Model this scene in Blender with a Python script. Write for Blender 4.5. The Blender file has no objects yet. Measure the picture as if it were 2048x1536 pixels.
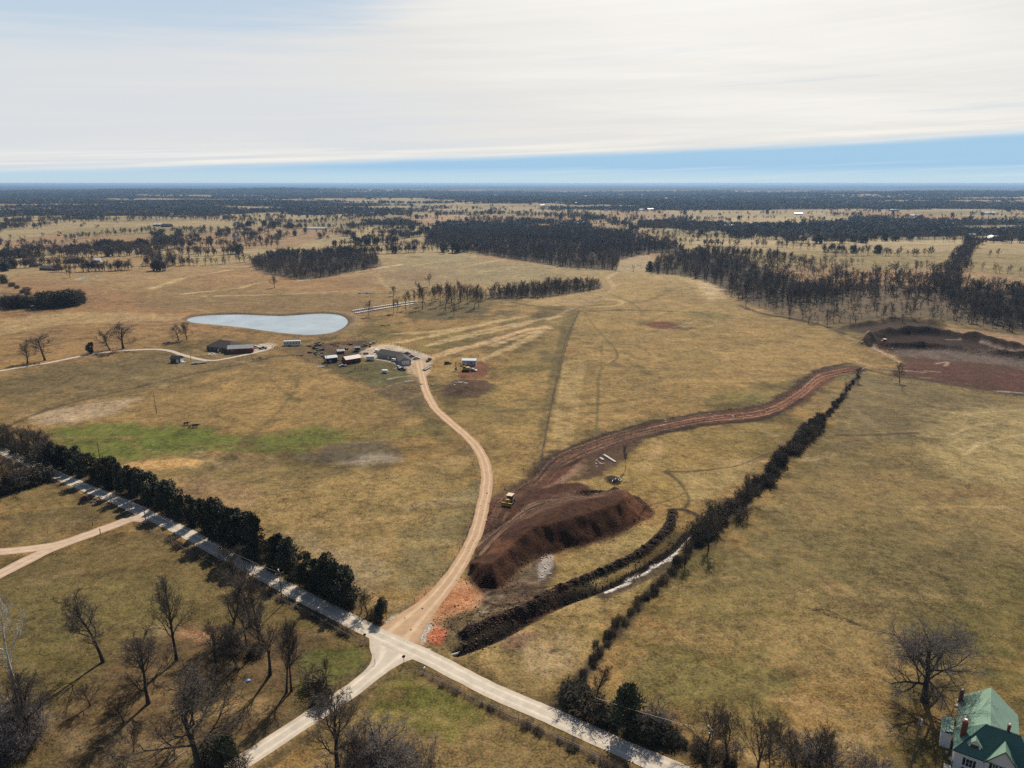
import bpy, math, random
import numpy as np
from mathutils import Vector, Matrix

R = math.radians
C = bpy.context.scene.collection
rnd = random.Random(7)

# ------------------------------------------------------------------ camera, light, sky
FPX = 1420.0                      # focal length in pixels of the 2048 px wide photograph
PITCH = math.atan((768 - 367) / FPX)
CAMH = 110.0
cam_d = bpy.data.cameras.new('camera')
cam_d.sensor_width = 36.0
cam_d.lens = 36.0 * FPX / 2048
cam_d.clip_start = 1.0
cam_d.clip_end = 120000
cam = bpy.data.objects.new('camera', cam_d)
C.objects.link(cam)
cam.location = (0, 0, CAMH)
cam.rotation_euler = (math.pi / 2 - PITCH, 0, 0)
sc = bpy.context.scene
sc.camera = cam
sc.view_settings.view_transform = 'Standard'
sc.view_settings.look = 'None'
sc.view_settings.exposure = 0.0
sc.view_settings.gamma = 1.0
sc.view_settings.use_curve_mapping = False
sc.cycles.use_denoising = False
sc.cycles.max_bounces = 4
sc.cycles.diffuse_bounces = 2
sc.cycles.glossy_bounces = 2
sc.cycles.transmission_bounces = 2
sc.cycles.volume_bounces = 1
sc.cycles.transparent_max_bounces = 8

SUN_EL, SUN_AZ = 44.0, 16.0       # sun ahead of the camera, a little to the right (azimuth from +Y towards +X)
sd = Vector((math.sin(R(SUN_AZ)) * math.cos(R(SUN_EL)), math.cos(R(SUN_AZ)) * math.cos(R(SUN_EL)), math.sin(R(SUN_EL))))
sun_d = bpy.data.lights.new('sun', 'SUN')
sun_d.energy = 5.0
sun_d.angle = R(0.6)
sun_d.color = (1.0, 0.91, 0.77)
sun = bpy.data.objects.new('sun', sun_d)
C.objects.link(sun)
sun.rotation_euler = sd.to_track_quat('Z', 'Y').to_euler()
sun.location = (0, 0, 400)

W = bpy.data.worlds.new('World')
sc.world = W
W.use_nodes = True
nt = W.node_tree
nt.nodes.clear()


def nd(t, typ, **kw):
    n = t.nodes.new(typ)
    for k, v in kw.items():
        if k.startswith('i_'):
            k = k[2:]
            n.inputs[int(k) if k.isdigit() else k].default_value = v
        else:
            setattr(n, k, v)
    return n


def math_n(t, op, a, b=None, c=None, clamp=False):
    n = t.nodes.new('ShaderNodeMath')
    n.operation = op
    n.use_clamp = clamp
    for i, v in enumerate((a, b, c)):
        if v is None:
            continue
        if isinstance(v, (int, float)):
            n.inputs[i].default_value = v
        else:
            t.links.new(v, n.inputs[i])
    return n.outputs[0]


def mixc(t, f, a, b, mode='MIX'):
    n = t.nodes.new('ShaderNodeMix')
    n.data_type = 'RGBA'
    n.blend_type = mode
    n.clamp_factor = True
    for i, v in ((0, f), (6, a), (7, b)):
        if isinstance(v, (int, float)):
            n.inputs[i].default_value = v
        elif isinstance(v, tuple):
            n.inputs[i].default_value = (*v[:3], 1)
        else:
            t.links.new(v, n.inputs[i])
    return n.outputs[2]


def ramp(t, f, stops):
    n = t.nodes.new('ShaderNodeValToRGB')
    e = n.color_ramp.elements
    while len(e) > 1:
        e.remove(e[-1])
    for i, (p, c) in enumerate(stops):
        el = e[0] if i == 0 else e.new(p)
        el.position = p
        el.color = (*c, 1) if isinstance(c, tuple) else (c, c, c, 1)
    t.links.new(f, n.inputs[0])
    return n.outputs[0]


def noise(t, vec, scale, detail=3, rough=0.55, dist=0.0):
    n = nd(t, 'ShaderNodeTexNoise')
    n.inputs['Scale'].default_value = scale
    n.inputs['Detail'].default_value = detail
    n.inputs['Roughness'].default_value = rough
    n.inputs['Distortion'].default_value = dist
    t.links.new(vec, n.inputs['Vector'])
    return n.outputs['Fac']


def smooth(t, v, a, b):
    n = t.nodes.new('ShaderNodeMapRange')
    n.interpolation_type = 'SMOOTHSTEP'
    n.inputs[1].default_value = a
    n.inputs[2].default_value = b
    if isinstance(v, (int, float)):
        n.inputs[0].default_value = v
    else:
        t.links.new(v, n.inputs[0])
    return n.outputs[0]


def build_sky():
    t = nt
    sky = nd(t, 'ShaderNodeTexSky', sky_type='NISHITA', sun_disc=False)
    sky.sun_elevation = R(SUN_EL)
    sky.sun_rotation = R(SUN_AZ)
    sky.altitude = 300
    sky.air_density = 1.0
    sky.dust_density = 0.4
    sky.ozone_density = 1.5
    tc = nd(t, 'ShaderNodeTexCoord')
    d = tc.outputs['Generated']
    s = nd(t, 'ShaderNodeSeparateXYZ')
    t.links.new(d, s.inputs[0])
    x, y, z = s.outputs
    base = mixc(t, 1.0, sky.outputs[0], (0.065, 0.065, 0.065), 'MULTIPLY')
    az = math_n(t, 'ARCTAN2', x, y)                       # 0 ahead, + to the right
    # cloud deck seen in perspective
    zz = math_n(t, 'MAXIMUM', z, 0.004)
    cv = nd(t, 'ShaderNodeCombineXYZ')
    t.links.new(math_n(t, 'DIVIDE', x, math_n(t, 'ADD', zz, 0.06)), cv.inputs[0])
    t.links.new(math_n(t, 'DIVIDE', y, math_n(t, 'ADD', zz, 0.06)), cv.inputs[1])
    mp = nd(t, 'ShaderNodeMapping')
    mp.inputs['Rotation'].default_value = (0, 0, R(-12))
    mp.inputs['Scale'].default_value = (0.35, 1.0, 1.0)
    t.links.new(cv.outputs[0], mp.inputs[0])
    n1 = noise(t, mp.outputs[0], 0.55, 6, 0.6, 0.6)
    # low streaks: long across the horizon
    cv2 = nd(t, 'ShaderNodeCombineXYZ')
    t.links.new(az, cv2.inputs[0])
    t.links.new(math_n(t, 'SUBTRACT', math_n(t, 'MULTIPLY', z, 22.0), math_n(t, 'MULTIPLY', az, 0.75)), cv2.inputs[1])
    n2 = noise(t, cv2.outputs[0], 2.4, 7, 0.62, 0.4)
    cv3 = nd(t, 'ShaderNodeCombineXYZ')
    t.links.new(math_n(t, 'MULTIPLY', az, 1.2), cv3.inputs[0])
    t.links.new(math_n(t, 'SUBTRACT', math_n(t, 'MULTIPLY', z, 60.0), math_n(t, 'MULTIPLY', az, 2.2)), cv3.inputs[1])
    n3 = noise(t, cv3.outputs[0], 1.7, 6, 0.65, 0.3)
    # lower edge of the cloud sheet, rising to the right
    edge = math_n(t, 'ADD', 0.0345, math_n(t, 'MULTIPLY', az, 0.033))
    edge = math_n(t, 'ADD', edge, math_n(t, 'MULTIPLY', math_n(t, 'SUBTRACT', n2, 0.5), 0.012))
    above = math_n(t, 'SUBTRACT', z, edge)
    sheet = smooth(t, above, -0.0055, 0.0065)
    # hole of open blue, upper left
    dz = math_n(t, 'SUBTRACT', z, 0.235)
    da = math_n(t, 'ADD', az, 0.58)
    rr = math_n(t, 'ADD', math_n(t, 'MULTIPLY', math_n(t, 'MULTIPLY', dz, dz), 260.0), math_n(t, 'MULTIPLY', math_n(t, 'MULTIPLY', da, da), 9.0))
    rr = math_n(t, 'ADD', rr, math_n(t, 'MULTIPLY', math_n(t, 'SUBTRACT', n2, 0.5), 3.0))
    hole = math_n(t, 'SUBTRACT', 1.0, smooth(t, rr, 0.7, 2.6))
    left = smooth(t, az, -0.28, -0.95)
    left = math_n(t, 'MULTIPLY', left, smooth(t, z, 0.01, 0.13))
    streak = smooth(t, n2, 0.56, 0.72)
    streak = math_n(t, 'MULTIPLY', streak, smooth(t, z, 0.05, 0.10))
    streak = math_n(t, 'MULTIPLY', streak, smooth(t, az, -0.1, 0.45))
    cover = math_n(t, 'MULTIPLY', sheet, math_n(t, 'SUBTRACT', 1.0, math_n(t, 'MULTIPLY', hole, 0.55)))
    cover = math_n(t, 'MULTIPLY', cover, math_n(t, 'SUBTRACT', 1.0, math_n(t, 'MULTIPLY', left, 0.22)))
    cover = math_n(t, 'MULTIPLY', cover, math_n(t, 'SUBTRACT', 1.0, math_n(t, 'MULTIPLY', streak, 0.38)))
    # the sheet thins out overhead and behind the camera
    cover = math_n(t, 'MULTIPLY', cover, math_n(t, 'SUBTRACT', 1.0, smooth(t, z, 0.42, 0.75)))
    cover = math_n(t, 'MULTIPLY', cover, smooth(t, y, -0.1, 0.45))
    # brightness: whiter towards the sun
    dot = nd(t, 'ShaderNodeVectorMath', operation='DOT_PRODUCT')
    t.links.new(d, dot.inputs[0])
    dot.inputs[1].default_value = sd
    glow = smooth(t, dot.outputs['Value'], 0.66, 0.93)
    tone = math_n(t, 'ADD', math_n(t, 'MULTIPLY', glow, 0.55), math_n(t, 'MULTIPLY', math_n(t, 'SUBTRACT', n3, 0.5), 0.30))
    tone = math_n(t, 'ADD', tone, math_n(t, 'ADD', math_n(t, 'MULTIPLY', math_n(t, 'SUBTRACT', n1, 0.5), 0.7), math_n(t, 'MULTIPLY', smooth(t, az, -0.6, 0.3), 0.15)))
    ccol = ramp(t, tone, [(0.0, (0.72, 0.745, 0.77)), (0.25, (0.80, 0.79, 0.76)), (0.5, (0.92, 0.90, 0.85)), (0.8, (1.02, 1.02, 0.98))])
    rim = math_n(t, 'MULTIPLY', smooth(t, above, 0.03, 0.004), smooth(t, n3, 0.40, 0.62))
    ccol = mixc(t, math_n(t, 'MULTIPLY', rim, 0.7), ccol, (0.98, 0.93, 0.84))
    # blue band under the sheet, paler at the horizon
    bz = smooth(t, z, -0.003, 0.035)
    blue = ramp(t, bz, [(0.0, (0.56, 0.72, 0.80)), (0.3, (0.50, 0.69, 0.81)), (0.7, (0.37, 0.59, 0.80)), (1.0, (0.38, 0.60, 0.80))])
    mist = math_n(t, 'MULTIPLY', smooth(t, n3, 0.45, 0.66), smooth(t, z, 0.030, 0.016))
    mist = math_n(t, 'MULTIPLY', mist, smooth(t, az, -0.2, 0.25))
    blue = mixc(t, math_n(t, 'MULTIPLY', mist, 0.7), blue, (0.66, 0.76, 0.82))
    lw = math_n(t, 'MULTIPLY', smooth(t, az, -0.12, -0.5), 0.55)
    blue = mixc(t, lw, blue, (0.52, 0.66, 0.76))
    low = math_n(t, 'SUBTRACT', 1.0, smooth(t, z, 0.10, 0.30))
    blue = mixc(t, low, mixc(t, 0.75, base, (0.30, 0.52, 0.84)), blue)
    front = smooth(t, y, -0.1, 0.45)
    front = math_n(t, 'MULTIPLY', front, math_n(t, 'SUBTRACT', 1.0, smooth(t, z, 0.42, 0.75)))
    bcol = mixc(t, front, base, blue)
    col = mixc(t, cover, bcol, ccol)
    bg = nd(t, 'ShaderNodeBackground')
    bg.inputs[1].default_value = 1.0
    t.links.new(col, bg.inputs[0])
    out = nd(t, 'ShaderNodeOutputWorld')
    t.links.new(bg.outputs[0], out.inputs[0])


build_sky()

# ------------------------------------------------------------------ terrain height


def _hash(ix, iy, seed):
    h = (ix * 374761393 + iy * 668265263 + seed * 974634777) & 0xffffffff
    h = ((h ^ (h >> 13)) * 1274126177) & 0xffffffff
    return ((h ^ (h >> 16)) & 0xffff) / 65535.0


def vnoise(x, y, seed=0):
    x = np.asarray(x, dtype=np.float64)
    y = np.asarray(y, dtype=np.float64)
    ix = np.floor(x).astype(np.int64)
    iy = np.floor(y).astype(np.int64)
    fx, fy = x - ix, y - iy
    fx = fx * fx * (3 - 2 * fx)
    fy = fy * fy * (3 - 2 * fy)
    a = _hash(ix, iy, seed)
    b = _hash(ix + 1, iy, seed)
    c = _hash(ix, iy + 1, seed)
    e = _hash(ix + 1, iy + 1, seed)
    return (a + (b - a) * fx) * (1 - fy) + (c + (e - c) * fx) * fy


def fbm(x, y, seed=0, o=4):
    s, a, n = 0, 1.0, 0
    for i in range(o):
        s = s + a * vnoise(x * 2 ** i + 17.3 * i, y * 2 ** i - 9.1 * i, seed + i)
        n += a
        a *= 0.5
    return s / n


def sstep(a, b, v):
    q = np.clip((v - a) / (b - a), 0, 1)
    return q * q * (3 - 2 * q)


def macro(x, y):
    x = np.asarray(x, dtype=np.float64)
    y = np.asarray(y, dtype=np.float64)
    r = np.hypot(x, y)
    h = 0.8 * np.sin(x / 47 + 1) * np.sin(y / 71) + 0.4 * np.sin((x + y) / 37)
    a1 = sstep(500, 2200, r) * 13
    a2 = sstep(2600, 11000, r) * 52
    h = h + a1 * (fbm(x / 900, y / 620, 3, 3) - 0.5) * 2
    h = h + a2 * (fbm(x / 3600 + 5, y / 2600, 9, 4) - 0.5) * 2
    return h


cp, sp = math.cos(PITCH), math.sin(PITCH)
_T = np.concatenate([np.linspace(40, 400, 400), np.geomspace(401, 60000, 2600)])


def G(px, py, full=False):
    """photo pixel (2048 wide) -> point on the rolling ground"""
    dx, u = (px - 1024) / FPX, (768 - py) / FPX
    dy, dz = cp + u * sp, -sp + u * cp
    X, Y, Z = dx * _T, dy * _T, CAMH + dz * _T
    dh = Z - macro(X, Y)
    k = np.argmax(dh < 0)
    if dh[k] >= 0:
        k = len(_T) - 1
    k = max(k, 1)
    a, b = dh[k - 1], dh[k]
    q = a / (a - b) if a != b else 0
    tt = _T[k - 1] + (_T[k] - _T[k - 1]) * q
    if full:
        return (float(dx * tt), float(dy * tt), float(tt))
    return (float(dx * tt), float(dy * tt))


def GP(pts):
    return [G(*p[:2]) for p in pts]


def seg_dist(x, y, pts, closed=False):
    best = np.full(x.shape, 1e9)
    n = len(pts)
    for i in range(n if closed else n - 1):
        ax, ay = pts[i]
        bx, by = pts[(i + 1) % n]
        dx, dy = bx - ax, by - ay
        L = dx * dx + dy * dy + 1e-9
        t = np.clip(((x - ax) * dx + (y - ay) * dy) / L, 0, 1)
        d = (x - ax - t * dx) ** 2 + (y - ay - t * dy) ** 2
        best = np.minimum(best, d)
    return np.sqrt(best)


def inside(x, y, pts):
    c = np.zeros(x.shape, bool)
    n = len(pts)
    for i in range(n):
        ax, ay = pts[i]
        bx, by = pts[(i + 1) % n]
        if ay == by:
            continue
        cond = ((ay > y) != (by > y)) & (x < (bx - ax) * (y - ay) / (by - ay) + ax)
        c ^= cond
    return c


def sdist(x, y, pts):
    """signed distance: positive inside"""
    d = seg_dist(x, y, pts, True)
    return np.where(inside(x, y, pts), d, -d)


def smooth_line(pts, k=6):
    """Catmull-Rom through the points"""
    out = []
    p = [pts[0]] + list(pts) + [pts[-1]]
    for i in range(1, len(p) - 2):
        for j in range(k):
            t = j / k
            a, b, c, d = p[i - 1], p[i], p[i + 1], p[i + 2]
            out.append(tuple(0.5 * (2 * b[m] + (c[m] - a[m]) * t + (2 * a[m] - 5 * b[m] + 4 * c[m] - d[m]) * t * t + (3 * b[m] - a[m] - 3 * c[m] + d[m]) * t ** 3) for m in range(len(b))))
    out.append(tuple(p[-2]))
    return out


# ---- earthworks, pond -------------------------------------------------------
POND = smooth_line(GP([(370, 636), (385, 630), (420, 627), (480, 626.5), (535, 629.5), (565, 630.5), (600, 628.5), (640, 626), (672, 628), (690, 634), (697, 643), (693, 652), (682, 660), (662, 667), (625, 670.5), (585, 668), (540, 662), (490, 653.5), (430, 646), (385, 641), (370, 636)]), 4)[:-1]
POND_Z = float(macro(*G(560, 648)))
POND2 = GP([(147, 557.5), (165, 555.5), (206, 551), (205, 553), (180, 556.5), (152, 559)])
POND3 = GP([(55, 612), (62, 606), (72, 605), (77, 609), (68, 612.5)])
PONDS = [(POND, POND_Z, 9.0), (POND2, float(macro(*G(175, 555))), 14.0), (POND3, float(macro(*G(66, 609))), 8.0)]
M_TOE = GP([(939, 1152), (956, 1174), (998, 1178), (1037, 1138), (1093, 1108), (1168, 1089), (1242, 1064), (1284, 1040), (1292, 1022), (1278, 1004), (1250, 994)])
M_BACK = GP([(1180, 992), (1110, 1000), (1050, 1022), (1005, 1050), (965, 1085), (943, 1120)])
M_ALL = M_TOE + M_BACK
DITCH = smooth_line(GP([(915, 1302), (960, 1286), (1010, 1264), (1060, 1234), (1120, 1205), (1180, 1183), (1230, 1163), (1275, 1140), (1310, 1119), (1345, 1095), (1370, 1070), (1395, 1047)]), 3)
BERM = smooth_line(GP([(930, 1270), (985, 1245), (1045, 1222), (1100, 1190), (1165, 1163), (1220, 1140), (1275, 1112), (1315, 1080), (1340, 1052), (1345, 1025)]), 3)
TOPB = smooth_line(GP([(1158, 986), (1200, 988), (1245, 993), (1275, 1003), (1293, 1018)]), 3)
PITBANK = smooth_line(GP([(1735, 690), (1750, 676), (1800, 669), (1860, 668), (1925, 676), (1980, 690), (2048, 709), (2120, 730)]), 3)
PITBANK2 = smooth_line(GP([(1735, 690), (1780, 696), (1850, 697), (1925, 702), (1990, 711), (2060, 719), (2120, 724)]), 3)
PITBANK3 = smooth_line(GP([(1690, 655), (1735, 650), (1785, 640), (1840, 642), (1885, 652)]), 3)
RPILE = GP([(893, 772), (905, 766), (930, 765), (950, 770), (955, 780), (930, 790), (900, 788)])


def bbox_sel(x, y, pts, m):
    xs = [p[0] for p in pts]
    ys = [p[1] for p in pts]
    return np.where((x > min(xs) - m) & (x < max(xs) + m) & (y > min(ys) - m) & (y < max(ys) + m))[0]


def works(x, y, h):
    """adds the pond bowls, spoil heap, ditch and banks to height h (1-D arrays)"""
    for pts, z, dep in PONDS:
        s = bbox_sel(x, y, pts, 60)
        if len(s):
            d = sdist(x[s], y[s], pts)
            flat = sstep(-45, -2, d)
            hh = h[s] * (1 - flat) + z * flat
            bank = np.exp(-((d + 6) / 4.0) ** 2) * 0.9 * (z == POND_Z)
            hh = hh + bank * sstep(-0.2, -1.5, d) - 1.6 * sstep(-0.8, 4, d)
            h[s] = hh
    s = bbox_sel(x, y, M_ALL, 12)
    if len(s):
        xs, ys = x[s], y[s]
        ins = inside(xs, ys, M_ALL)
        w = (fbm(xs / 3, ys / 3, 31, 3) - 0.5) * 1.6
        df = seg_dist(xs, ys, M_TOE) + w
        db = seg_dist(xs, ys, M_BACK)
        hh = np.minimum(np.minimum(df * 1.0, 6.4), db * 0.42)
        gully = 0.5 * np.sin(xs * 1.1 + ys * .3 + 3 * vnoise(xs / 4, ys / 4, 5)) * sstep(0, 3, df) * sstep(9, 5, df)
        h[s] += np.where(ins, np.maximum(hh, 0) + 0.35 * gully, 0)
    for pts, wd, dep in ((DITCH, 1.9, -1.9), (BERM, 1.9, 1.7), (TOPB, 2.2, 1.2), (PITBANK, 7.0, 5.2), (PITBANK2, 5.5, 3.8), (PITBANK3, 5.0, 3.0)):
        s = bbox_sel(x, y, pts, wd * 3)
        if len(s):
            xs, ys = x[s], y[s]
            d = seg_dist(xs, ys, pts)
            cs = 1.6 if wd < 4 else 9.0
            n = 0.45 + 1.1 * fbm(xs / cs, ys / cs, 77, 3 if wd < 4 else 2) if dep > 0 else 1.0
            h[s] += dep * n * np.exp(-(d / wd) ** 2 * 1.6)
    s = bbox_sel(x, y, RPILE, 8)
    if len(s):
        d = sdist(x[s], y[s], RPILE)
        h[s] += 1.6 * sstep(-2, 7, d) * (0.6 + 0.8 * fbm(x[s] / 3, y[s] / 3, 4, 3))
    return h


def H1(x, y):
    a = np.array([float(x)])
    b = np.array([float(y)])
    return float(works(a, b, macro(a, b))[0])


# ------------------------------------------------------------------ object helpers
def tag(o, label=None, cat=None, group=None, kind=None):
    if label:
        o['label'] = label
    if cat:
        o['category'] = cat
    if group:
        o['group'] = group
    if kind:
        o['kind'] = kind
    return o


def empty(name, loc, rz=0.0, label=None, cat=None, group=None):
    o = bpy.data.objects.new(name, None)
    o.empty_display_size = 1
    C.objects.link(o)
    o.location = loc
    o.rotation_euler = (0, 0, rz)
    return tag(o, label, cat, group)


class MB:
    def __init__(s):
        s.v, s.f, s.m = [], [], []

    def face(s, pts, mi=0):
        n = len(s.v)
        s.v += [tuple(p) for p in pts]
        s.f.append(tuple(range(n, n + len(pts))))
        s.m.append(mi)

    def box(s, x0, y0, z0, x1, y1, z1, rz=0, c=None, mi=0):
        P = [(x0, y0, z0), (x1, y0, z0), (x1, y1, z0), (x0, y1, z0), (x0, y0, z1), (x1, y0, z1), (x1, y1, z1), (x0, y1, z1)]
        if rz:
            cx, cy = c or ((x0 + x1) / 2, (y0 + y1) / 2)
            ca, sa = math.cos(rz), math.sin(rz)
            P = [(cx + (p[0] - cx) * ca - (p[1] - cy) * sa, cy + (p[0] - cx) * sa + (p[1] - cy) * ca, p[2]) for p in P]
        n = len(s.v)
        s.v += P
        for q in ((3, 2, 1, 0), (4, 5, 6, 7), (0, 1, 5, 4), (1, 2, 6, 5), (2, 3, 7, 6), (3, 0, 4, 7)):
            s.f.append(tuple(n + i for i in q))
            s.m.append(mi)
        return s

    def prism(s, poly, a, b, axis='y', mi=0):
        """extrude a 2-D outline; axis y: outline in x,z; axis x: outline in y,z; axis z: outline in x,y"""
        def P(p, t):
            return (p[0], t, p[1]) if axis == 'y' else ((t, p[0], p[1]) if axis == 'x' else (p[0], p[1], t))
        n = len(s.v)
        k = len(poly)
        s.v += [P(p, a) for p in poly] + [P(p, b) for p in poly]
        s.f += [tuple(n + i for i in range(k)), tuple(n + k + i for i in reversed(range(k)))]
        s.m += [mi, mi]
        for i in range(k):
            j = (i + 1) % k
            s.f.append((n + j, n + i, n + k + i, n + k + j))
            s.m.append(mi)
        return s

    def slab(s, pts, th, mi=0):
        """roof plane with thickness downwards"""
        lo = [(p[0], p[1], p[2] - th) for p in pts]
        n = len(s.v)
        k = len(pts)
        s.v += list(pts) + lo
        s.f += [tuple(n + i for i in range(k)), tuple(n + k + i for i in reversed(range(k)))]
        s.m += [mi, mi]
        for i in range(k):
            j = (i + 1) % k
            s.f.append((n + i, n + k + i, n + k + j, n + j))
            s.m.append(mi)
        return s

    def tube(s, pts, rad, n=6, cap=True):
        base = len(s.v)
        k = len(pts)
        for i, p in enumerate(pts):
            p = Vector(p)
            d = (Vector(pts[min(i + 1, k - 1)]) - Vector(pts[max(i - 1, 0)])).normalized()
            a = d.orthogonal().normalized()
            b = d.cross(a)
            r = rad[i] if isinstance(rad, (list, tuple)) else rad
            for j in range(n):
                t = 2 * math.pi * j / n
                s.v.append(tuple(p + (a * math.cos(t) + b * math.sin(t)) * r))
        for i in range(k - 1):
            for j in range(n):
                j2 = (j + 1) % n
                s.f.append((base + i * n + j, base + i * n + j2, base + (i + 1) * n + j2, base + (i + 1) * n + j))
                s.m.append(0)
        if cap:
            s.f.append(tuple(base + j for j in reversed(range(n))))
            s.f.append(tuple(base + (k - 1) * n + j for j in range(n)))
            s.m += [0, 0]
        return s

    def mesh(s, name, *mats):
        me = bpy.data.meshes.new(name)
        me.from_pydata(s.v, [], s.f)
        for m in mats:
            me.materials.append(m)
        if any(s.m):
            me.polygons.foreach_set('material_index', s.m)
        me.update()
        return me

    def build(s, name, mat, parent=None, loc=(0, 0, 0), rz=0, label=None):
        me = s.mesh(name, *(mat if isinstance(mat, (list, tuple)) else (mat,)))
        o = bpy.data.objects.new(name, me)
        C.objects.link(o)
        if parent:
            o.parent = parent
        o.location = loc
        o.rotation_euler = (0, 0, rz)
        if label:
            o['label'] = label
        return o


def np_mesh(name, V, F, mat=None, smooth_=False):
    me = bpy.data.meshes.new(name)
    k = F.shape[1]
    me.vertices.add(len(V))
    me.vertices.foreach_set('co', np.ascontiguousarray(V, dtype=np.float32).ravel())
    me.loops.add(F.size)
    me.loops.foreach_set('vertex_index', np.ascontiguousarray(F, dtype=np.int32).ravel())
    me.polygons.add(len(F))
    me.polygons.foreach_set('loop_start', np.arange(0, F.size, k, dtype=np.int32))
    me.polygons.foreach_set('loop_total', np.full(len(F), k, dtype=np.int32))
    if smooth_:
        me.polygons.foreach_set('use_smooth', np.ones(len(F), dtype=bool))
    me.update(calc_edges=True)
    if mat:
        me.materials.append(mat)
    return me


# ------------------------------------------------------------------ materials
def mat(name, col, rough=0.8, var=0.25, scale=2.0, metal=0.0, spec=0.5, bump=0.0, hue2=None, obj_rand=0.0):
    m = bpy.data.materials.new(name)
    m.use_nodes = True
    t = m.node_tree
    b = t.nodes['Principled BSDF']
    tc = nd(t, 'ShaderNodeTexCoord')
    v = tc.outputs['Object']
    n = noise(t, v, scale, 4, 0.6)
    lo = tuple(c * (1 - var) for c in col)
    hi = tuple(min(1, c * (1 + var)) for c in (hue2 or col))
    c = ramp(t, n, [(0.3, lo), (0.7, hi)])
    if obj_rand:
        oi = nd(t, 'ShaderNodeObjectInfo')
        f = math_n(t, 'ADD', 1 - obj_rand, math_n(t, 'MULTIPLY', oi.outputs['Random'], 2 * obj_rand))
        cc = nd(t, 'ShaderNodeCombineXYZ')
        for i in range(3):
            t.links.new(f, cc.inputs[i])
        c = mixc(t, 1.0, c, cc.outputs[0], 'MULTIPLY')
    t.links.new(c, b.inputs['Base Color'])
    b.inputs['Roughness'].default_value = rough
    b.inputs['Metallic'].default_value = metal
    b.inputs['Specular IOR Level'].default_value = spec
    if bump:
        bn = nd(t, 'ShaderNodeBump')
        bn.inputs['Strength'].default_value = bump
        bn.inputs['Distance'].default_value = 0.1
        t.links.new(n, bn.inputs['Height'])
        t.links.new(bn.outputs[0], b.inputs['Normal'])
    return m


def metal_roof_mat(name, col, pitch=0.4, axis=0, rough=0.45):
    m = mat(name, col, rough, 0.10, 0.6, 0.0, 0.5)
    t = m.node_tree
    b = t.nodes['Principled BSDF']
    tc = nd(t, 'ShaderNodeTexCoord')
    w = nd(t, 'ShaderNodeTexWave', wave_type='BANDS', bands_direction='XYZ'[axis])
    w.inputs['Scale'].default_value = 0.314 / pitch
    w.inputs['Distortion'].default_value = 0
    t.links.new(tc.outputs['Object'], w.inputs['Vector'])
    bn = nd(t, 'ShaderNodeBump')
    bn.inputs['Strength'].default_value = 0.5
    bn.inputs['Distance'].default_value = 0.06
    t.links.new(w.outputs['Fac'], bn.inputs['Height'])
    t.links.new(bn.outputs[0], b.inputs['Normal'])
    return m


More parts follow.
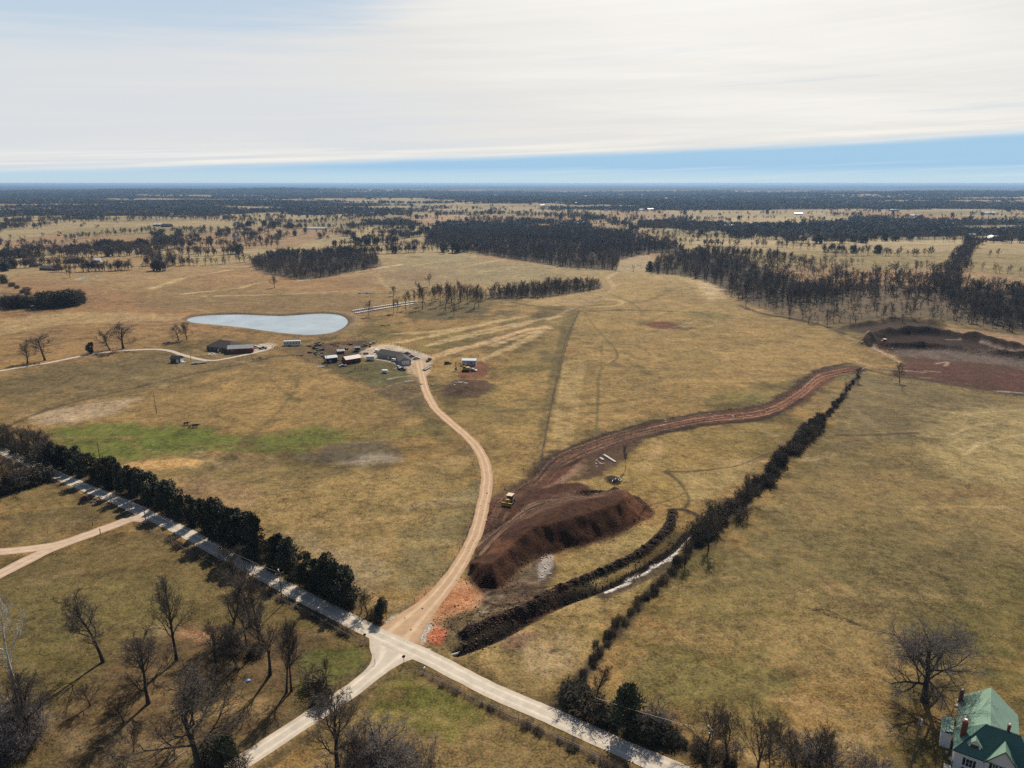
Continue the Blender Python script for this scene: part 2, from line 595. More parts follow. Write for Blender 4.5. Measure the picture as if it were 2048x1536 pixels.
M = {
    'bark': mat('bark', (0.050, 0.040, 0.032), 0.9, 0.35, 3.0, bump=0.4, obj_rand=0.25),
    'twig': mat('twig', (0.105, 0.082, 0.064), 0.9, 0.3, 1.0, obj_rand=0.25),
    'grey_twig': mat('grey_twig', (0.17, 0.145, 0.13), 0.9, 0.3, 1.0, obj_rand=0.15),
    'white_bark': mat('white_bark', (0.50, 0.46, 0.42), 0.8, 0.4, 1.5),
    'cedar': mat('cedar_foliage', (0.020, 0.026, 0.013), 0.8, 0.5, 0.8, hue2=(0.055, 0.060, 0.026), obj_rand=0.2),  # lighter hue mixed in through noise paints some foliage as lit
    'woodtwig': mat('wood_twig', (0.055, 0.045, 0.034), 0.9, 0.3, 0.035, hue2=(0.17, 0.125, 0.090)),
    'brush': mat('brush', (0.085, 0.062, 0.040), 0.9, 0.5, 0.6, hue2=(0.15, 0.11, 0.07), obj_rand=0.3),
    'leafbush': mat('leaf_bush', (0.060, 0.052, 0.030), 0.9, 0.5, 0.6, obj_rand=0.3),
    'farwood': mat('far_wood', (0.042, 0.038, 0.032), 0.95, 0.3, 0.006, hue2=(0.105, 0.085, 0.062)),
    'white': mat('white_paint', (0.78, 0.78, 0.76), 0.5, 0.05, 1.0),
    'whitemetal': mat('white_metal', (0.72, 0.74, 0.75), 0.35, 0.08, 1.0),
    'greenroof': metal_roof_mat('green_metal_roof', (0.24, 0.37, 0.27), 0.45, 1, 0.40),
    'greenroof_shaded': metal_roof_mat('green_metal_roof_shaded', (0.075, 0.17, 0.13), 0.45, 0, 0.55),  # darker copy of the same green roof, its shade put into the colour
    'darkroof': mat('dark_shingle', (0.060, 0.052, 0.050), 0.9, 0.3, 1.5, bump=0.3),
    'brownroof': mat('brown_shingle', (0.050, 0.034, 0.030), 0.9, 0.3, 1.5, bump=0.3),
    'greyroof': metal_roof_mat('grey_metal_roof', (0.34, 0.34, 0.33), 0.9, 0, 0.4),
    'pinkroof': metal_roof_mat('weathered_metal_roof', (0.52, 0.40, 0.36), 0.9, 0, 0.5),
    'redwall': mat('red_barn_wall', (0.16, 0.035, 0.025), 0.8, 0.25, 0.8),
    'brownwall': mat('brown_wall', (0.09, 0.06, 0.045), 0.8, 0.25, 0.8),
    'greywall': mat('grey_wall', (0.30, 0.29, 0.28), 0.8, 0.12, 0.8),
    'brick': mat('chimney_brick', (0.20, 0.07, 0.05), 0.9, 0.35, 5.0, bump=0.4),
    'glass': mat('window_glass', (0.02, 0.025, 0.03), 0.08, 0.2, 1.0, spec=0.8),
    'shutter': mat('dark_shutter', (0.012, 0.012, 0.02), 0.6, 0.2, 4.0),
    'trim': mat('green_trim', (0.03, 0.05, 0.04), 0.6, 0.2, 4.0),
    'black': mat('black_paint', (0.015, 0.015, 0.017), 0.3, 0.3, 1.0),
    'silver': mat('silver_paint', (0.40, 0.41, 0.42), 0.3, 0.1, 1.0, metal=0.3),
    'rubber': mat('rubber', (0.02, 0.02, 0.02), 0.9, 0.2, 3.0),
    'rim': mat('rim_metal', (0.35, 0.35, 0.35), 0.4, 0.2, 3.0),
    'yellow': mat('machine_yellow', (0.50, 0.30, 0.03), 0.5, 0.2, 1.0),
    'steel': mat('dark_steel', (0.07, 0.065, 0.06), 0.6, 0.3, 1.0),
    'tan': mat('canopy_tan', (0.60, 0.48, 0.33), 0.7, 0.1, 1.0),
    'pole': mat('pole_wood', (0.13, 0.11, 0.09), 0.9, 0.25, 2.0),
    'wood': mat('weathered_wood', (0.20, 0.16, 0.12), 0.9, 0.3, 2.0),
    'wire': mat('wire', (0.35, 0.33, 0.30), 0.5, 0.2, 1.0),
    'cow': mat('black_hide', (0.012, 0.010, 0.010), 0.7, 0.3, 2.0),
    'stone': mat('pale_stone', (0.50, 0.46, 0.42), 0.9, 0.25, 1.2, bump=0.4),
    'wrap': mat('white_wrap', (0.80, 0.80, 0.78), 0.5, 0.1, 2.0),
    'rusty': mat('rusty_metal', (0.15, 0.07, 0.04), 0.8, 0.4, 1.5),
    'blue': mat('blue_plastic', (0.10, 0.25, 0.65), 0.5, 0.1, 1.0),
    'canvas': mat('grey_canvas', (0.45, 0.47, 0.48), 0.7, 0.12, 1.0),
    'concrete': mat('concrete', (0.50, 0.48, 0.44), 0.85, 0.15, 1.5),
}

# ------------------------------------------------------------------ the ground sheet
rows = []
y = -600.0
while y < 50:
    rows.append(y)
    y += 10 if y > -100 else 50
y = 52.0
while y < 46000:
    rows.append(y)
    y *= 1.0033 if y < 900 else (1.0055 if y < 2500 else 1.011)
rows = np.array(rows)
NC = 1060
sx = np.linspace(-1.15, 1.15, NC)
YY = np.repeat(rows, NC)
XX = np.tile(sx, len(rows)) * np.maximum(YY, 60.0)
ZZ = works(XX, YY, macro(XX, YY))
NV = len(XX)

STRAW = (0.31, 0.200, 0.080)
OLIVE = (0.115, 0.087, 0.034)
GREEN = (0.10, 0.135, 0.022)
BROWN = (0.125, 0.090, 0.052)
PALE = (0.50, 0.37, 0.20)
ORANGEG = (0.33, 0.20, 0.095)
FLOOR = (0.085, 0.066, 0.046)
REDD = (0.135, 0.055, 0.034)
DARKD = (0.050, 0.026, 0.017)
ORAD = (0.42, 0.20, 0.10)
TRACK = (0.48, 0.31, 0.19)
GRAV = (0.50, 0.43, 0.34)
WHITE = (0.60, 0.57, 0.54)

RR = np.hypot(XX, YY)


def c3(c):
    return np.array(c, dtype=np.float32)


f1 = fbm(XX / 38, YY / 38, 11, 4)
f2 = fbm(XX / 9, YY / 9, 12, 3)
col = c3(OLIVE) + (c3(STRAW) - c3(OLIVE)) * sstep(0.35, 0.61, f1 * 0.6 + f2 * 0.4)[:, None].astype(np.float32)
g = sstep(0.58, 0.74, fbm(XX / 60 + 9, YY / 45, 15, 3))[:, None].astype(np.float32) * 0.35
col = col * (1 - g) + c3((0.16, 0.16, 0.045)) * g
dirt = np.zeros(NV, dtype=np.float32)       # 0 grass .. 1 bare soil (stronger relief)
wet = np.zeros(NV, dtype=np.float32)

# far fields: a patchwork of pastures, then woods taking over with distance
cellx = XX / 330 + 0.35 * vnoise(XX / 300, YY / 300, 51)
celly = YY / 260 + 0.35 * vnoise(XX / 300, YY / 300, 52)
fid = _hash(np.floor(cellx).astype(np.int64), np.floor(celly + 0.15 * cellx).astype(np.int64), 61)
fcol = np.where((fid < 0.55)[:, None], c3((0.40, 0.305, 0.165)), np.where((fid < 0.8)[:, None], c3((0.30, 0.235, 0.115)), c3((0.36, 0.225, 0.125))))
a = sstep(560, 900, RR)[:, None].astype(np.float32)
col = col * (1 - a * 0.75) + fcol * a * 0.75


CLEAR = [GP(q) for q in ([(1380, 478), (1700, 478), (2060, 479), (2060, 492), (1700, 491), (1400, 491)], [(1360, 446), (1430, 434), (1500, 431), (1700, 433), (1690, 446), (1500, 452)], [(0, 446), (250, 436), (540, 428), (760, 438), (640, 466), (300, 468), (0, 490)], [(780, 436), (860, 430), (1000, 430), (1040, 444), (850, 452)], [(1130, 419), (1290, 422), (1285, 436), (1130, 434)], [(1180, 448), (1275, 447), (1280, 466), (1190, 460)])]


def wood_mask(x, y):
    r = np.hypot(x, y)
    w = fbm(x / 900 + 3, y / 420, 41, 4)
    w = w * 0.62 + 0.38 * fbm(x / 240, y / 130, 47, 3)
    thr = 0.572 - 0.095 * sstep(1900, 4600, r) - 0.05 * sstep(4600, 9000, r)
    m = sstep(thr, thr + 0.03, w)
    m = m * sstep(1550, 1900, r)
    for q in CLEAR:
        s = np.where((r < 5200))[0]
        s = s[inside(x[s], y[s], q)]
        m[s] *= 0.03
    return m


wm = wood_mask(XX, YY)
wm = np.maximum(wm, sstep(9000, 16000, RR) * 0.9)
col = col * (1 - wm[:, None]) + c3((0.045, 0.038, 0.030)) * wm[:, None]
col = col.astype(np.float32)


def lay(sel, m, c, d=None):
    m = m.astype(np.float32)
    col[sel] = col[sel] * (1 - m[:, None]) + c3(c) * m[:, None]
    if d is not None:
        dirt[sel] = dirt[sel] * (1 - m) + d * m


def poly(px, c, soft=3.0, s=1.0, d=None, nz=1.0, sc_=6.0):
    pts = smooth_line(GP(px) + [G(*px[0][:2])], 3)[:-1]
    sel = bbox_sel(XX, YY, pts, soft * 3)
    if not len(sel):
        return
    x, y = XX[sel], YY[sel]
    sdv = sdist(x, y, pts) + (fbm(x / sc_, y / sc_, 21, 4) - 0.5) * soft * 3 * nz
    lay(sel, s * sstep(-soft, soft, sdv), c, d)


def line(px, c, w, soft=None, s=1.0, d=None, nz=1.0, sm=True):
    pts = GP(px)
    if sm and len(pts) > 2:
        pts = smooth_line(pts, 4)
    soft = soft or w * 0.5
    sel = bbox_sel(XX, YY, pts, w + soft * 3)
    if not len(sel):
        return
    x, y = XX[sel], YY[sel]
    dd = seg_dist(x, y, pts) + (fbm(x / 5, y / 5, 22, 3) - 0.5) * soft * 2 * nz
    brk = 0.75 + 0.5 * fbm(x / 14, y / 14, 23, 3) if nz else 1.0
    lay(sel, np.clip(s * brk, 0, 1) * sstep(w / 2 + soft, w / 2 - soft * 0.5, dd), c, d)


# --- broad tones of the fields (from the photograph) ---
poly([(0, 560), (210, 500), (470, 540), (700, 560), (740, 640), (360, 690), (0, 710)], ORANGEG, 25, 0.6)
poly([(0, 560), (100, 560), (330, 600), (330, 640), (150, 620), (0, 640)], (0.30, 0.165, 0.085), 20, 0.6)
poly([(330, 575), (700, 590), (750, 600), (700, 622), (520, 625), (390, 622), (280, 612)], (0.215, 0.150, 0.075), 12, 0.7)
poly([(0, 640), (120, 625), (330, 628), (330, 640), (120, 650), (0, 668)], PALE, 6, 0.5)
poly([(0, 745), (300, 705), (560, 712), (500, 730), (300, 790), (60, 830), (0, 850)], (0.185, 0.140, 0.070), 10, 0.75)
poly([(760, 535), (900, 510), (1130, 545), (1200, 570), (950, 570), (780, 575)], (0.30, 0.245, 0.14), 20, 0.7)
poly([(1050, 590), (1230, 545), (1380, 560), (1560, 620), (1750, 700), (1650, 740), (1400, 800), (1130, 900), (1080, 900), (1150, 640)], (0.36, 0.25, 0.105), 20, 0.6)
poly([(1000, 760), (1130, 640), (1090, 900), (985, 900), (900, 830)], (0.31, 0.225, 0.09), 12, 0.5)
poly([(1700, 745), (2048, 790), (2200, 900), (2200, 1250), (1500, 1420), (1240, 1340), (1480, 1080), (1620, 900)], (0.215, 0.172, 0.082), 12, 0.6)
poly([(1700, 745), (1850, 770), (2100, 830), (1800, 880), (1650, 880)], (0.17, 0.135, 0.07), 10, 0.8)
poly([(1880, 820), (2100, 820), (2150, 960), (1900, 950), (1860, 880)], (0.37, 0.29, 0.14), 8, 0.7)
poly([(1900, 1180), (2120, 1120), (2200, 1400), (1980, 1400), (1850, 1300)], (0.140, 0.125, 0.038), 8, 0.6)
poly([(1430, 1150), (1700, 1000), (1900, 1000), (1800, 1150), (1560, 1230)], (0.19, 0.155, 0.065), 12, 0.5)
poly([(1240, 1350), (1450, 1300), (1600, 1370), (1500, 1420), (1300, 1400)], (0.16, 0.15, 0.05), 6, 0.6)
poly([(60, 830), (600, 720), (820, 760), (880, 840), (700, 870), (560, 850), (120, 850)], (0.35, 0.235, 0.10), 8, 0.65)
poly([(60, 830), (190, 805), (280, 795), (200, 835), (90, 850)], (0.42, 0.33, 0.24), 4, 0.7)
poly([(100, 856), (240, 846), (420, 862), (540, 872), (640, 852), (700, 880), (560, 905), (420, 905), (240, 920), (140, 905)], (0.120, 0.155, 0.028), 5, 0.85)
poly([(560, 868), (650, 848), (760, 860), (880, 850), (900, 862), (740, 890), (600, 885)], (0.15, 0.15, 0.045), 6, 0.5)
poly([(600, 910), (700, 885), (770, 880), (800, 915), (720, 930), (620, 925)], (0.12, 0.10, 0.075), 4, 0.8)
poly([(690, 925), (740, 905), (790, 912), (800, 925), (740, 932)], (0.36, 0.31, 0.25), 3, 0.6)
poly([(440, 905), (560, 912), (540, 940), (420, 945)], (0.16, 0.12, 0.07), 4, 0.6)
poly([(255, 925), (420, 905), (600, 935), (860, 930), (900, 900), (950, 960), (940, 1050), (850, 1190), (700, 1170), (400, 1010)], (0.33, 0.25, 0.115), 10, 0.5)
poly([(245, 932), (290, 920), (400, 920), (390, 930), (270, 942)], (0.58, 0.36, 0.16), 2, 0.85)
poly([(280, 975), (400, 950), (520, 1000), (430, 1010)], (0.30, 0.19, 0.12), 5, 0.5)
poly([(560, 1070), (720, 1090), (800, 1150), (720, 1180), (600, 1110)], (0.35, 0.28, 0.18), 5, 0.55)
poly([(780, 1130), (880, 1010), (960, 960), (940, 1050), (860, 1170)], (0.17, 0.15, 0.08), 6, 0.7)
poly([(0, 960), (200, 970), (260, 1020), (100, 1080), (0, 1095)], (0.20, 0.15, 0.07), 5, 0.7)
poly([(0, 1150), (280, 1060), (330, 1075), (520, 1180), (740, 1300), (520, 1480), (0, 1700)], (0.150, 0.118, 0.052), 4, 0.8)
poly([(0, 1180), (300, 1150), (400, 1240), (240, 1250), (0, 1330)], (0.17, 0.145, 0.055), 4, 0.5)
poly([(120, 1440), (360, 1240), (560, 1250), (700, 1310), (520, 1470), (100, 1640)], (0.135, 0.088, 0.048), 5, 0.75)
poly([(370, 1265), (420, 1258), (440, 1275), (400, 1290)], (0.45, 0.22, 0.13), 2, 0.55)
poly([(600, 1300), (720, 1290), (700, 1350), (600, 1400)], (0.10, 0.12, 0.03), 2, 0.75)
poly([(590, 1540), (800, 1345), (1000, 1420), (1300, 1600), (560, 1640)], (0.26, 0.185, 0.085), 3, 0.7)
poly([(760, 1400), (800, 1345), (900, 1380), (960, 1440), (840, 1470), (740, 1450)], (0.13, 0.14, 0.03), 3, 0.8)
poly([(860, 1290), (1040, 1190), (1250, 1130), (1290, 1140), (1130, 1370), (1000, 1360)], (0.36, 0.265, 0.12), 3, 0.75)
poly([(1100, 1130), (1250, 1065), (1340, 1040), (1300, 1090), (1200, 1130), (1110, 1170)], (0.36, 0.27, 0.12), 2.5, 0.8)
poly([(1000, 1330), (1080, 1260), (1120, 1300), (1070, 1370)], (0.17, 0.14, 0.06), 3, 0.6)
poly([(1030, 1290), (1120, 1250), (1150, 1300), (1090, 1360)], (0.42, 0.31, 0.19), 2.5, 0.6)
poly([(1060, 960), (1250, 880), (1560, 845), (1500, 930), (1390, 1010), (1300, 1000), (1160, 985)], (0.29, 0.215, 0.08), 6, 0.6)
poly([(1280, 930), (1310, 880), (1330, 905), (1300, 945)], (0.50, 0.34, 0.19), 3, 0.5)
poly([(1350, 950), (1500, 930), (1500, 960), (1400, 1010), (1370, 990)], (0.38, 0.29, 0.14), 4, 0.6)
# dark and green streaks
poly([(1126, 640), (1153, 626), (1130, 700), (1110, 800), (1082, 890), (1080, 860), (1092, 780)], (0.125, 0.100, 0.042), 1.6, 0.75, None, 0.8)
line([(1157, 624), (1140, 668), (1122, 730), (1103, 810), (1086, 900), (1079, 945)], (0.070, 0.055, 0.03), 0.9, 0.5, 0.8, None, 0.4)
poly([(1075, 705), (1100, 705), (1120, 722), (1090, 725)], (0.12, 0.10, 0.055), 3, 0.7)
poly([(1005, 736), (1060, 730), (1110, 735), (1080, 742), (1020, 745)], (0.12, 0.115, 0.035), 3, 0.7)
line([(1170, 625), (1190, 655), (1228, 695), (1233, 718), (1200, 742), (1196, 800), (1192, 870)], (0.12, 0.105, 0.04), 1.0, 0.8, 0.75)
line([(1204, 680), (1200, 760)], (0.12, 0.12, 0.04), 1.0, 0.8, 0.45)
line([(1025, 604), (1070, 612), (1150, 622), (1250, 620), (1400, 625)], (0.10, 0.085, 0.035), 3.5, 3, 0.8)
line([(1180, 612), (1240, 608), (1300, 600), (1340, 580)], (0.13, 0.11, 0.045), 4, 4, 0.6)
poly([(1390, 620), (1460, 628), (1430, 640), (1370, 630)], (0.15, 0.14, 0.045), 8, 0.6)
poly([(1480, 790), (1580, 770), (1590, 795), (1500, 805)], (0.20, 0.17, 0.065), 8, 0.5)
poly([(1265, 646), (1290, 642), (1340, 643), (1385, 656), (1350, 659), (1300, 654)], (0.13, 0.105, 0.045), 5, 0.8)
poly([(1290, 647), (1330, 643), (1370, 655), (1330, 657), (1300, 653)], (0.17, 0.060, 0.036), 1.5, 0.95, 1)
poly([(150, 560), (560, 575), (420, 600), (240, 585)], (0.27, 0.19, 0.09), 14, 0.35)
poly([(270, 590), (300, 585), (280, 600)], (0.12, 0.10, 0.05), 6, 0.5)
# cut grass stripes, mown tracks, cart tracks
for px in ([(860, 690), (950, 665), (1050, 645), (1120, 632)], [(880, 710), (960, 690), (1030, 665), (1095, 655)], [(770, 690), (860, 672), (940, 655), (1050, 632)], [(900, 680), (980, 664), (1060, 648)], [(960, 720), (1020, 695), (1085, 662)], [(790, 668), (900, 660), (1000, 640)], [(985, 690), (1040, 672), (1092, 656)]):
    line(px, PALE, 5, 3.5, 0.85)
line([(862, 714), (900, 702), (950, 690), (1000, 678), (1045, 662), (1095, 653)], (0.56, 0.38, 0.22), 5.5, 2.5, 0.9)
line([(1000, 672), (1060, 650), (1110, 630), (1150, 618)], (0.16, 0.12, 0.07), 3, 2, 0.7)
line([(1095, 640), (1140, 620), (1180, 606), (1208, 590), (1228, 572), (1215, 558), (1235, 545)], (0.48, 0.36, 0.23), 3.0, 2.5, 0.85)
line([(1190, 602), (1205, 598), (1235, 600), (1243, 606), (1225, 612), (1195, 613)], PALE, 4, 3, 0.7)
line([(1130, 625), (1170, 610), (1205, 592)], (0.16, 0.115, 0.065), 3, 2, 0.7)
poly([(1040, 608), (1130, 590), (1200, 572), (1210, 580), (1180, 605), (1120, 612)], (0.42, 0.30, 0.16), 8, 0.7)
poly([(1370, 555), (1400, 558), (1440, 573), (1452, 590), (1420, 597), (1400, 575)], (0.55, 0.42, 0.25), 10, 0.8)
line([(300, 578), (330, 568), (370, 555), (420, 547), (460, 540)], PALE, 6, 4, 0.9)
line([(365, 588), (440, 580), (480, 576), (510, 567), (535, 564)], PALE, 5, 3, 0.85)
line([(430, 592), (520, 590), (600, 587), (670, 583)], PALE, 4, 3, 0.75)
line([(450, 534), (520, 532), (560, 528)], PALE, 8, 5, 0.6)
line([(600, 562), (650, 552), (700, 545), (780, 533), (800, 529)], (0.52, 0.40, 0.26), 7, 4, 0.85)
line([(690, 552), (740, 545), (790, 541)], PALE, 5, 3, 0.6)
line([(820, 533), (860, 526), (895, 521)], PALE, 5, 3, 0.7)
line([(930, 533), (970, 525), (1015, 518)], PALE, 5, 3, 0.7)
line([(960, 544), (985, 541)], PALE, 5, 3, 0.7)
line([(755, 545), (765, 565), (780, 578)], PALE, 3, 2, 0.5)
line([(1000, 536), (1030, 534), (1070, 533)], PALE, 4, 3, 0.6)
poly([(820, 543), (870, 545), (860, 560), (800, 560), (770, 550)], (0.24, 0.145, 0.085), 8, 0.6)
line([(818, 514), (838, 514)], (0.09, 0.06, 0.035), 9, 4, 0.8)
for k in range(6):
    line([(1108 + 7 * k, 880), (1118 + 7.5 * k, 800), (1131 + 7.5 * k, 720)], (0.44, 0.32, 0.15), 1.6, 1.2, 0.55)
for px in ([(1900, 870), (1960, 850), (2040, 845)], [(1905, 885), (1950, 870), (2010, 905)], [(1920, 900), (1990, 880), (2048, 870)], [(1930, 910), (1960, 885), (1975, 900)], [(1880, 840), (1960, 825), (2048, 820)]):
    line(px, (0.46, 0.37, 0.21), 1.3, 0.9, 0.6)
line([(1675, 870), (1720, 870), (1780, 867), (1835, 866)], (0.075, 0.055, 0.032), 1.8, 1.0, 0.85, 0.8)
line([(420, 936), (480, 890), (545, 835), (590, 780), (600, 745)], (0.16, 0.125, 0.055), 1.5, 1.2, 0.65)
line([(400, 950), (450, 920), (500, 885), (510, 870)], (0.10, 0.08, 0.04), 5, 4, 0.6)
line([(0, 860), (100, 818), (250, 780), (400, 745), (500, 725), (560, 712), (640, 712)], (0.085, 0.065, 0.035), 2.2, 1.5, 0.8)
line([(650, 735), (720, 770), (790, 800)], (0.35, 0.24, 0.13), 1.0, 0.8, 0.5)
poly([(700, 755), (790, 745), (840, 765), (850, 800), (830, 840), (790, 800)], (0.12, 0.088, 0.052), 4, 0.8, 0.4)
poly([(640, 700), (790, 715), (840, 750), (760, 770), (690, 750), (650, 735)], (0.125, 0.115, 0.05), 4, 0.8)
poly([(820, 800), (860, 820), (900, 870), (880, 880), (840, 840)], (0.10, 0.085, 0.04), 3, 0.7)
poly([(610, 690), (700, 682), (740, 686), (728, 712), (700, 735), (655, 735), (640, 715)], (0.080, 0.054, 0.034), 3, 0.85, 0.5)
poly([(560, 700), (610, 690), (645, 705), (640, 728), (590, 715)], (0.13, 0.095, 0.05), 4, 0.7)
poly([(650, 735), (760, 725), (830, 745), (780, 765), (690, 752)], (0.105, 0.095, 0.04), 4, 0.7)
poly([(680, 690), (710, 692), (700, 700), (675, 699)], (0.26, 0.17, 0.10), 3, 0.5)
line([(1630, 1218), (1660, 1222), (1718, 1250)], (0.03, 0.026, 0.018), 0.8, 0.5, 0.8, 0.8)
line([(1332, 943), (1380, 943), (1440, 937), (1480, 930), (1540, 905)], (0.085, 0.065, 0.035), 0.8, 0.5, 0.9)
line([(1330, 943), (1352, 958), (1370, 980), (1378, 1000), (1370, 1015)], (0.06, 0.052, 0.028), 1.3, 1.0, 0.9)
line([(1300, 1010), (1340, 1000), (1370, 985)], (0.09, 0.08, 0.035), 1.0, 0.8, 0.6)

_r = random.Random(77)
for k in range(170):
    bx, by = _r.uniform(-40, 2080), 560 + 960 * _r.random() ** 1.3
    dd = (by - 367) / 700
    an = _r.choice([0.0, 0.15, -0.2, 0.5, -0.6, 1.0])
    L_ = _r.uniform(30, 140) * (0.4 + dd)
    pp = [(bx + L_ * (q - 1) * math.cos(an) + _r.gauss(0, 6), by + L_ * (q - 1) * math.sin(an) * 0.45 + _r.gauss(0, 3)) for q in range(3)]
    line(pp, _r.choice([(0.10, 0.08, 0.035), (0.12, 0.10, 0.03), (0.38, 0.27, 0.13), (0.40, 0.30, 0.17), (0.17, 0.10, 0.055), (0.30, 0.20, 0.08)]), _r.uniform(0.6, 4.5), _r.uniform(0.8, 3.0), _r.uniform(0.2, 0.5), None, 1.2)
# --- woodland floors -------------------------------------------------------
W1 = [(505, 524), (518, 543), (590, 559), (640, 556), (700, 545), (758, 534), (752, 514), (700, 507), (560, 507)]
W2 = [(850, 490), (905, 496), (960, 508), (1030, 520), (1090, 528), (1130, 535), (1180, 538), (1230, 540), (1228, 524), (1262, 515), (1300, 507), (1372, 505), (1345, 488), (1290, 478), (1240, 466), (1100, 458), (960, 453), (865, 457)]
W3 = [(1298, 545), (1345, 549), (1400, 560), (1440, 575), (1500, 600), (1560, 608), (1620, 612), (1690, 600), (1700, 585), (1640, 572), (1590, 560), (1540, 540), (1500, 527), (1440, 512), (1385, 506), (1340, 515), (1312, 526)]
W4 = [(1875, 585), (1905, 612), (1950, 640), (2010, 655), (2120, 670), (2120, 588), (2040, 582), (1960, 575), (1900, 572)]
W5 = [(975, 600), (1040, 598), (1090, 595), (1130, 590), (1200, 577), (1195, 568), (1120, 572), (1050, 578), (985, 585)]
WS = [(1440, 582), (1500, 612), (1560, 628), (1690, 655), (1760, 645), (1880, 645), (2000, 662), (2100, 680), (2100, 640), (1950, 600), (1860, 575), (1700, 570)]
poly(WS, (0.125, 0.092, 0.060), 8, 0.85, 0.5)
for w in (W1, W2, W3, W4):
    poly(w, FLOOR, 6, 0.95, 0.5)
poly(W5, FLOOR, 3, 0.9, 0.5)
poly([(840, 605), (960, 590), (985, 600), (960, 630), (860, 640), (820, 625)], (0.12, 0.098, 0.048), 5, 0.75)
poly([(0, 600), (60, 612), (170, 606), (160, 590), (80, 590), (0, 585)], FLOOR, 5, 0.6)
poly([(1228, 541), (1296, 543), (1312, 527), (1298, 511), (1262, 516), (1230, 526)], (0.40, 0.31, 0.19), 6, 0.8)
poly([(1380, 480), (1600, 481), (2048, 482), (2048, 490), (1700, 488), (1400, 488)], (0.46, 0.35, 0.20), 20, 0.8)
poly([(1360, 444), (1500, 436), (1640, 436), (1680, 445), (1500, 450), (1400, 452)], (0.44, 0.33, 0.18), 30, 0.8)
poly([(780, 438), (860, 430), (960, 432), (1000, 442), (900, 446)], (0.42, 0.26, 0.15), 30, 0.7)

# --- raw earth -------------------------------------------------------------
RD = [(990, 1052), (1010, 1010), (1075, 965), (1115, 925), (1180, 895), (1280, 863), (1400, 838), (1530, 822), (1600, 785), (1640, 752), (1700, 738)]
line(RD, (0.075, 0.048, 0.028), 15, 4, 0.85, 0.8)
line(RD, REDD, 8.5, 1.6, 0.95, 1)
line([(1640, 752), (1600, 785), (1530, 822), (1400, 842)], REDD, 11, 3, 0.9, 1)
line([(1000, 1040), (1080, 985), (1150, 925)], REDD, 9, 2, 0.9, 1)
line([(1005, 1048), (1060, 1000), (1130, 958), (1160, 930)], (0.33, 0.20, 0.13), 3.2, 1.2, 0.8, 0.9)
for off in (-3, 3, 8):
    line([(p[0] + off * 0.7, p[1] + off * 0.8) for p in RD], (0.40, 0.22, 0.14), 0.8, 0.5, 0.85, 0.8, 0.6)
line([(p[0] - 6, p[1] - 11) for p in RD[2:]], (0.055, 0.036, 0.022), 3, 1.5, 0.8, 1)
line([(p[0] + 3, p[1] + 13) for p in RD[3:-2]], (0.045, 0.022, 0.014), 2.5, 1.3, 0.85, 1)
line([(1700, 740), (1670, 745), (1620, 775), (1560, 815)], (0.20, 0.09, 0.045), 3, 1.5, 0.6, 1)
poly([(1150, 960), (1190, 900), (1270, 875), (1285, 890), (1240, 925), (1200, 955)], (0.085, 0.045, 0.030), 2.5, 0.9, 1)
poly(([(935, 1165), (945, 1120), (985, 1060), (1020, 1020), (1080, 975), (1160, 965), (1200, 985), (1260, 990), (1300, 1020), (1290, 1040), (1240, 1068), (1170, 1092), (1095, 1110), (1040, 1140), (1000, 1185), (960, 1190)]), (0.075, 0.031, 0.018), 1.5, 0.97, 1)
poly([(1060, 1010), (1120, 985), (1190, 985), (1240, 998), (1180, 1025), (1110, 1045), (1020, 1060), (990, 1075)], (0.13, 0.075, 0.050), 2, 0.8, 1)
line([(1000, 1060), (1060, 1025), (1150, 1010), (1240, 1000)], (0.20, 0.12, 0.08), 1.5, 1, 0.6, 1)
line([(965, 1095), (1010, 1065), (1090, 1040), (1170, 1020), (1240, 1003)], (0.17, 0.075, 0.04), 1.5, 1, 0.6, 1)
poly([(1235, 1003), (1262, 998), (1290, 1020), (1284, 1042), (1255, 1045)], (0.20, 0.085, 0.045), 1.5, 0.75, 1)
poly([(955, 1105), (1000, 1090), (1035, 1130), (1010, 1130), (970, 1115)], (0.20, 0.085, 0.045), 1.2, 0.7, 1)
poly([(940, 1180), (1000, 1180), (1060, 1130), (1100, 1110), (1110, 1160), (1080, 1185), (1000, 1215), (930, 1210)], (0.12, 0.085, 0.062), 1.5, 0.85, 1)
poly([(1075, 1130), (1098, 1110), (1108, 1118), (1096, 1150), (1080, 1162)], (0.50, 0.44, 0.38), 0.8, 0.75, 1)
poly([(870, 1240), (930, 1200), (1010, 1200), (1080, 1190), (1090, 1215), (1000, 1265), (920, 1300), (880, 1285)], (0.13, 0.095, 0.052), 2, 0.8, 0.8)
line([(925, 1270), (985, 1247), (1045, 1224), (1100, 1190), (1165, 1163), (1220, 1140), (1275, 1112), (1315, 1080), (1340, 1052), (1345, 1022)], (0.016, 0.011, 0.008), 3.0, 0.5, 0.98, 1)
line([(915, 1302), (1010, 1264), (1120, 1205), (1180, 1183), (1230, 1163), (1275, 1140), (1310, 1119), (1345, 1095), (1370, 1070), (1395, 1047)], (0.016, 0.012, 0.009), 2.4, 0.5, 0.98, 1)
line([(1205, 1188), (1262, 1162), (1302, 1142), (1345, 1114)], (0.10, 0.075, 0.055), 4.2, 0.8, 0.9, 1)
for q in range(46):  # pale dashes: ditch water with its broken glint painted into the colour
    t_ = q / 45
    bx, by = 1212 + 138 * t_ + (q * 37 % 7 - 3), 1183 - 76 * t_ + (q * 53 % 15 - 8)
    line([(bx - 3, by + 2.2), (bx + 4, by - 1.8)], (0.68, 0.65, 0.62), 0.6 + 0.9 * ((q * 29 % 10) / 10), 0.35, 0.95, 0.5, 0.5)
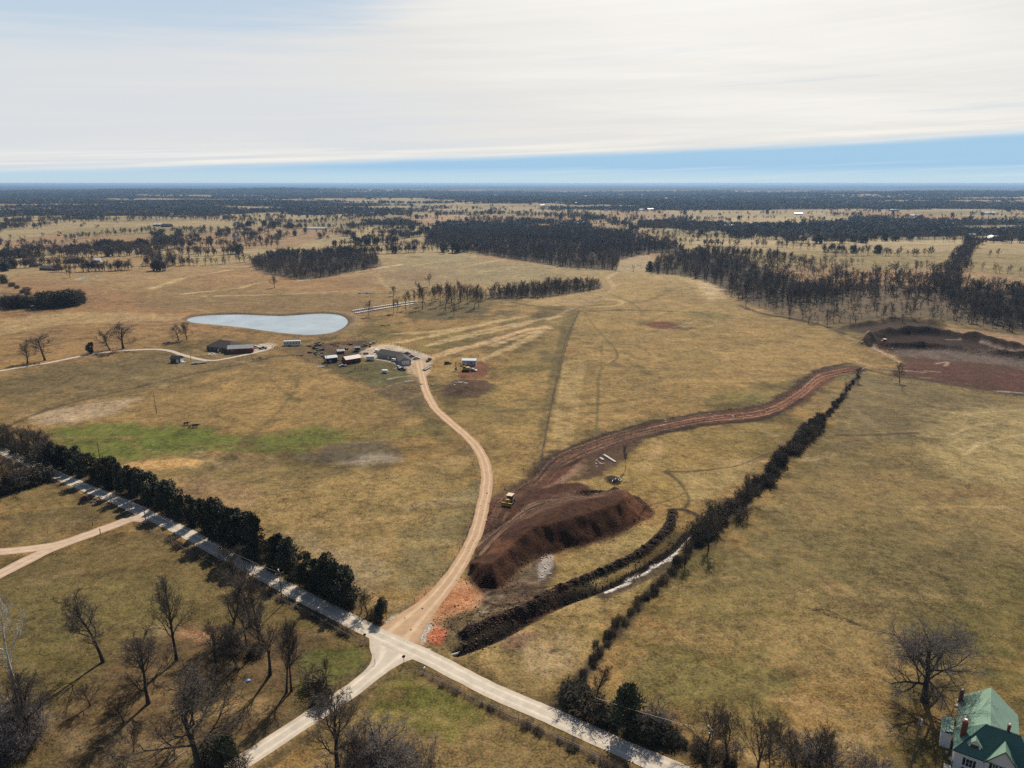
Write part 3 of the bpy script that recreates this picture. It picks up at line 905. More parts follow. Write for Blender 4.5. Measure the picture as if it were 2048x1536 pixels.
for q in range(14):  # smaller dashes carry the painted water glint further up the ditch
    bx, by = 1352 + 2.5 * q, 1099 - 2.7 * q + (q * 53 % 5 - 2)
    line([(bx - 2, by + 2), (bx + 2, by - 2)], (0.62, 0.58, 0.54), 0.5, 0.3, 0.9, 0.5, 0.5)
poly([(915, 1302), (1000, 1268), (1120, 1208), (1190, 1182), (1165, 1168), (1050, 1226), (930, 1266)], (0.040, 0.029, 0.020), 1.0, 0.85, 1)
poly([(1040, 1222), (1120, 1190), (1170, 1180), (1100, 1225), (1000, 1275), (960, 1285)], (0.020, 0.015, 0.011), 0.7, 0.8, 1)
line([(1340, 1020), (1370, 1020), (1395, 1033), (1405, 1048)], (0.045, 0.035, 0.024), 2.2, 1, 0.9, 1)
poly([(1170, 985), (1240, 988), (1290, 1010), (1280, 1012), (1230, 998), (1175, 994)], (0.055, 0.028, 0.018), 1, 0.9, 1)
poly([(1000, 1295), (1030, 1268), (1075, 1262), (1070, 1275), (1030, 1300)], (0.24, 0.14, 0.085), 1.5, 0.85, 1)
poly([(1210, 953), (1225, 950), (1245, 958), (1240, 968), (1222, 968)], (0.030, 0.022, 0.015), 0.6, 0.95, 1)
line([(1075, 935), (1081, 942), (1080, 950)], (0.06, 0.05, 0.03), 1.5, 0.8, 0.8)
_q = random.Random(5)
_cols = [(0.030, 0.017, 0.012), (0.10, 0.055, 0.035), (0.20, 0.11, 0.07), (0.055, 0.030, 0.020), (0.28, 0.17, 0.11), (0.15, 0.07, 0.04)]
for q in range(54):                                   # machine tracks along the haul road and round the heap
    o1, o2 = _q.uniform(-9, 9), _q.uniform(-12, 14)
    i0 = _q.randrange(0, 4)
    seg = RD[i0:i0 + _q.randrange(3, 6)]
    line([(p[0] + o1 + _q.uniform(-4, 4), p[1] + o2 * (0.5 + 0.5 * (p[1] - 700) / 350) + _q.uniform(-2, 2)) for p in seg], _q.choice(_cols), _q.uniform(0.4, 1.1), 0.45, _q.uniform(0.4, 0.8), 1, 0.6)
for q in range(46):
    t_ = q / 45
    A0 = (950 + 25 * _q.random(), 1118 - 40 * _q.random())
    line([A0, (1000 + 60 * t_, 1070 - 55 * t_ + _q.uniform(-8, 8)), (1100 + 40 * t_, 1035 - 40 * t_ + _q.uniform(-6, 6)), (1215 + 35 * _q.random(), 1008 - 16 * t_ + _q.uniform(-3, 3))], _q.choice(_cols), _q.uniform(0.4, 1.0), 0.4, _q.uniform(0.4, 0.8), 1, 0.6)
for q in range(30):                                   # churned ground south of the heap
    bx, by = _q.uniform(930, 1080), _q.uniform(1180, 1255)
    line([(bx, by), (bx + _q.uniform(10, 40), by - _q.uniform(2, 22)), (bx + _q.uniform(45, 80), by - _q.uniform(10, 40))], _q.choice(_cols + [(0.33, 0.26, 0.17)]), _q.uniform(0.4, 1.4), 0.5, _q.uniform(0.4, 0.8), 1, 1)
line([(905, 1190), (925, 1180), (960, 1200), (1000, 1212), (1050, 1205)], (0.035, 0.02, 0.014), 1.0, 0.5, 0.8, 1)
for q in range(26):                                   # tracks in the pit
    bx, by = _q.uniform(1790, 2040), _q.uniform(700, 770)
    line([(bx, by), (bx + _q.uniform(20, 60), by + _q.uniform(0, 6)), (bx + _q.uniform(70, 130), by + _q.uniform(5, 16))], _q.choice(_cols), _q.uniform(0.8, 2.5), 0.9, _q.uniform(0.4, 0.7), 1, 1)
# entrance: orange clay either side of the drive
poly([(770, 1258), (815, 1215), (880, 1165), (935, 1160), (965, 1195), (945, 1222), (890, 1240), (880, 1265), (855, 1290), (800, 1270)], (0.52, 0.27, 0.14), 1.5, 0.95, 0.9)
poly([(880, 1190), (930, 1180), (945, 1200), (900, 1225), (875, 1225)], (0.52, 0.22, 0.10), 1.3, 0.8, 1)
poly([(832, 1268), (850, 1240), (862, 1245), (855, 1270), (848, 1286)], (0.58, 0.55, 0.50), 1.0, 0.9, 0.8)
poly([(765, 1245), (800, 1222), (815, 1230), (800, 1262)], (0.55, 0.50, 0.42), 0.9, 0.85, 0.8)
poly([(852, 1272), (868, 1260), (888, 1262), (886, 1284), (868, 1290)], (0.62, 0.20, 0.10), 0.6, 0.95, 1)
line([(870, 1200), (885, 1185), (920, 1190), (935, 1200)], (0.20, 0.09, 0.05), 0.5, 0.3, 0.6, 1)
# right hand pit
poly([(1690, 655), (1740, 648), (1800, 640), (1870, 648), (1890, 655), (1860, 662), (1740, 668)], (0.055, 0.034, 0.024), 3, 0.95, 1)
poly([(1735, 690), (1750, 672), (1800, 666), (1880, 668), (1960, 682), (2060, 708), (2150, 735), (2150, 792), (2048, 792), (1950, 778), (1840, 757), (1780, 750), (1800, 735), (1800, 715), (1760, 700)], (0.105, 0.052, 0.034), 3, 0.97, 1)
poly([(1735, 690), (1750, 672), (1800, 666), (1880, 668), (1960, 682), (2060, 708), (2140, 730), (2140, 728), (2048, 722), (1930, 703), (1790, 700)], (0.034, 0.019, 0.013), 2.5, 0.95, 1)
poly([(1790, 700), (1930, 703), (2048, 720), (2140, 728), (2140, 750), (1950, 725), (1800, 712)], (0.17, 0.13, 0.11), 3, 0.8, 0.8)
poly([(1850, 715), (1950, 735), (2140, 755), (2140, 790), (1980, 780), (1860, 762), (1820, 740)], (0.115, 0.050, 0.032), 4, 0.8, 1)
for px in ([(1870, 728), (1895, 724), (1890, 732)], [(1850, 742), (1880, 744)], [(1840, 755), (1870, 757)], [(1960, 688), (2000, 700), (2048, 713)], [(1890, 679), (1920, 680)], [(1700, 718), (1750, 735)], [(1880, 695), (1895, 692)], [(1755, 736), (1850, 745)]):
    line(px, (0.46, 0.33, 0.25), 1.3, 0.8, 0.75, 0.8)
line([(1692, 672), (1720, 685), (1755, 700), (1780, 712), (1800, 725)], (0.50, 0.36, 0.26), 2.2, 1.5, 0.7, 0.8)
line([(1480, 612), (1530, 628), (1600, 640), (1650, 652), (1700, 662)], (0.065, 0.042, 0.028), 5, 3, 0.9, 1)
line([(1560, 632), (1640, 650), (1690, 668)], (0.060, 0.038, 0.026), 3, 2, 0.8, 1)
line([(1730, 738), (1790, 752), (1900, 766), (1990, 780), (2048, 790), (2130, 800)], (0.060, 0.050, 0.032), 2.0, 1.2, 0.85, 1)
line([(1990, 782), (2048, 786)], (0.45, 0.40, 0.34), 1.6, 1, 0.7)
poly([(1890, 655), (2048, 672), (2150, 690), (2150, 715), (2048, 700), (1950, 678)], (0.36, 0.235, 0.16), 5, 0.75)
line([(1800, 655), (1900, 640), (1990, 620), (2048, 615)], (0.07, 0.05, 0.035), 3, 2, 0.6, 0.7)
# machine yard
poly([(935, 735), (955, 722), (975, 728), (980, 745), (968, 757), (925, 757), (915, 748)], (0.22, 0.088, 0.05), 1.5, 0.9, 0.9)
poly([(885, 765), (920, 758), (970, 760), (985, 770), (970, 788), (920, 796), (890, 790)], (0.095, 0.052, 0.035), 3, 0.85, 1)
poly([(975, 735), (990, 735), (995, 755), (975, 765)], (0.10, 0.09, 0.04), 3, 0.7)
poly([(880, 735), (905, 732), (915, 755), (890, 770), (868, 760)], (0.34, 0.24, 0.10), 3, 0.6)
# gravel yard
poly([(722, 703), (745, 693), (790, 691), (835, 704), (864, 716), (856, 743), (850, 752), (838, 752), (826, 741), (798, 730), (765, 721), (738, 718), (716, 712)], (0.50, 0.42, 0.34), 1.2, 0.97, 0.4)
poly([(805, 735), (850, 718), (862, 716), (855, 745), (850, 760), (838, 760)], (0.52, 0.37, 0.24), 2, 0.7, 0.4)
poly([(512, 702), (520, 688), (548, 686), (550, 694), (530, 702), (505, 706)], (0.50, 0.44, 0.36), 1, 0.9, 0.4)
poly([(485, 702), (500, 697), (515, 700), (505, 704)], (0.60, 0.52, 0.46), 0.8, 0.9, 0.3)
line([(758, 765), (790, 755), (820, 752)], (0.48, 0.44, 0.40), 1.2, 0.8, 0.6, 0.5, 2)
line([(770, 775), (800, 765), (835, 760)], (0.45, 0.36, 0.28), 1.2, 0.8, 0.5, 0.5, 2)
# pond rims
for pts, z, dep in PONDS[:1]:
    sel = bbox_sel(XX, YY, pts, 30)
    dd = -sdist(XX[sel], YY[sel], pts)
    east = sstep(-175, -150, XX[sel])
    lay(sel, sstep(16, 5, dd) * east * 0.8, (0.27, 0.20, 0.12))
    lay(sel, sstep(5, 1.2, dd) * 0.8, (0.13, 0.10, 0.07))
# road verges
ROAD = smooth_line([(-160, 840), (-60, 880), (0, 900), (60, 927), (110, 949), (160, 971), (235, 1001), (300, 1032), (367, 1063), (433, 1101), (475, 1122), (560, 1169), (622, 1202), (685, 1233), (745, 1264), (800, 1290), (842, 1309), (898, 1337), (962, 1370), (1024, 1399), (1138, 1448), (1240, 1495), (1330, 1533), (1420, 1572), (1560, 1630)], 3)
SIDE = smooth_line([(800, 1286), (775, 1318), (748, 1345), (709, 1377), (662, 1409), (620, 1436), (565, 1472), (512, 1507), (440, 1552), (340, 1612)], 3)
LDRIVE = smooth_line([(300, 1034), (262, 1038), (213, 1056), (170, 1072), (133, 1085), (100, 1098), (50, 1123), (0, 1148), (-60, 1180)], 3)
LDRIVE2 = smooth_line([(125, 1086), (90, 1094), (40, 1100), (0, 1104), (-60, 1106)], 3)
DRIVE = smooth_line([(790, 1275), (822, 1243), (858, 1208), (893, 1168), (930, 1112), (953, 1062), (966, 1010), (974, 960), (969, 925), (948, 887), (905, 848), (872, 818), (853, 785), (845, 755), (840, 735), (838, 722)], 3)
HDRIVE = smooth_line([(-120, 772), (-40, 752), (0, 742), (90, 727), (140, 717), (200, 706), (290, 699), (335, 701), (365, 710), (400, 719), (430, 721), (470, 714), (520, 703), (542, 695)], 3)
line([(0, 915), (60, 945), (160, 992), (235, 1020), (300, 1056), (420, 1118), (520, 1175), (620, 1228), (700, 1268), (748, 1300)], (0.11, 0.075, 0.045), 2.0, 1.2, 0.75, 0.6)
line([(840, 1340), (900, 1375), (1000, 1425), (1100, 1470), (1230, 1530), (1330, 1575)], (0.095, 0.062, 0.04), 1.8, 1.0, 0.8, 0.6)
line([(750, 1325), (690, 1360), (600, 1422), (500, 1482), (420, 1530)], (0.085, 0.07, 0.035), 1.6, 1.0, 0.7, 0.6)
line([(780, 1352), (700, 1412), (600, 1482), (500, 1550)], (0.11, 0.08, 0.045), 1.6, 1.0, 0.7, 0.6)
line([(460, 1090), (540, 1130), (640, 1180), (740, 1240)], (0.10, 0.075, 0.045), 4.0, 2.0, 0.7, 0.5)
line([(110, 930), (240, 980), (400, 1060), (470, 1100)], (0.09, 0.065, 0.042), 5.0, 2.0, 0.8, 0.5)
line([(0, 880), (60, 905), (110, 930)], (0.09, 0.065, 0.042), 8.0, 2.0, 0.8, 0.5)
HEDGE = [(1128, 1396), (1160, 1360), (1195, 1310), (1240, 1252), (1290, 1198), (1330, 1155), (1375, 1110), (1420, 1065), (1470, 1020), (1520, 975), (1560, 925), (1600, 885), (1640, 845), (1680, 800), (1715, 752)]
line(HEDGE, (0.075, 0.055, 0.035), 2.6, 1.5, 0.9, 0.6)
line([(1130, 1396), (1250, 1455), (1400, 1515), (1500, 1560)], (0.085, 0.062, 0.038), 5, 3, 0.8, 0.5)

gr_ = (1 - dirt)[:, None] * sstep(1600, 500, RR)[:, None].astype(np.float32)
col *= 1 - gr_ * np.array([0.05, 0.10, 0.16], dtype=np.float32)
idx = np.arange(len(rows) * NC).reshape(len(rows), NC)
F = np.stack([idx[:-1, :-1], idx[:-1, 1:], idx[1:, 1:], idx[1:, :-1]], -1).reshape(-1, 4)
gme = np_mesh('ground', np.stack([XX, YY, ZZ], -1), F, None, True)
at = gme.color_attributes.new('tint', 'FLOAT_COLOR', 'POINT')
at.data.foreach_set('color', np.concatenate([col, dirt[:, None]], 1).astype(np.float32).ravel())


def ground_mat():
    m = bpy.data.materials.new('ground')
    m.use_nodes = True
    t = m.node_tree
    b = t.nodes['Principled BSDF']
    a = nd(t, 'ShaderNodeAttribute', attribute_name='tint')
    tint, soil = a.outputs['Color'], a.outputs['Alpha']
    tc = nd(t, 'ShaderNodeTexCoord')
    v = tc.outputs['Object']
    na = noise(t, v, 1.9, 4, 0.7)
    nb = noise(t, v, 0.42, 4, 0.65)
    nc = noise(t, v, 0.11, 4, 0.6, 0.5)
    nd4 = noise(t, v, 5.0, 2, 0.6)
    nfar = noise(t, v, 0.02, 5, 0.65)
    k = math_n(t, 'ADD', math_n(t, 'MULTIPLY', math_n(t, 'SUBTRACT', na, 0.5), 3.0), 1.0)
    k = math_n(t, 'ADD', k, math_n(t, 'MULTIPLY', math_n(t, 'SUBTRACT', nb, 0.5), 1.9))
    k = math_n(t, 'ADD', k, math_n(t, 'MULTIPLY', math_n(t, 'SUBTRACT', nd4, 0.5), 1.8))
    k = math_n(t, 'ADD', k, math_n(t, 'MULTIPLY', math_n(t, 'SUBTRACT', nc, 0.5), 1.5))
    k = math_n(t, 'ADD', k, math_n(t, 'MULTIPLY', math_n(t, 'SUBTRACT', nfar, 0.5), 1.0))
    k = math_n(t, 'MULTIPLY', math_n(t, 'MAXIMUM', k, 0.30), 0.86)
    kc = nd(t, 'ShaderNodeCombineXYZ')
    for i in range(3):
        t.links.new(k, kc.inputs[i])
    c = mixc(t, 1.0, tint, kc.outputs[0], 'MULTIPLY')
    # hue drift: greener and more orange tufts on grass
    grass = math_n(t, 'SUBTRACT', 1.0, soil)
    gh = math_n(t, 'MULTIPLY', smooth(t, noise(t, v, 0.8, 3, 0.6), 0.52, 0.66), grass)
    c = mixc(t, math_n(t, 'MULTIPLY', gh, 0.42), c, mixc(t, 1.0, c, (0.62, 0.92, 0.42), 'MULTIPLY'))
    ns = nd(t, 'ShaderNodeMapping')
    ns.inputs['Location'].default_value = (91, 37, 5)
    t.links.new(v, ns.inputs[0])
    oh = math_n(t, 'MULTIPLY', smooth(t, noise(t, ns.outputs[0], 0.9, 3, 0.6), 0.54, 0.68), grass)
    c = mixc(t, math_n(t, 'MULTIPLY', oh, 0.42), c, mixc(t, 1.0, c, (1.25, 0.88, 0.72), 'MULTIPLY'))
    t.links.new(c, b.inputs['Base Color'])
    b.inputs['Roughness'].default_value = 0.95
    b.inputs['Specular IOR Level'].default_value = 0.12
    hgt = math_n(t, 'ADD', math_n(t, 'MULTIPLY', na, 0.6), math_n(t, 'MULTIPLY', nb, 0.9))
    rid = noise(t, v, 0.9, 6, 0.75, 1.2)
    hgt = math_n(t, 'ADD', hgt, math_n(t, 'MULTIPLY', math_n(t, 'MULTIPLY', rid, soil), 2.6))
    bn = nd(t, 'ShaderNodeBump')
    bn.inputs['Strength'].default_value = 0.75
    bn.inputs['Distance'].default_value = 0.38
    t.links.new(hgt, bn.inputs['Height'])
    t.links.new(bn.outputs[0], b.inputs['Normal'])
    return m


gme.materials.append(ground_mat())
go = bpy.data.objects.new('ground', gme)
C.objects.link(go)
tag(go, kind='structure')


# water
def water_mat():
    m = bpy.data.materials.new('pond_water')
    m.use_nodes = True
    t = m.node_tree
    b = t.nodes['Principled BSDF']
    b.inputs['Base Color'].default_value = (0.30, 0.36, 0.39, 1)
    b.inputs['Roughness'].default_value = 0.12
    b.inputs['Specular IOR Level'].default_value = 1.0
    b.inputs['IOR'].default_value = 1.5
    tc = nd(t, 'ShaderNodeTexCoord')
    n = noise(t, tc.outputs['Object'], 0.8, 3, 0.6)
    t.links.new(ramp(t, noise(t, tc.outputs['Object'], 0.035, 5, 0.6, 0.8), [(0.35, (0.25, 0.30, 0.32)), (0.65, (0.38, 0.44, 0.46))]), b.inputs['Base Color'])
    bn = nd(t, 'ShaderNodeBump')
    bn.inputs['Strength'].default_value = 0.55
    bn.inputs['Distance'].default_value = 0.12
    t.links.new(n, bn.inputs['Height'])
    t.links.new(bn.outputs[0], b.inputs['Normal'])
    return m


WM = water_mat()
for i, (pts, z, dep) in enumerate(PONDS):
    cx = sum(p[0] for p in pts) / len(pts)
    cy = sum(p[1] for p in pts) / len(pts)
    ex = [(cx + (p[0] - cx) * 1.02, cy + (p[1] - cy) * 1.02, z - 0.35) for p in pts]
    mb = MB()
    mb.face(ex)
    o = mb.build('pond_water', WM)
    tag(o, kind='structure')


# roads -------------------------------------------------------------------
def road_mat(name, base, worn, edge, dust=0.0):
    m = bpy.data.materials.new(name)
    m.use_nodes = True
    t = m.node_tree
    b = t.nodes['Principled BSDF']
    uv = nd(t, 'ShaderNodeUVMap', uv_map='UVMap')
    s = nd(t, 'ShaderNodeSeparateXYZ')
    t.links.new(uv.outputs[0], s.inputs[0])
    tc = nd(t, 'ShaderNodeTexCoord')
    v = tc.outputs['Object']
    u = s.outputs[0]                                     # 0..1 across
    wob = math_n(t, 'MULTIPLY', math_n(t, 'SUBTRACT', noise(t, v, 0.12, 3), 0.5), 0.12)
    u2 = math_n(t, 'ADD', u, wob)
    w = math_n(t, 'ABSOLUTE', math_n(t, 'SUBTRACT', math_n(t, 'ABSOLUTE', math_n(t, 'SUBTRACT', u2, 0.5)), 0.22))
    wheel = math_n(t, 'SUBTRACT', 1.0, smooth(t, w, 0.02, 0.11))
    ed = smooth(t, math_n(t, 'ABSOLUTE', math_n(t, 'SUBTRACT', u2, 0.5)), 0.36, 0.5)
    c = mixc(t, math_n(t, 'MULTIPLY', wheel, 0.75), base, worn)
    c = mixc(t, math_n(t, 'MULTIPLY', ed, 0.6), c, edge)
    n = noise(t, v, 0.35, 5, 0.65)
    n2 = noise(t, v, 3.0, 3, 0.7)
    k = math_n(t, 'ADD', 0.40, math_n(t, 'ADD', math_n(t, 'MULTIPLY', n, 0.75), math_n(t, 'MULTIPLY', n2, 0.45)))
    kc = nd(t, 'ShaderNodeCombineXYZ')
    for i in range(3):
        t.links.new(k, kc.inputs[i])
    c = mixc(t, 1.0, c, kc.outputs[0], 'MULTIPLY')
    t.links.new(c, b.inputs['Base Color'])
    b.inputs['Roughness'].default_value = 0.9
    b.inputs['Specular IOR Level'].default_value = 0.25
    bn = nd(t, 'ShaderNodeBump')
    bn.inputs['Strength'].default_value = 0.4
    bn.inputs['Distance'].default_value = 0.06
    t.links.new(n2, bn.inputs['Height'])
    t.links.new(bn.outputs[0], b.inputs['Normal'])
    return m


def ribbon(name, px, width, mt, lift, jit=0.25, widths=None):
    P = GP(px)
    # resample about every 1.2 m
    pts, w = [], []
    acc = 0
    n = len(P)
    for i in range(n - 1):
        d = math.dist(P[i], P[i + 1])
        k = max(1, int(d / 1.5))
        for j in range(k):
            t = j / k
            pts.append((P[i][0] * (1 - t) + P[i + 1][0] * t, P[i][1] * (1 - t) + P[i + 1][1] * t))
            q = (i + t) / (n - 1)
            w.append(width if not widths else float(np.interp(q, [a[0] for a in widths], [a[1] for a in widths])))
    pts.append(P[-1])
    w.append(w[-1])
    V, UV, Fc = [], [], []
    NA = 7
    L = 0
    for i, p in enumerate(pts):
        a, b = pts[max(i - 2, 0)], pts[min(i + 2, len(pts) - 1)]
        dx, dy = b[0] - a[0], b[1] - a[1]
        l = math.hypot(dx, dy) or 1
        nx, ny = dy / l, -dx / l
        if i:
            L += math.dist(p, pts[i - 1])
        j1 = (float(vnoise(L / 1.7, 3.3, 5)) + float(vnoise(L / 5, 1.3, 8)) - 1) * jit
        j2 = (float(vnoise(L / 1.7, 9.3, 6)) + float(vnoise(L / 5, 7.3, 9)) - 1) * jit
        hw = w[i] / 2
        for k in range(NA):
            u = k / (NA - 1)
            off = -(hw + j1) + (2 * hw + j1 + j2) * u
            V.append((p[0] + nx * off, p[1] + ny * off))
            UV.append((u, L / 10))
    V = np.array(V)
    Z = works(V[:, 0].copy(), V[:, 1].copy(), macro(V[:, 0], V[:, 1])) + lift
    n = len(pts)
    ii = np.arange(n * NA).reshape(n, NA)
    Fq = np.stack([ii[:-1, :-1], ii[:-1, 1:], ii[1:, 1:], ii[1:, :-1]], -1).reshape(-1, 4)
    me = np_mesh(name, np.column_stack([V, Z]), Fq, mt, True)
    uvl = me.uv_layers.new(name='UVMap')
    vi = Fq.ravel()
    uvl.data.foreach_set('uv', np.array(UV)[vi].astype(np.float32).ravel())
    o = bpy.data.objects.new(name, me)
    C.objects.link(o)
    tag(o, kind='structure')
    return o


chip = road_mat('chip_seal', (0.52, 0.45, 0.365), (0.66, 0.575, 0.465), (0.50, 0.37, 0.27))
clay = road_mat('clay_gravel', (0.44, 0.29, 0.175), (0.60, 0.43, 0.28), (0.40, 0.24, 0.13))
pale_clay = road_mat('pale_clay', (0.50, 0.36, 0.25), (0.60, 0.46, 0.34), (0.44, 0.30, 0.19))
pale = road_mat('pale_gravel', (0.46, 0.39, 0.31), (0.56, 0.49, 0.40), (0.38, 0.30, 0.22))
ribbon('paved_road', ROAD, 4.9, chip, 0.060)
ribbon('side_road', SIDE, 4.3, chip, 0.052, 0.2, [(0, 17), (0.06, 14), (0.11, 8.5), (0.17, 5.6), (0.25, 4.6), (1, 4.5)])
ribbon('gravel_driveway', DRIVE, 4.2, clay, 0.044, 0.35, [(0, 13), (0.06, 10), (0.14, 6.0), (0.25, 4.6), (0.85, 4.4), (1, 6)])
ribbon('field_driveway', LDRIVE, 5, pale_clay, 0.044, 0.5, [(0, 10), (0.12, 5.0), (1, 5.2)])
ribbon('field_driveway', LDRIVE2, 4.4, pale_clay, 0.048, 0.3)
ribbon('house_driveway', HDRIVE, 3.6, pale, 0.09, 0.3)

# ------------------------------------------------------------------ trees


def frame(d):
    a = d.orthogonal().normalized()
    return a, d.cross(a)


class Tri:
    def __init__(s):
        s.v, s.f = [], []

    def cone(s, pts, rad, n):
        base = len(s.v)
        k = len(pts)
        for i, p in enumerate(pts):
            d = (pts[min(i + 1, k - 1)] - pts[max(i - 1, 0)]).normalized()
            a, b = frame(d)
            for j in range(n):
                t = 2 * math.pi * j / n
                s.v.append(tuple(p + (a * math.cos(t) + b * math.sin(t)) * rad[i]))
        for i in range(k - 1):
            for j in range(n):
                a0 = base + i * n + j
                a1 = base + i * n + (j + 1) % n
                s.f.append((a0, a1, a1 + n))
                s.f.append((a0, a1 + n, a0 + n))

    def blade(s, p, q, w, r):
        d = q - p
        a = d.cross(Vector((r.uniform(-1, 1), r.uniform(-1, 1), r.uniform(-1, 1))))
        if a.length < 1e-6:
            return
        a.normalize()
        n = len(s.v)
        s.v += [tuple(p - a * w), tuple(p + a * w), tuple(q)]
        s.f.append((n, n + 1, n + 2))

    def leaf(s, p, sz, r):
        a = Vector((r.gauss(0, 1), r.gauss(0, 1), r.gauss(0, 1))).normalized()
        b = frame(a)[0]
        n = len(s.v)
        s.v += [tuple(p + a * sz), tuple(p - a * sz * .5 + b * sz * .7), tuple(p - a * sz * .5 - b * sz * .7)]
        s.f.append((n, n + 1, n + 2))

    def arr(s):
        return np.array(s.v, dtype=np.float32), np.array(s.f, dtype=np.int32)


def bare_tree(seed, H=15.0, levels=4, form='oak', tw=0.022, kids=(9, 6, 6, 5), trunk_sides=7, split=1, segs=(7, 5, 4, 3, 2)):
    """returns (trunk Tri, crown Tri); the trunk holds the bole and the first limbs"""
    r = random.Random(seed)
    T, K = Tri(), Tri()
    F_ = {'oak': dict(first=0.22, ang=(55, 30), ln=0.46, up=0.10, rad=0.022),
          'tall': dict(first=0.30, ang=(50, 24), ln=0.40, up=0.15, rad=0.018),
          'wood': dict(first=0.26, ang=(40, 26), ln=0.40, up=0.15, rad=0.012),
          'round': dict(first=0.18, ang=(65, 30), ln=0.50, up=0.03, rad=0.026),
          'willow': dict(first=0.20, ang=(66, 25), ln=0.62, up=-0.02, rad=0.033),
          'vase': dict(first=0.16, ang=(38, 26), ln=0.60, up=0.10, rad=0.022)}[form]

    def grow(p, d, L, rad, lv):
        ns = segs[min(lv, 4)]
        pts, rads = [p.copy()], [rad]
        wob = (0.07, 0.20, 0.24, 0.28, 0.3)[min(lv, 4)]
        for i in range(ns):
            d = (d + Vector((r.gauss(0, wob), r.gauss(0, wob), r.gauss(0, wob) * .7 + (F_['up'] if lv else 0.1)))).normalized()
            p = p + d * (L / ns)
            pts.append(p.copy())
            e = (i + 1) / ns
            rads.append(rad * (1 - 0.72 * e if lv else 1 - 0.80 * e))
        if lv == 0:
            rads[0] *= 1.35
            T.cone(pts, rads, trunk_sides)
        elif lv <= split:
            T.cone(pts, rads, 5 if levels >= 4 else 3)
        elif lv <= split + 1 and levels >= 4:
            K.cone(pts, [max(q, tw) for q in rads], 3)
        else:
            for i in range(ns):
                K.blade(pts[i], pts[i + 1], max(rads[i], tw), r)
        if lv >= levels:
            return
        n = kids[min(lv, len(kids) - 1)]
        lo = F_['first'] if lv == 0 else 0.18
        for c in range(n):
            t = lo + (1 - lo) * ((c + r.random()) / n)
            f = t * ns
            i = min(int(f), ns - 1)
            q = pts[i].lerp(pts[i + 1], f - i)
            dd = (pts[i + 1] - pts[i]).normalized()
            az = r.random() * 2 * math.pi if lv else c * 2.4 + r.uniform(-.5, .5)
            ang = R(max(12, r.gauss(F_['ang'][0] * (1 - 0.45 * t if lv == 0 else 0.75), F_['ang'][1] * 0.5)))
            a, b = frame(dd)
            nd_ = dd * math.cos(ang) + (a * math.cos(az) + b * math.sin(az)) * math.sin(ang)
            if lv == 0:
                l2 = H * F_['ln'] * (1.08 - 0.62 * t) * r.uniform(0.75, 1.15)
                r2 = rads[i] * r.uniform(0.42, 0.62)
            else:
                l2 = L * r.uniform(0.42, 0.66) * (1.05 - 0.4 * t)
                r2 = rads[i] * r.uniform(0.45, 0.65)
            grow(q, nd_, l2, r2, lv + 1)

    lean = Vector((r.gauss(0, .03), r.gauss(0, .03), 1)).normalized()
    tl = {'oak': .80, 'tall': .88, 'wood': .80, 'round': .72, 'willow': .74, 'vase': .62}[form]
    grow(Vector((0, 0, -0.2)), lean, H * tl, H * F_['rad'], 0)
    # normalise the height to H
    zs = max(v[2] for v in K.v)
    k = H / zs
    for q in (T, K):
        q.v = [(v[0] * k, v[1] * k, v[2] * k) for v in q.v]
    return T, K


def cedar(seed, H=9.0, W_=2.6, n=2600, leaf=0.34, shape='cone'):
    r = random.Random(seed)
    T, K = Tri(), Tri()
    T.cone([Vector((0, 0, -0.3)), Vector((0, 0, H * .45)), Vector((0, 0, H * .92))], [H * .022, H * .014, 0.03], 5)
    lobes = []
    for i in range(26):
        z = r.uniform(0.10, 0.97)
        prof = (1 - z) ** 0.55 * (0.55 + 0.45 * min(1, z * 5)) if shape == 'cone' else math.sqrt(max(0, 1 - (2 * z - 1.02) ** 2))
        az = r.random() * 6.28
        rr = W_ * prof * r.uniform(0.35, 0.85)
        lobes.append((Vector((math.cos(az) * rr, math.sin(az) * rr, z * H)), W_ * r.uniform(0.28, 0.5) * (0.5 + prof * .6)))
    for i in range(n):
        c, s = r.choice(lobes)
        d = Vector((r.gauss(0, 1), r.gauss(0, 1), r.gauss(0, 1))).normalized()
        p = c + Vector((d.x, d.y, d.z * 1.25)) * s * r.uniform(0.5, 1.08)
        if p.z > 0.25:
            K.leaf(p, leaf * r.uniform(0.6, 1.3), r)
    for i in range(n // 14):                     # protruding sprays
        c, s = r.choice(lobes)
        d = Vector((r.gauss(0, 1), r.gauss(0, 1), abs(r.gauss(0.3, .7)))).normalized()
        p = c + d * s
        K.blade(p, p + (d + Vector((0, 0, .6))) * s * .45, leaf * .5, r)
    return T, K


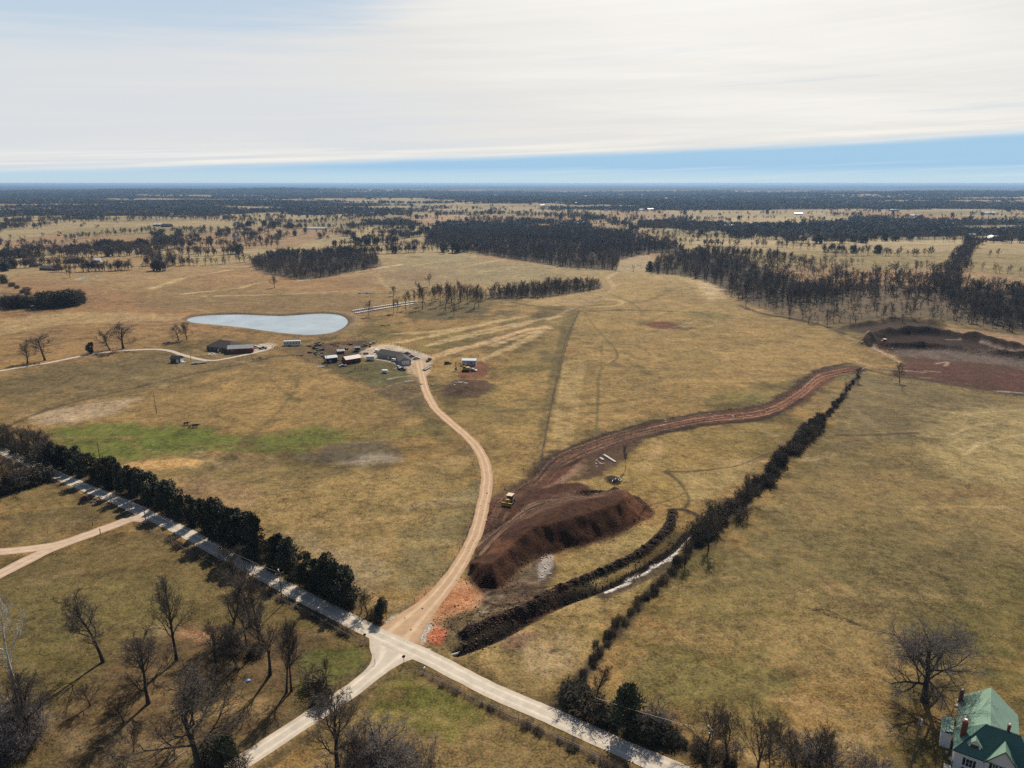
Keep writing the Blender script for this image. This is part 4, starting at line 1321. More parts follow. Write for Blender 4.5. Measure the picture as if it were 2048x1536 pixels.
def shrub(seed, H=3.0, W_=2.2, stems=26, tw=0.03, leaves=0, leaf=0.18):
    r = random.Random(seed)
    T, K = Tri(), Tri()
    for i in range(stems):
        az = r.random() * 6.28
        ro = W_ * 0.45 * math.sqrt(r.random())
        p = Vector((math.cos(az) * ro, math.sin(az) * ro, -0.1))
        d = Vector((math.cos(az) * .35 + r.gauss(0, .25), math.sin(az) * .35 + r.gauss(0, .25), 1)).normalized()
        L = H * r.uniform(0.6, 1.05)
        pts = [p]
        for k in range(4):
            d = (d + Vector((r.gauss(0, .2), r.gauss(0, .2), r.gauss(0, .1)))).normalized()
            p = p + d * L / 4
            pts.append(p)
        T.cone(pts[:3], [tw * 1.6, tw * 1.3, tw], 3)
        for k in range(1, 4):
            K.blade(pts[k], pts[k + 1], tw, r)
            for m in range(7):
                dd = (d + Vector((r.gauss(0, .7), r.gauss(0, .7), r.gauss(0, .5)))).normalized()
                q = pts[k] + dd * L * r.uniform(.14, .34)
                K.blade(pts[k], q, tw * .8, r)
                for g in range(3):
                    e = (dd + Vector((r.gauss(0, .7), r.gauss(0, .7), r.gauss(0, .5)))).normalized()
                    m0 = pts[k].lerp(q, r.uniform(.3, .9))
                    K.blade(m0, m0 + e * L * r.uniform(.08, .2), tw * .7, r)
    for i in range(leaves):
        az = r.random() * 6.28
        ro = W_ * 0.55 * math.sqrt(r.random())
        z = r.uniform(0.05, .9) * H
        K.leaf(Vector((math.cos(az) * ro, math.sin(az) * ro, z)), leaf * r.uniform(.6, 1.3), r)
    return T, K


PROTO = {}


def proto(key, fn, bm_, tm_, **kw):
    T, K = fn(**kw)
    tv, tf = T.arr()
    kv, kf = K.arr()
    PROTO[key] = dict(T=(tv, tf), K=(kv, kf), H=kw.get('H'), tm=np_mesh('trunk', tv, tf, M[bm_], True), km=np_mesh('crown', kv, kf, M[tm_]))


for i in range(3):
    proto('oak%d' % i, bare_tree, 'bark', 'twig', seed=10 + i, H=14, form='oak', kids=(13, 8, 8, 8), tw=0.017, split=2)
    proto('tall%d' % i, bare_tree, 'bark', 'twig', seed=20 + i, H=18, form='tall', kids=(16, 7, 8, 8), tw=0.017, split=2)
proto('round0', bare_tree, 'bark', 'grey_twig', seed=31, H=9, form='round', kids=(12, 8, 8, 8), tw=0.014, split=2)
proto('vase0', bare_tree, 'bark', 'twig', seed=33, H=12, form='vase', kids=(11, 8, 8, 7), tw=0.016, split=2)
proto('vase1', bare_tree, 'bark', 'twig', seed=35, H=12, form='vase', kids=(10, 8, 7, 7), tw=0.016, split=2)
proto('willow', bare_tree, 'bark', 'grey_twig', seed=41, H=20, form='willow', kids=(18, 10, 11, 12), tw=0.014, split=2)
proto('sycamore', bare_tree, 'white_bark', 'white_bark', seed=44, H=20, form='tall', kids=(9, 5, 5, 3), tw=0.022, split=2)
for i in range(4):                       # medium detail, thicker twigs (seen 400 m and more away)
    proto('mtall%d' % i, bare_tree, 'bark', 'twig', seed=50 + i, H=15, levels=3, form='wood', kids=(12, 9, 9), tw=0.045, trunk_sides=5)
    proto('moak%d' % i, bare_tree, 'bark', 'twig', seed=60 + i, H=12, levels=3, form='oak', kids=(13, 10, 9), tw=0.045, trunk_sides=5)
for i in range(3):
    proto('far%d' % i, bare_tree, 'bark', 'twig', seed=70 + i, H=14, levels=2, form='oak' if i else 'wood', kids=(13, 12), tw=0.19, trunk_sides=3, split=0, segs=(4, 3, 2, 1, 1))
for i in range(4):
    proto('lt%d' % i, bare_tree, 'bark', 'twig', seed=170 + i, H=14, levels=3, form='wood' if i % 2 else 'oak', kids=(11, 7, 6), tw=0.075, trunk_sides=4, segs=(5, 3, 2, 1, 1))
for i in range(4):
    proto('cedar%d' % i, cedar, 'bark', 'cedar', seed=80 + i, H=8, W_=(2.5, 3.1, 2.2, 2.8)[i], n=4200, leaf=0.24, shape='cone' if i % 2 else 'oval')
proto('mcedar', cedar, 'bark', 'cedar', seed=90, H=8, W_=3.2, n=500, leaf=0.7, shape='oval')
for i in range(3):
    proto('shrub%d' % i, shrub, 'bark', 'brush', seed=100 + i, H=3, W_=2.8, stems=26, tw=0.03, leaves=260, leaf=0.16)
    proto('thick%d' % i, shrub, 'bark', 'leafbush', seed=110 + i, H=3, W_=3.0, stems=20, tw=0.03, leaves=900, leaf=0.17)
proto('greybush', shrub, 'bark', 'grey_twig', seed=120, H=3, W_=3.2, stems=30, tw=0.018, leaves=0)


def place(key, loc, h, rz, name, label, cat, group=None, wide=1.0, z=None):
    P = PROTO[key]
    s = h / P['H']
    e = empty(name, (loc[0], loc[1], H1(*loc) if z is None else z), rz, label, cat, group)
    e.scale = (s * wide, s * wide, s)
    for nm, me in (('trunk', P['tm']), ('crown', P['km'])):
        o = bpy.data.objects.new(nm, me)
        C.objects.link(o)
        o.parent = e
    return e


def px_h(bx, by, ty, tx=None):
    """height of something standing at base pixel with its top at pixel row ty"""
    x, y, tt = G(bx, by, True)
    zb = CAMH + tt * (-sp + (768 - by) / FPX * cp)
    u = (768 - ty) / FPX
    dy, dz = cp + u * sp, -sp + u * cp
    return (CAMH + dz * (y / dy)) - zb


def ptree(key, bx, by, ty, name, label, cat, group=None, wide=1.0, rz=None):
    p = G(bx, by)
    return place(key, p, px_h(bx, by, ty), rnd.random() * 6.28 if rz is None else rz, name, label, cat, group, wide)


# ---- foreground trees, one by one ----------------------------------------
FG = [
    ('sycamore', 33, 1394, 1195, 'sycamore_tree', 'tall white-barked bare tree at the left edge below the clay driveway', 0.8),
    ('oak0', 68, 1477, 1320, 'bare_tree', 'dark bare tree with an orange patch at its foot, just right of the white-barked tree', 0.7),
    ('tall0', 207, 1324, 1170, 'bare_tree', 'bare tree standing alone with an upright oval crown, below the clay driveway fork', 0.95),
    ('vase0', 180, 1411, 1360, 'sapling', 'thin bare sapling between the lone oval tree and the dark tree at lower left', 0.8),
    ('oak1', 297, 1407, 1258, 'bare_tree', 'bare tree with forked crown and long trunk shadow in the leafy lower left lot', 0.8),
    ('tall1', 353, 1321, 1153, 'bare_tree', 'tall slim bare tree beside the reddish leaf patch in the lower left lot', 0.75),
    ('tall2', 458, 1284, 1134, 'bare_tree', 'tall bare tree just left of the thickest group by the road, wide open crown', 0.9),
    ('tall0', 500, 1252, 1092, 'bare_tree', 'tallest dark bare tree rising in front of the paved road and cedar row', 0.9),
    ('oak2', 400, 1536, 1340, 'bare_tree', 'massive dense dark bare tree at the bottom edge, left of the side road', 1.05),
    ('vase1', 267, 1504, 1447, 'sapling', 'pale grey bare sapling near the bottom edge of the lower left lot', 0.8),
    ('vase0', 247, 1446, 1385, 'sapling', 'small dark bare sapling right behind the pale grey one at the bottom', 0.8),
    ('oak0', 473, 1336, 1235, 'bare_tree', 'bare tree in the middle of the dark shaded group left of the side road', 0.9),
    ('tall1', 493, 1292, 1190, 'bare_tree', 'lower bare tree under the tallest one in the group by the road', 0.8),
    ('tall2', 540, 1349, 1180, 'bare_tree', 'slim bare tree with straight black trunk right of the shaded group', 0.8),
    ('tall0', 573, 1385, 1235, 'bare_tree', 'bare tree with two close parallel trunks, left one, near the side road', 0.6),
    ('tall1', 583, 1382, 1240, 'bare_tree', 'bare tree with two close parallel trunks, right one, near the side road', 0.6),
    ('oak2', 433, 1345, 1240, 'bare_tree', 'dark bare tree at the left side of the shaded group in the lower left lot', 0.7),
    ('tall0', 388, 1448, 1330, 'bare_tree', 'bare tree just above the massive one in the lower left lot', 0.7),
    ('tall1', 520, 1300, 1150, 'bare_tree', 'slim bare tree right of the tallest one, close to the road', 0.6),
    ('oak1', 675, 1538, 1372, 'bare_tree', 'large bare tree whose crown overlaps the side road at the bottom', 0.8),
    ('vase1', 714, 1542, 1440, 'bare_tree', 'smaller bare tree close beside the large one at the bottom, right of the side road', 0.9),
    ('round0', 760, 1550, 1440, 'bare_tree', 'low greyish bare tree at the bottom edge in the triangular corner field', 1.0),
    ('vase0', 735, 1232, 1180, 'bare_tree', 'thin bare tree at the end of the cedar row, next to the small round cedar', 0.7),
    ('vase1', 722, 1226, 1180, 'bare_tree', 'thin bare tree leaning against the last big cedar of the roadside row', 0.7),
    ('tall2', 1191, 1409, 1328, 'bare_tree', 'slim bare tree standing in the bushes at the roadside end of the long hedgerow', 0.85),
    ('round0', 1317, 1469, 1400, 'bare_tree', 'grey round-crowned bare tree just right of the big roadside cedar', 1.25),
    ('vase0', 1411, 1508, 1395, 'bare_tree', 'thin vase-shaped bare tree along the road, next right after the grey round one', 0.8),
    ('vase1', 1454, 1523, 1398, 'bare_tree', 'slim bare tree with twin stems along the road at bottom right', 0.75),
    ('vase0', 1514, 1546, 1410, 'bare_tree', 'broad bare tree with curving stems at the bottom edge by the road', 0.9),
    ('oak2', 1538, 1512, 1432, 'bare_tree', 'bare tree leaning right behind the broad roadside one at bottom right', 0.9),
    ('vase1', 1592, 1540, 1450, 'bare_tree', 'thin grey bare tree between the roadside trees and the farmhouse, nearest the road', 0.9),
    ('vase0', 1628, 1542, 1446, 'bare_tree', 'thin grey bare tree in the middle of the loose row left of the farmhouse', 0.9),
    ('vase1', 1665, 1545, 1462, 'bare_tree', 'low grey bare tree closest to the farmhouse in the loose bottom row', 0.9),
    ('willow', 1849, 1402, 1240, 'willow_tree', 'large bare willow with rounded drooping crown above the green-roofed farmhouse', 1.0),
    ('oak0', 1417, 1098, 1018, 'bare_tree', 'tallest bare tree growing in the long hedgerow beside the ditch', 0.75),
    ('oak1', 1370, 1125, 1065, 'bare_tree', 'bare tree over the thick brown part of the hedgerow by the ditch', 0.9),
    ('tall2', 1251, 938, 885, 'bare_tree', 'single black bare tree below the red dirt haul road', 0.45),
    ('oak2', 1490, 1005, 945, 'bare_tree', 'bare tree in the dense middle of the hedgerow, above the ditch end', 0.9),
    ('moak0', 1799, 764, 722, 'bare_tree', 'lone dark bare tree at the edge of the red dirt field on the right', 0.9),
    ('moak1', 1716, 765, 733, 'bare_tree', 'small bare tree at the far end of the long hedgerow', 0.8),
    ('moak2', 1692, 790, 762, 'bare_tree', 'small dark tree second from the far end of the long hedgerow', 0.8),
    ('moak0', 220, 700, 656, 'bare_tree', 'middle-sized bare tree beside the large round oak above the pale lane', 1.6),
    ('moak3', 247, 697, 641, 'oak_tree', 'large round bare oak above the pale lane left of the red-winged house', 1.9),
    ('moak1', 90, 721, 667, 'oak_tree', 'large bare oak left of the small round evergreen by the pale lane', 1.75),
    ('moak2', 55, 727, 680, 'bare_tree', 'bare tree left of the large oak near the start of the pale lane', 1.5),
    ('moak2', -6, 728, 685, 'bare_tree', 'bare tree cut by the left edge of the picture above the pale lane', 1.1),
    ('moak0', 357, 681, 646, 'bare_tree', 'dense dark bare tree, left of the pair beside the pond', 1.6),
    ('moak1', 374, 679, 643, 'bare_tree', 'thinner bare tree, right of the pair beside the pond', 1.3),
    ('moak2', 549, 575, 549, 'bare_tree', 'small lone bare tree in the pasture beyond the pond', 1.3),
    ('moak3', 140, 556, 533, 'bare_tree', 'bare tree at the end of the narrow bright pool on the far left', 1.2),
    ('moak0', 285, 537, 524, 'bare_tree', 'small lone tree in the far left pasture near the curving lane', 1.2),
    ('mtall0', 859, 572, 546, 'bare_tree', 'lone bare tree standing above the grove beyond the bale rows', 1.3),
    ('moak1', 787, 592, 571, 'bare_tree', 'round dark bare tree behind the rows of white bales', 1.3),
    ('mtall1', 736, 632, 598, 'bare_tree', 'bare tree standing in front of the left end of the white bale rows', 1.3),
    ('mtall2', 787, 626, 592, 'bare_tree', 'slim bare tree in front of the middle of the white bale rows, left one', 0.9),
    ('mtall3', 794, 626, 592, 'bare_tree', 'slim bare tree in front of the middle of the white bale rows, right one', 0.9),
    ('mtall0', 812, 620, 580, 'bare_tree', 'tall bare tree at the right end of the white bale rows', 1.1),
]
for k, bx, by, ty, nm, lb, wd in FG:
    o = ptree(k, bx, by, ty, nm, lb, 'tree', None, wd * ((0.95 if bx > 1300 else 1.35) if by > 1100 and k != 'willow' else 1.1))
n_bare = len(FG)

CED = [(112, 933, 878), (128, 939, 892), (146, 946, 898), (163, 952, 900), (186, 961, 913), (204, 969, 922), (222, 976, 913), (243, 984, 927), (262, 991, 938), (282, 998, 944), (300, 1004, 949), (322, 1015, 967), (342, 1026, 966), (362, 1037, 982), (385, 1050, 998), (410, 1064, 1002), (437, 1079, 1007), (462, 1093, 1014), (488, 1107, 1022), (512, 1119, 1042), (548, 1138, 1064), (578, 1154, 1078), (612, 1170, 1116), (632, 1180, 1126), (652, 1190, 1120), (672, 1200, 1128), (694, 1212, 1134)]
for i, (bx, by, ty) in enumerate(CED):
    wd = 0.92 * rnd.uniform(0.8, 1.2)
    ty += rnd.uniform(-9, 11)
    ptree('cedar%d' % (i % 4), bx, by, ty, 'cedar_tree', 'dark evergreen cedar in the dense row along the paved road', 'tree', 'cedars in the roadside row', wd)
# second rank fills the row out
for i, (bx, by, ty) in enumerate([(155, 936, 892), (212, 959, 917), (232, 967, 917), (272, 981, 937), (333, 1008, 967), (398, 1044, 1000), (424, 1059, 1004), (450, 1073, 1010), (475, 1087, 1018), (500, 1100, 1028), (560, 1131, 1070), (640, 1172, 1124), (683, 1193, 1132)]):
    ptree('cedar%d' % ((i + 1) % 4), bx, by, ty, 'cedar_tree', 'dark evergreen cedar in the dense row along the paved road', 'tree', 'cedars in the roadside row', 0.95)
ptree('cedar0', 763, 1240, 1199, 'cedar_tree', 'small round cedar on a short trunk beside the clay drive entrance', 'tree', None, 0.85)
ptree('cedar1', 1254, 1456, 1371, 'cedar_tree', 'big dark cedar by the road at bottom centre, throwing its shadow on the paving', 'tree', None, 1.0)
ptree('cedar2', 182, 707, 685, 'evergreen_tree', 'small round evergreen on a short trunk beside the pale lane', 'tree', None, 1.2)
ptree('oak1', 654, 1369, 1311, 'small_tree', 'small brown-leaved tree near the side road, with dead limbs beside it', 'tree', None, 0.55)
ptree('cedar3', 1299, 542, 523, 'evergreen_tree', 'round dark evergreen at the near edge of the brown clearing between the woods', 'tree', None, 1.6)
ptree('mcedar', 24, 537, 521, 'evergreen_tree', 'low dark evergreen on the far left, above the grey-roofed house', 'tree', None, 1.5)
ptree('cedar0', 448, 1538, 1475, 'cedar_tree', 'dark evergreen in the shade beside the massive tree at the bottom edge', 'tree', None, 1.0)

# left tangle where the road leaves the picture
for i, (bx, by, ty, k) in enumerate([(-20, 885, 850, 'oak0'), (8, 893, 845, 'oak1'), (28, 902, 850, 'vase0'), (48, 910, 852, 'oak2'), (68, 917, 856, 'vase1'), (88, 925, 868, 'oak0'), (100, 932, 872, 'vase0'), (18, 888, 846, 'oak2'), (60, 905, 850, 'oak1'), (80, 915, 858, 'oak2')]):
    ptree(k, bx, by, ty, 'bare_tree', 'brown bare tree in the tangle on the field side where the road leaves at left', 'tree', 'brown trees beyond the road at the left edge', 1.15)
for i, (bx, by, ty, k) in enumerate([(12, 975, 915, 'oak1'), (40, 970, 905, 'oak0'), (72, 958, 925, 'oak2'), (-10, 985, 920, 'oak2'), (28, 985, 935, 'vase0'), (84, 960, 932, 'vase1')]):
    ptree(k, bx, by, ty, 'bare_tree', 'dark bare tree on the near side of the road at the left edge', 'tree', 'dark trees on the near side of the road at left', 1.1)
n_bare += 16
for bx, by in ((10, 985), (45, 975), (75, 965), (-10, 990), (30, 972), (60, 968), (90, 958), (10, 895), (40, 907), (70, 922), (96, 935)):
    ptree('thick%d' % rnd.randrange(3), bx, by, by - 26, 'thicket_shrub', 'dense dark shrub under the trees at the left edge by the road', 'shrub', 'shrubs under the left roadside trees', 1.3)

# hedgerow shrubs
HG = smooth_line(GP(HEDGE), 3)
cum = [0]
for i in range(1, len(HG)):
    cum.append(cum[-1] + math.dist(HG[i], HG[i - 1]))
tot = cum[-1]
d = 0.0
i = 0
while d < tot:
    x = float(np.interp(d, cum, [p[0] for p in HG]))
    y = float(np.interp(d, cum, [p[1] for p in HG]))
    q = d / tot
    thick = 0.35 + (0.45 < q < 0.80) * 0.15 + 1.0 * math.exp(-((d - tot * 0.30) / 18) ** 2) + 0.75 * math.exp(-((d - tot * 0.445) / 22) ** 2) + 0.9 * math.exp(-((d - tot * .62) / 26) ** 2)
    thick *= 0.7 + 0.6 * rnd.random()
    thick *= 1 - 0.6 * (q > .84)
    h = 1.0 + 3.0 * min(thick, 1.5)
    if rnd.random() < 0.16:
        d += 2.5
    for k in range(2 if thick > 0.8 else 1):
        ox, oy = rnd.gauss(0, 0.5 + thick), rnd.gauss(0, 0.4 + thick * .8)
        place(rnd.choice(['shrub0', 'shrub1', 'shrub2', 'shrub1', 'thick1', 'thick2']), (x + ox, y + oy), h * rnd.uniform(.7, 1.1), rnd.random() * 6.28, 'hedge_shrub',
              'brown leafless shrub in the long diagonal hedgerow right of the ditch', 'shrub', 'shrubs of the long diagonal hedgerow', 1.0 if thick > .8 else 0.95)
    d += 2.0 + 0.9 * (y > 300) + 0.8 * (thick > 1)
    i += 1
# roadside bushes at the hedgerow foot and along the verge
for i in range(20):
    q = rnd.random() ** 1.6
    bx = 1135 + q * 400 + rnd.gauss(0, 6)
    by = 1400 + q * 150 + rnd.gauss(0, 6)
    ptree(rnd.choice(['thick0', 'thick1', 'shrub0', 'shrub1']), bx, by, by - rnd.uniform(14, 40) * (1.1 - .6 * q), 'roadside_shrub', 'dark shrub on the far verge of the road at bottom right', 'shrub', 'verge shrubs at bottom right', 1.3)
for i in range(13):
    q = rnd.random()
    bx = 1345 + q * 420
    by = 1478 + q * 62 + rnd.gauss(0, 8)
    ptree('greybush', bx, by, by - rnd.uniform(16, 40), 'grey_shrub', 'pale grey leafless bush between the road trees and the farmhouse', 'shrub', 'grey bushes left of the farmhouse', 1.2)
for i in range(12):
    bx, by = rnd.uniform(690, 850), rnd.uniform(1520, 1570)
    ptree('greybush', bx, by, by - rnd.uniform(30, 60), 'grey_shrub', 'grey leafless bush around the bare trees at the bottom, right of the side road', 'shrub', 'grey bushes in the corner field', 1.1)
for i in range(10):
    bx, by = rnd.uniform(-10, 40), rnd.uniform(1440, 1500)
    ptree('greybush', bx, by, by - rnd.uniform(40, 75), 'grey_shrub', 'pale grey bush in the clump at the left edge near the bottom', 'shrub', 'grey bushes at the left edge', 1.1)
for i in range(16):
    bx = rnd.uniform(600, 760)
    by = 1172 + (bx - 600) * 0.49 - rnd.uniform(4, 12)
    ptree(rnd.choice(['shrub0', 'shrub2']), bx, by, by - rnd.uniform(10, 24), 'verge_shrub', 'brown scrub under the end of the cedar row', 'shrub', 'scrub under the cedar row', 1.0)
for i in range(60):
    q = rnd.random()
    bx = 110 + q * 570
    by = float(np.interp(bx, [60, 92, 170, 240, 310, 367, 433, 483, 565, 625, 699], [918, 932, 962, 990, 1015, 1047, 1084, 1111, 1154, 1184, 1221])) - rnd.uniform(8, 22)
    ptree(rnd.choice(['thick0', 'thick1', 'shrub2']), bx, by, by - rnd.uniform(9, 18), 'verge_shrub', 'dark undergrowth bush at the foot of the cedar row', 'shrub', 'undergrowth of the cedar row', 1.2)
for i in range(34):                         # ditch banks of the paved road and the side road
    q = rnd.random()
    if i % 2:
        bx, by = 330 + q * 400, 1078 + q * 208 + rnd.uniform(-2, 5)
    else:
        bx, by = 860 + q * 420, 1358 + q * 205 + rnd.uniform(-3, 6)
    ptree(rnd.choice(['shrub0', 'shrub1', 'shrub2']), bx, by, by - rnd.uniform(5, 12), 'ditch_bush', 'low brown weed bush in the near roadside ditch', 'shrub', 'weeds of the near roadside ditch', 1.6)
for i in range(12):                         # undergrowth in the lower left lot
    bx, by = rnd.choice([(430, 1500), (400, 1480), (460, 1530), (330, 1545), (500, 1300), (470, 1300), (640, 1390), (620, 1370)])
    bx += rnd.gauss(0, 14)
    by += rnd.gauss(0, 8)
    ptree(rnd.choice(['shrub0', 'thick1', 'shrub2']), bx, by, by - rnd.uniform(14, 34), 'undergrowth_bush', 'tangled dark bush under the bare trees of the lower left lot', 'shrub', 'bushes under the lower left trees', 1.2)

# clump on the far left and its outliers
for i, (bx, by, ty) in enumerate([(22, 616, 592), (40, 616, 590), (54, 614, 594), (84, 612, 584), (96, 615, 582), (108, 613, 582), (120, 611, 582), (130, 612, 581), (141, 611, 577), (152, 608, 580), (162, 607, 592), (12, 612, 592)]):
    ptree('thick%d' % (i % 3), bx, by, ty, 'thicket_shrub', 'dense reddish brown thicket around the tiny pool on the far left', 'shrub', 'thicket round the tiny pool', 1.2)
    ptree('moak%d' % (i % 4), bx, by, ty - 3, 'bare_tree', 'bare tree in the reddish thicket around the tiny pool on the far left', 'tree', 'trees in the far left thicket', 1.3)
n_bare += 12
for bx, by, ty in [(8, 567, 556), (24, 573, 564), (34, 577, 570), (53, 583, 573), (55, 590, 582), (3, 560, 548), (45, 586, 579)]:
    ptree('thick1', bx, by, ty, 'thicket_shrub', 'small round bush scattered on the pasture above the far left thicket', 'shrub', 'scattered bushes on the far left pasture', 1.2)

# ---- woods and tree lines -------------------------------------------------
TREES = []          # (x, y, h, kind, group)


def in_poly(px, spacing, hr, kinds, group, soft=0.0):
    pts = GP(px)
    xs = [p[0] for p in pts]
    ys = [p[1] for p in pts]
    area = abs(sum(pts[i][0] * pts[(i + 1) % len(pts)][1] - pts[(i + 1) % len(pts)][0] * pts[i][1] for i in range(len(pts)))) / 2
    bb = (max(xs) - min(xs)) * (max(ys) - min(ys))
    n = int(bb / spacing ** 2)
    rg = np.random.RandomState(len(TREES) + 5)
    X = rg.uniform(min(xs), max(xs), n)
    Y = rg.uniform(min(ys), max(ys), n)
    k = inside(X, Y, pts) & (np.abs(X / np.maximum(Y, 1)) < 0.86)
    for x, y in zip(X[k], Y[k]):
        TREES.append((float(x), float(y), rg.uniform(*hr) * (0.45 if rg.rand() < 0.22 else rg.uniform(0.85, 1.12)), kinds[rg.randint(len(kinds))], group))


def on_line(px, spacing, hr, kinds, group, jit=3.0):
    pts = GP(px)
    rg = random.Random(len(TREES) + 3)
    for i in range(len(pts) - 1):
        L = math.dist(pts[i], pts[i + 1])
        if L > 2500:
            L = 2500
        n = max(1, int(L / (spacing * 0.62)))
        for k in range(n):
            t = (k + rg.random()) / n
            x = pts[i][0] * (1 - t) + pts[i + 1][0] * t + rg.gauss(0, jit)
            y = pts[i][1] * (1 - t) + pts[i + 1][1] * t + rg.gauss(0, jit)
            TREES.append((x, y, rg.uniform(*hr), rg.choice(kinds), group))


MT = ['mtall0', 'mtall1', 'mtall2', 'mtall3']
MO = ['moak0', 'moak1', 'moak2', 'moak3']
FA = ['far0', 'far1', 'far2']
for bx, by, ty in [(820, 612, 578), (828, 610, 580), (845, 618, 562), (851, 612, 570), (838, 606, 575), (862, 608, 570), (870, 604, 568), (880, 612, 565), (876, 600, 568), (890, 622, 556), (893, 606, 566), (903, 611, 562), (910, 602, 566), (918, 616, 562), (921, 604, 560), (930, 600, 566), (936, 612, 568), (940, 604, 566), (948, 619, 570), (952, 600, 568), (958, 614, 568), (962, 603, 572), (908, 632, 600), (868, 598, 572), (885, 595, 566), (925, 596, 566), (970, 600, 575)]:
    x, y = G(bx, by)
    TREES.append((x, y, px_h(bx, by, ty) * rnd.uniform(.9, 1.05), rnd.choice(MT), 'grove'))
in_poly(W5, 5.0, (7, 12), MT + MO, 'strip')
in_poly([(850, 600), (960, 592), (975, 602), (900, 606)], 9, (7, 11), MT, 'grove')
in_poly(W1, 6.8, (8, 13), MO + MT, 'nearwood')
in_poly([(500, 522), (530, 545), (515, 545)], 10, (9, 13), MO, 'nearwood')
on_line([(655, 512), (690, 512)], 8, (17, 22), MT, 'nearwood', 5)
in_poly(W2, 8.0, (9, 15), MO + MT, 'centralwood')
in_poly(W3, 7.5, (9, 15), MO + MT, 'rightwood')
in_poly(W4, 6.8, (10, 15), MT + MO, 'rightedge')
in_poly(WS, 11.5, (6, 12), MT, 'thinwood')
in_poly([(1600, 575), (1700, 556), (1880, 562), (1905, 592), (1860, 600), (1700, 592), (1640, 600)], 8.5, (9, 14), MT + MO, 'rightwood')
in_poly([(1440, 505), (1560, 512), (1640, 528), (1700, 540), (1680, 556), (1590, 548), (1500, 524)], 10, (8, 13), MT + MO, 'rightwood')
on_line([(1880, 588), (1893, 560), (1915, 530), (1932, 505), (1950, 492)], 5, (11, 15), MT + FA, 'rightedge', 7)
on_line([(870, 492), (960, 507), (1060, 520), (1140, 536), (1228, 541)], 11, (7, 13), MT + MO, 'centralwood', 4)
on_line([(1228, 525), (1230, 541)], 8, (12, 15), MT, 'centralwood', 3)
LN = [
    ([(0, 503), (60, 502), (110, 508), (170, 516), (245, 513), (330, 500), (400, 495)], 11, (9, 15), 'leftline', 6),
    ([(110, 514), (180, 514)], 8, (12, 17), 'leftline', 8),
    ([(15, 531), (80, 527)], 10, (5, 9), 'leftline', 3),
    ([(130, 482), (180, 475), (240, 470), (310, 465)], 13, (9, 14), 'leftline', 10),
    ([(320, 497), (385, 496)], 6, (12, 19), 'leftline', 9),
    ([(279, 513), (357, 533), (400, 531), (450, 528), (500, 523)], 9, (8, 13), 'leftline', 5),
    ([(0, 447), (80, 447), (180, 444), (300, 440), (400, 439), (470, 442), (590, 449), (700, 441), (760, 436)], 12, (10, 15), 'distant', 25),
    ([(400, 495), (445, 495), (470, 491), (537, 489)], 10, (9, 15), 'leftline', 10),
    ([(360, 466), (460, 464), (540, 463)], 12, (9, 14), 'distant', 14),
    ([(535, 472), (590, 472)], 22, (8, 13), 'leftline', 4),
    ([(648, 472), (698, 457), (730, 466)], 60, (8, 13), 'leftline', 6),
    ([(740, 464), (800, 461), (852, 460)], 9, (9, 13), 'distant', 6),
    ([(703, 502), (740, 501)], 7, (9, 13), 'leftline', 4),
    ([(777, 499), (800, 498), (872, 492)], 9, (9, 14), 'leftline', 5),
    ([(937, 434), (974, 438), (1045, 444)], 12, (7, 12), 'distant', 6),
    ([(1050, 447), (1130, 447)], 9, (10, 15), 'distant', 12),
    ([(1087, 435), (1190, 434)], 9, (12, 17), 'distant', 22),
    ([(1229, 443), (1290, 442)], 14, (9, 13), 'distant', 8),
    ([(1241, 461), (1270, 460)], 12, (7, 12), 'distant', 6),
    ([(1281, 458), (1354, 457)], 7, (12, 18), 'distant', 30),
    ([(1361, 465), (1389, 464)], 10, (9, 13), 'distant', 8),
    ([(1356, 443), (1400, 443)], 8, (12, 18), 'distant', 20),
    ([(1386, 480), (1470, 479), (1540, 479)], 10, (10, 14), 'distant', 8),
    ([(1540, 479), (1640, 480), (1706, 480), (1800, 480), (1950, 477)], 12, (10, 14), 'distant', 10),
    ([(1950, 470), (2060, 470)], 8, (13, 19), 'distant', 30),
    ([(1648, 512), (1740, 511), (1863, 513)], 11, (8, 13), 'rightline', 4),
    ([(1410, 505), (1480, 512), (1560, 514)], 9, (8, 13), 'rightline', 6),
    ([(1640, 528), (1726, 529)], 11, (7, 12), 'rightline', 4),
    ([(1745, 548), (1800, 545), (1880, 545)], 9, (9, 13), 'rightline', 6),
    ([(1700, 558), (1790, 562), (1880, 568)], 10, (9, 14), 'rightline', 5),
    ([(1900, 541), (1968, 543), (2048, 548)], 13, (8, 12), 'rightline', 5),
    ([(1962, 514), (2000, 514)], 22, (8, 12), 'rightline', 4),
    ([(1259, 543), (1275, 543)], 12, (5, 8), 'rightline', 3),
    ([(1306, 546), (1346, 547)], 7, (7, 11), 'rightline', 3),
    ([(1480, 612), (1560, 634), (1640, 650), (1700, 662)], 32, (6, 10), 'thinwood', 6),
    ([(1900, 640), (1990, 655), (2060, 668)], 10, (8, 13), 'rightedge', 5),
    ([(1560, 455), (1640, 455)], 9, (12, 17), 'distant', 40),
    ([(1640, 448), (1760, 447), (1850, 446)], 9, (12, 17), 'distant', 60),
    ([(300, 505), (330, 505)], 9, (7, 10), 'leftline', 5),
    ([(0, 480), (30, 478), (60, 478)], 30, (7, 11), 'leftline', 10),
    ([(40, 463), (100, 460)], 80, (7, 11), 'distant', 15),
]
for px, spc, hr, gname, jit in LN:
    if gname in ('leftline', 'rightline', 'distant'):
        spc *= 0.72
        hr = (hr[0] * 1.0, hr[1] * 1.3)
    kinds = (MO + MT) if gname in ('leftline', 'rightline') else FA
    if gname == 'thinwood' or gname == 'rightedge':
        kinds = MT
    on_line(px, spc, hr, kinds, gname, jit)

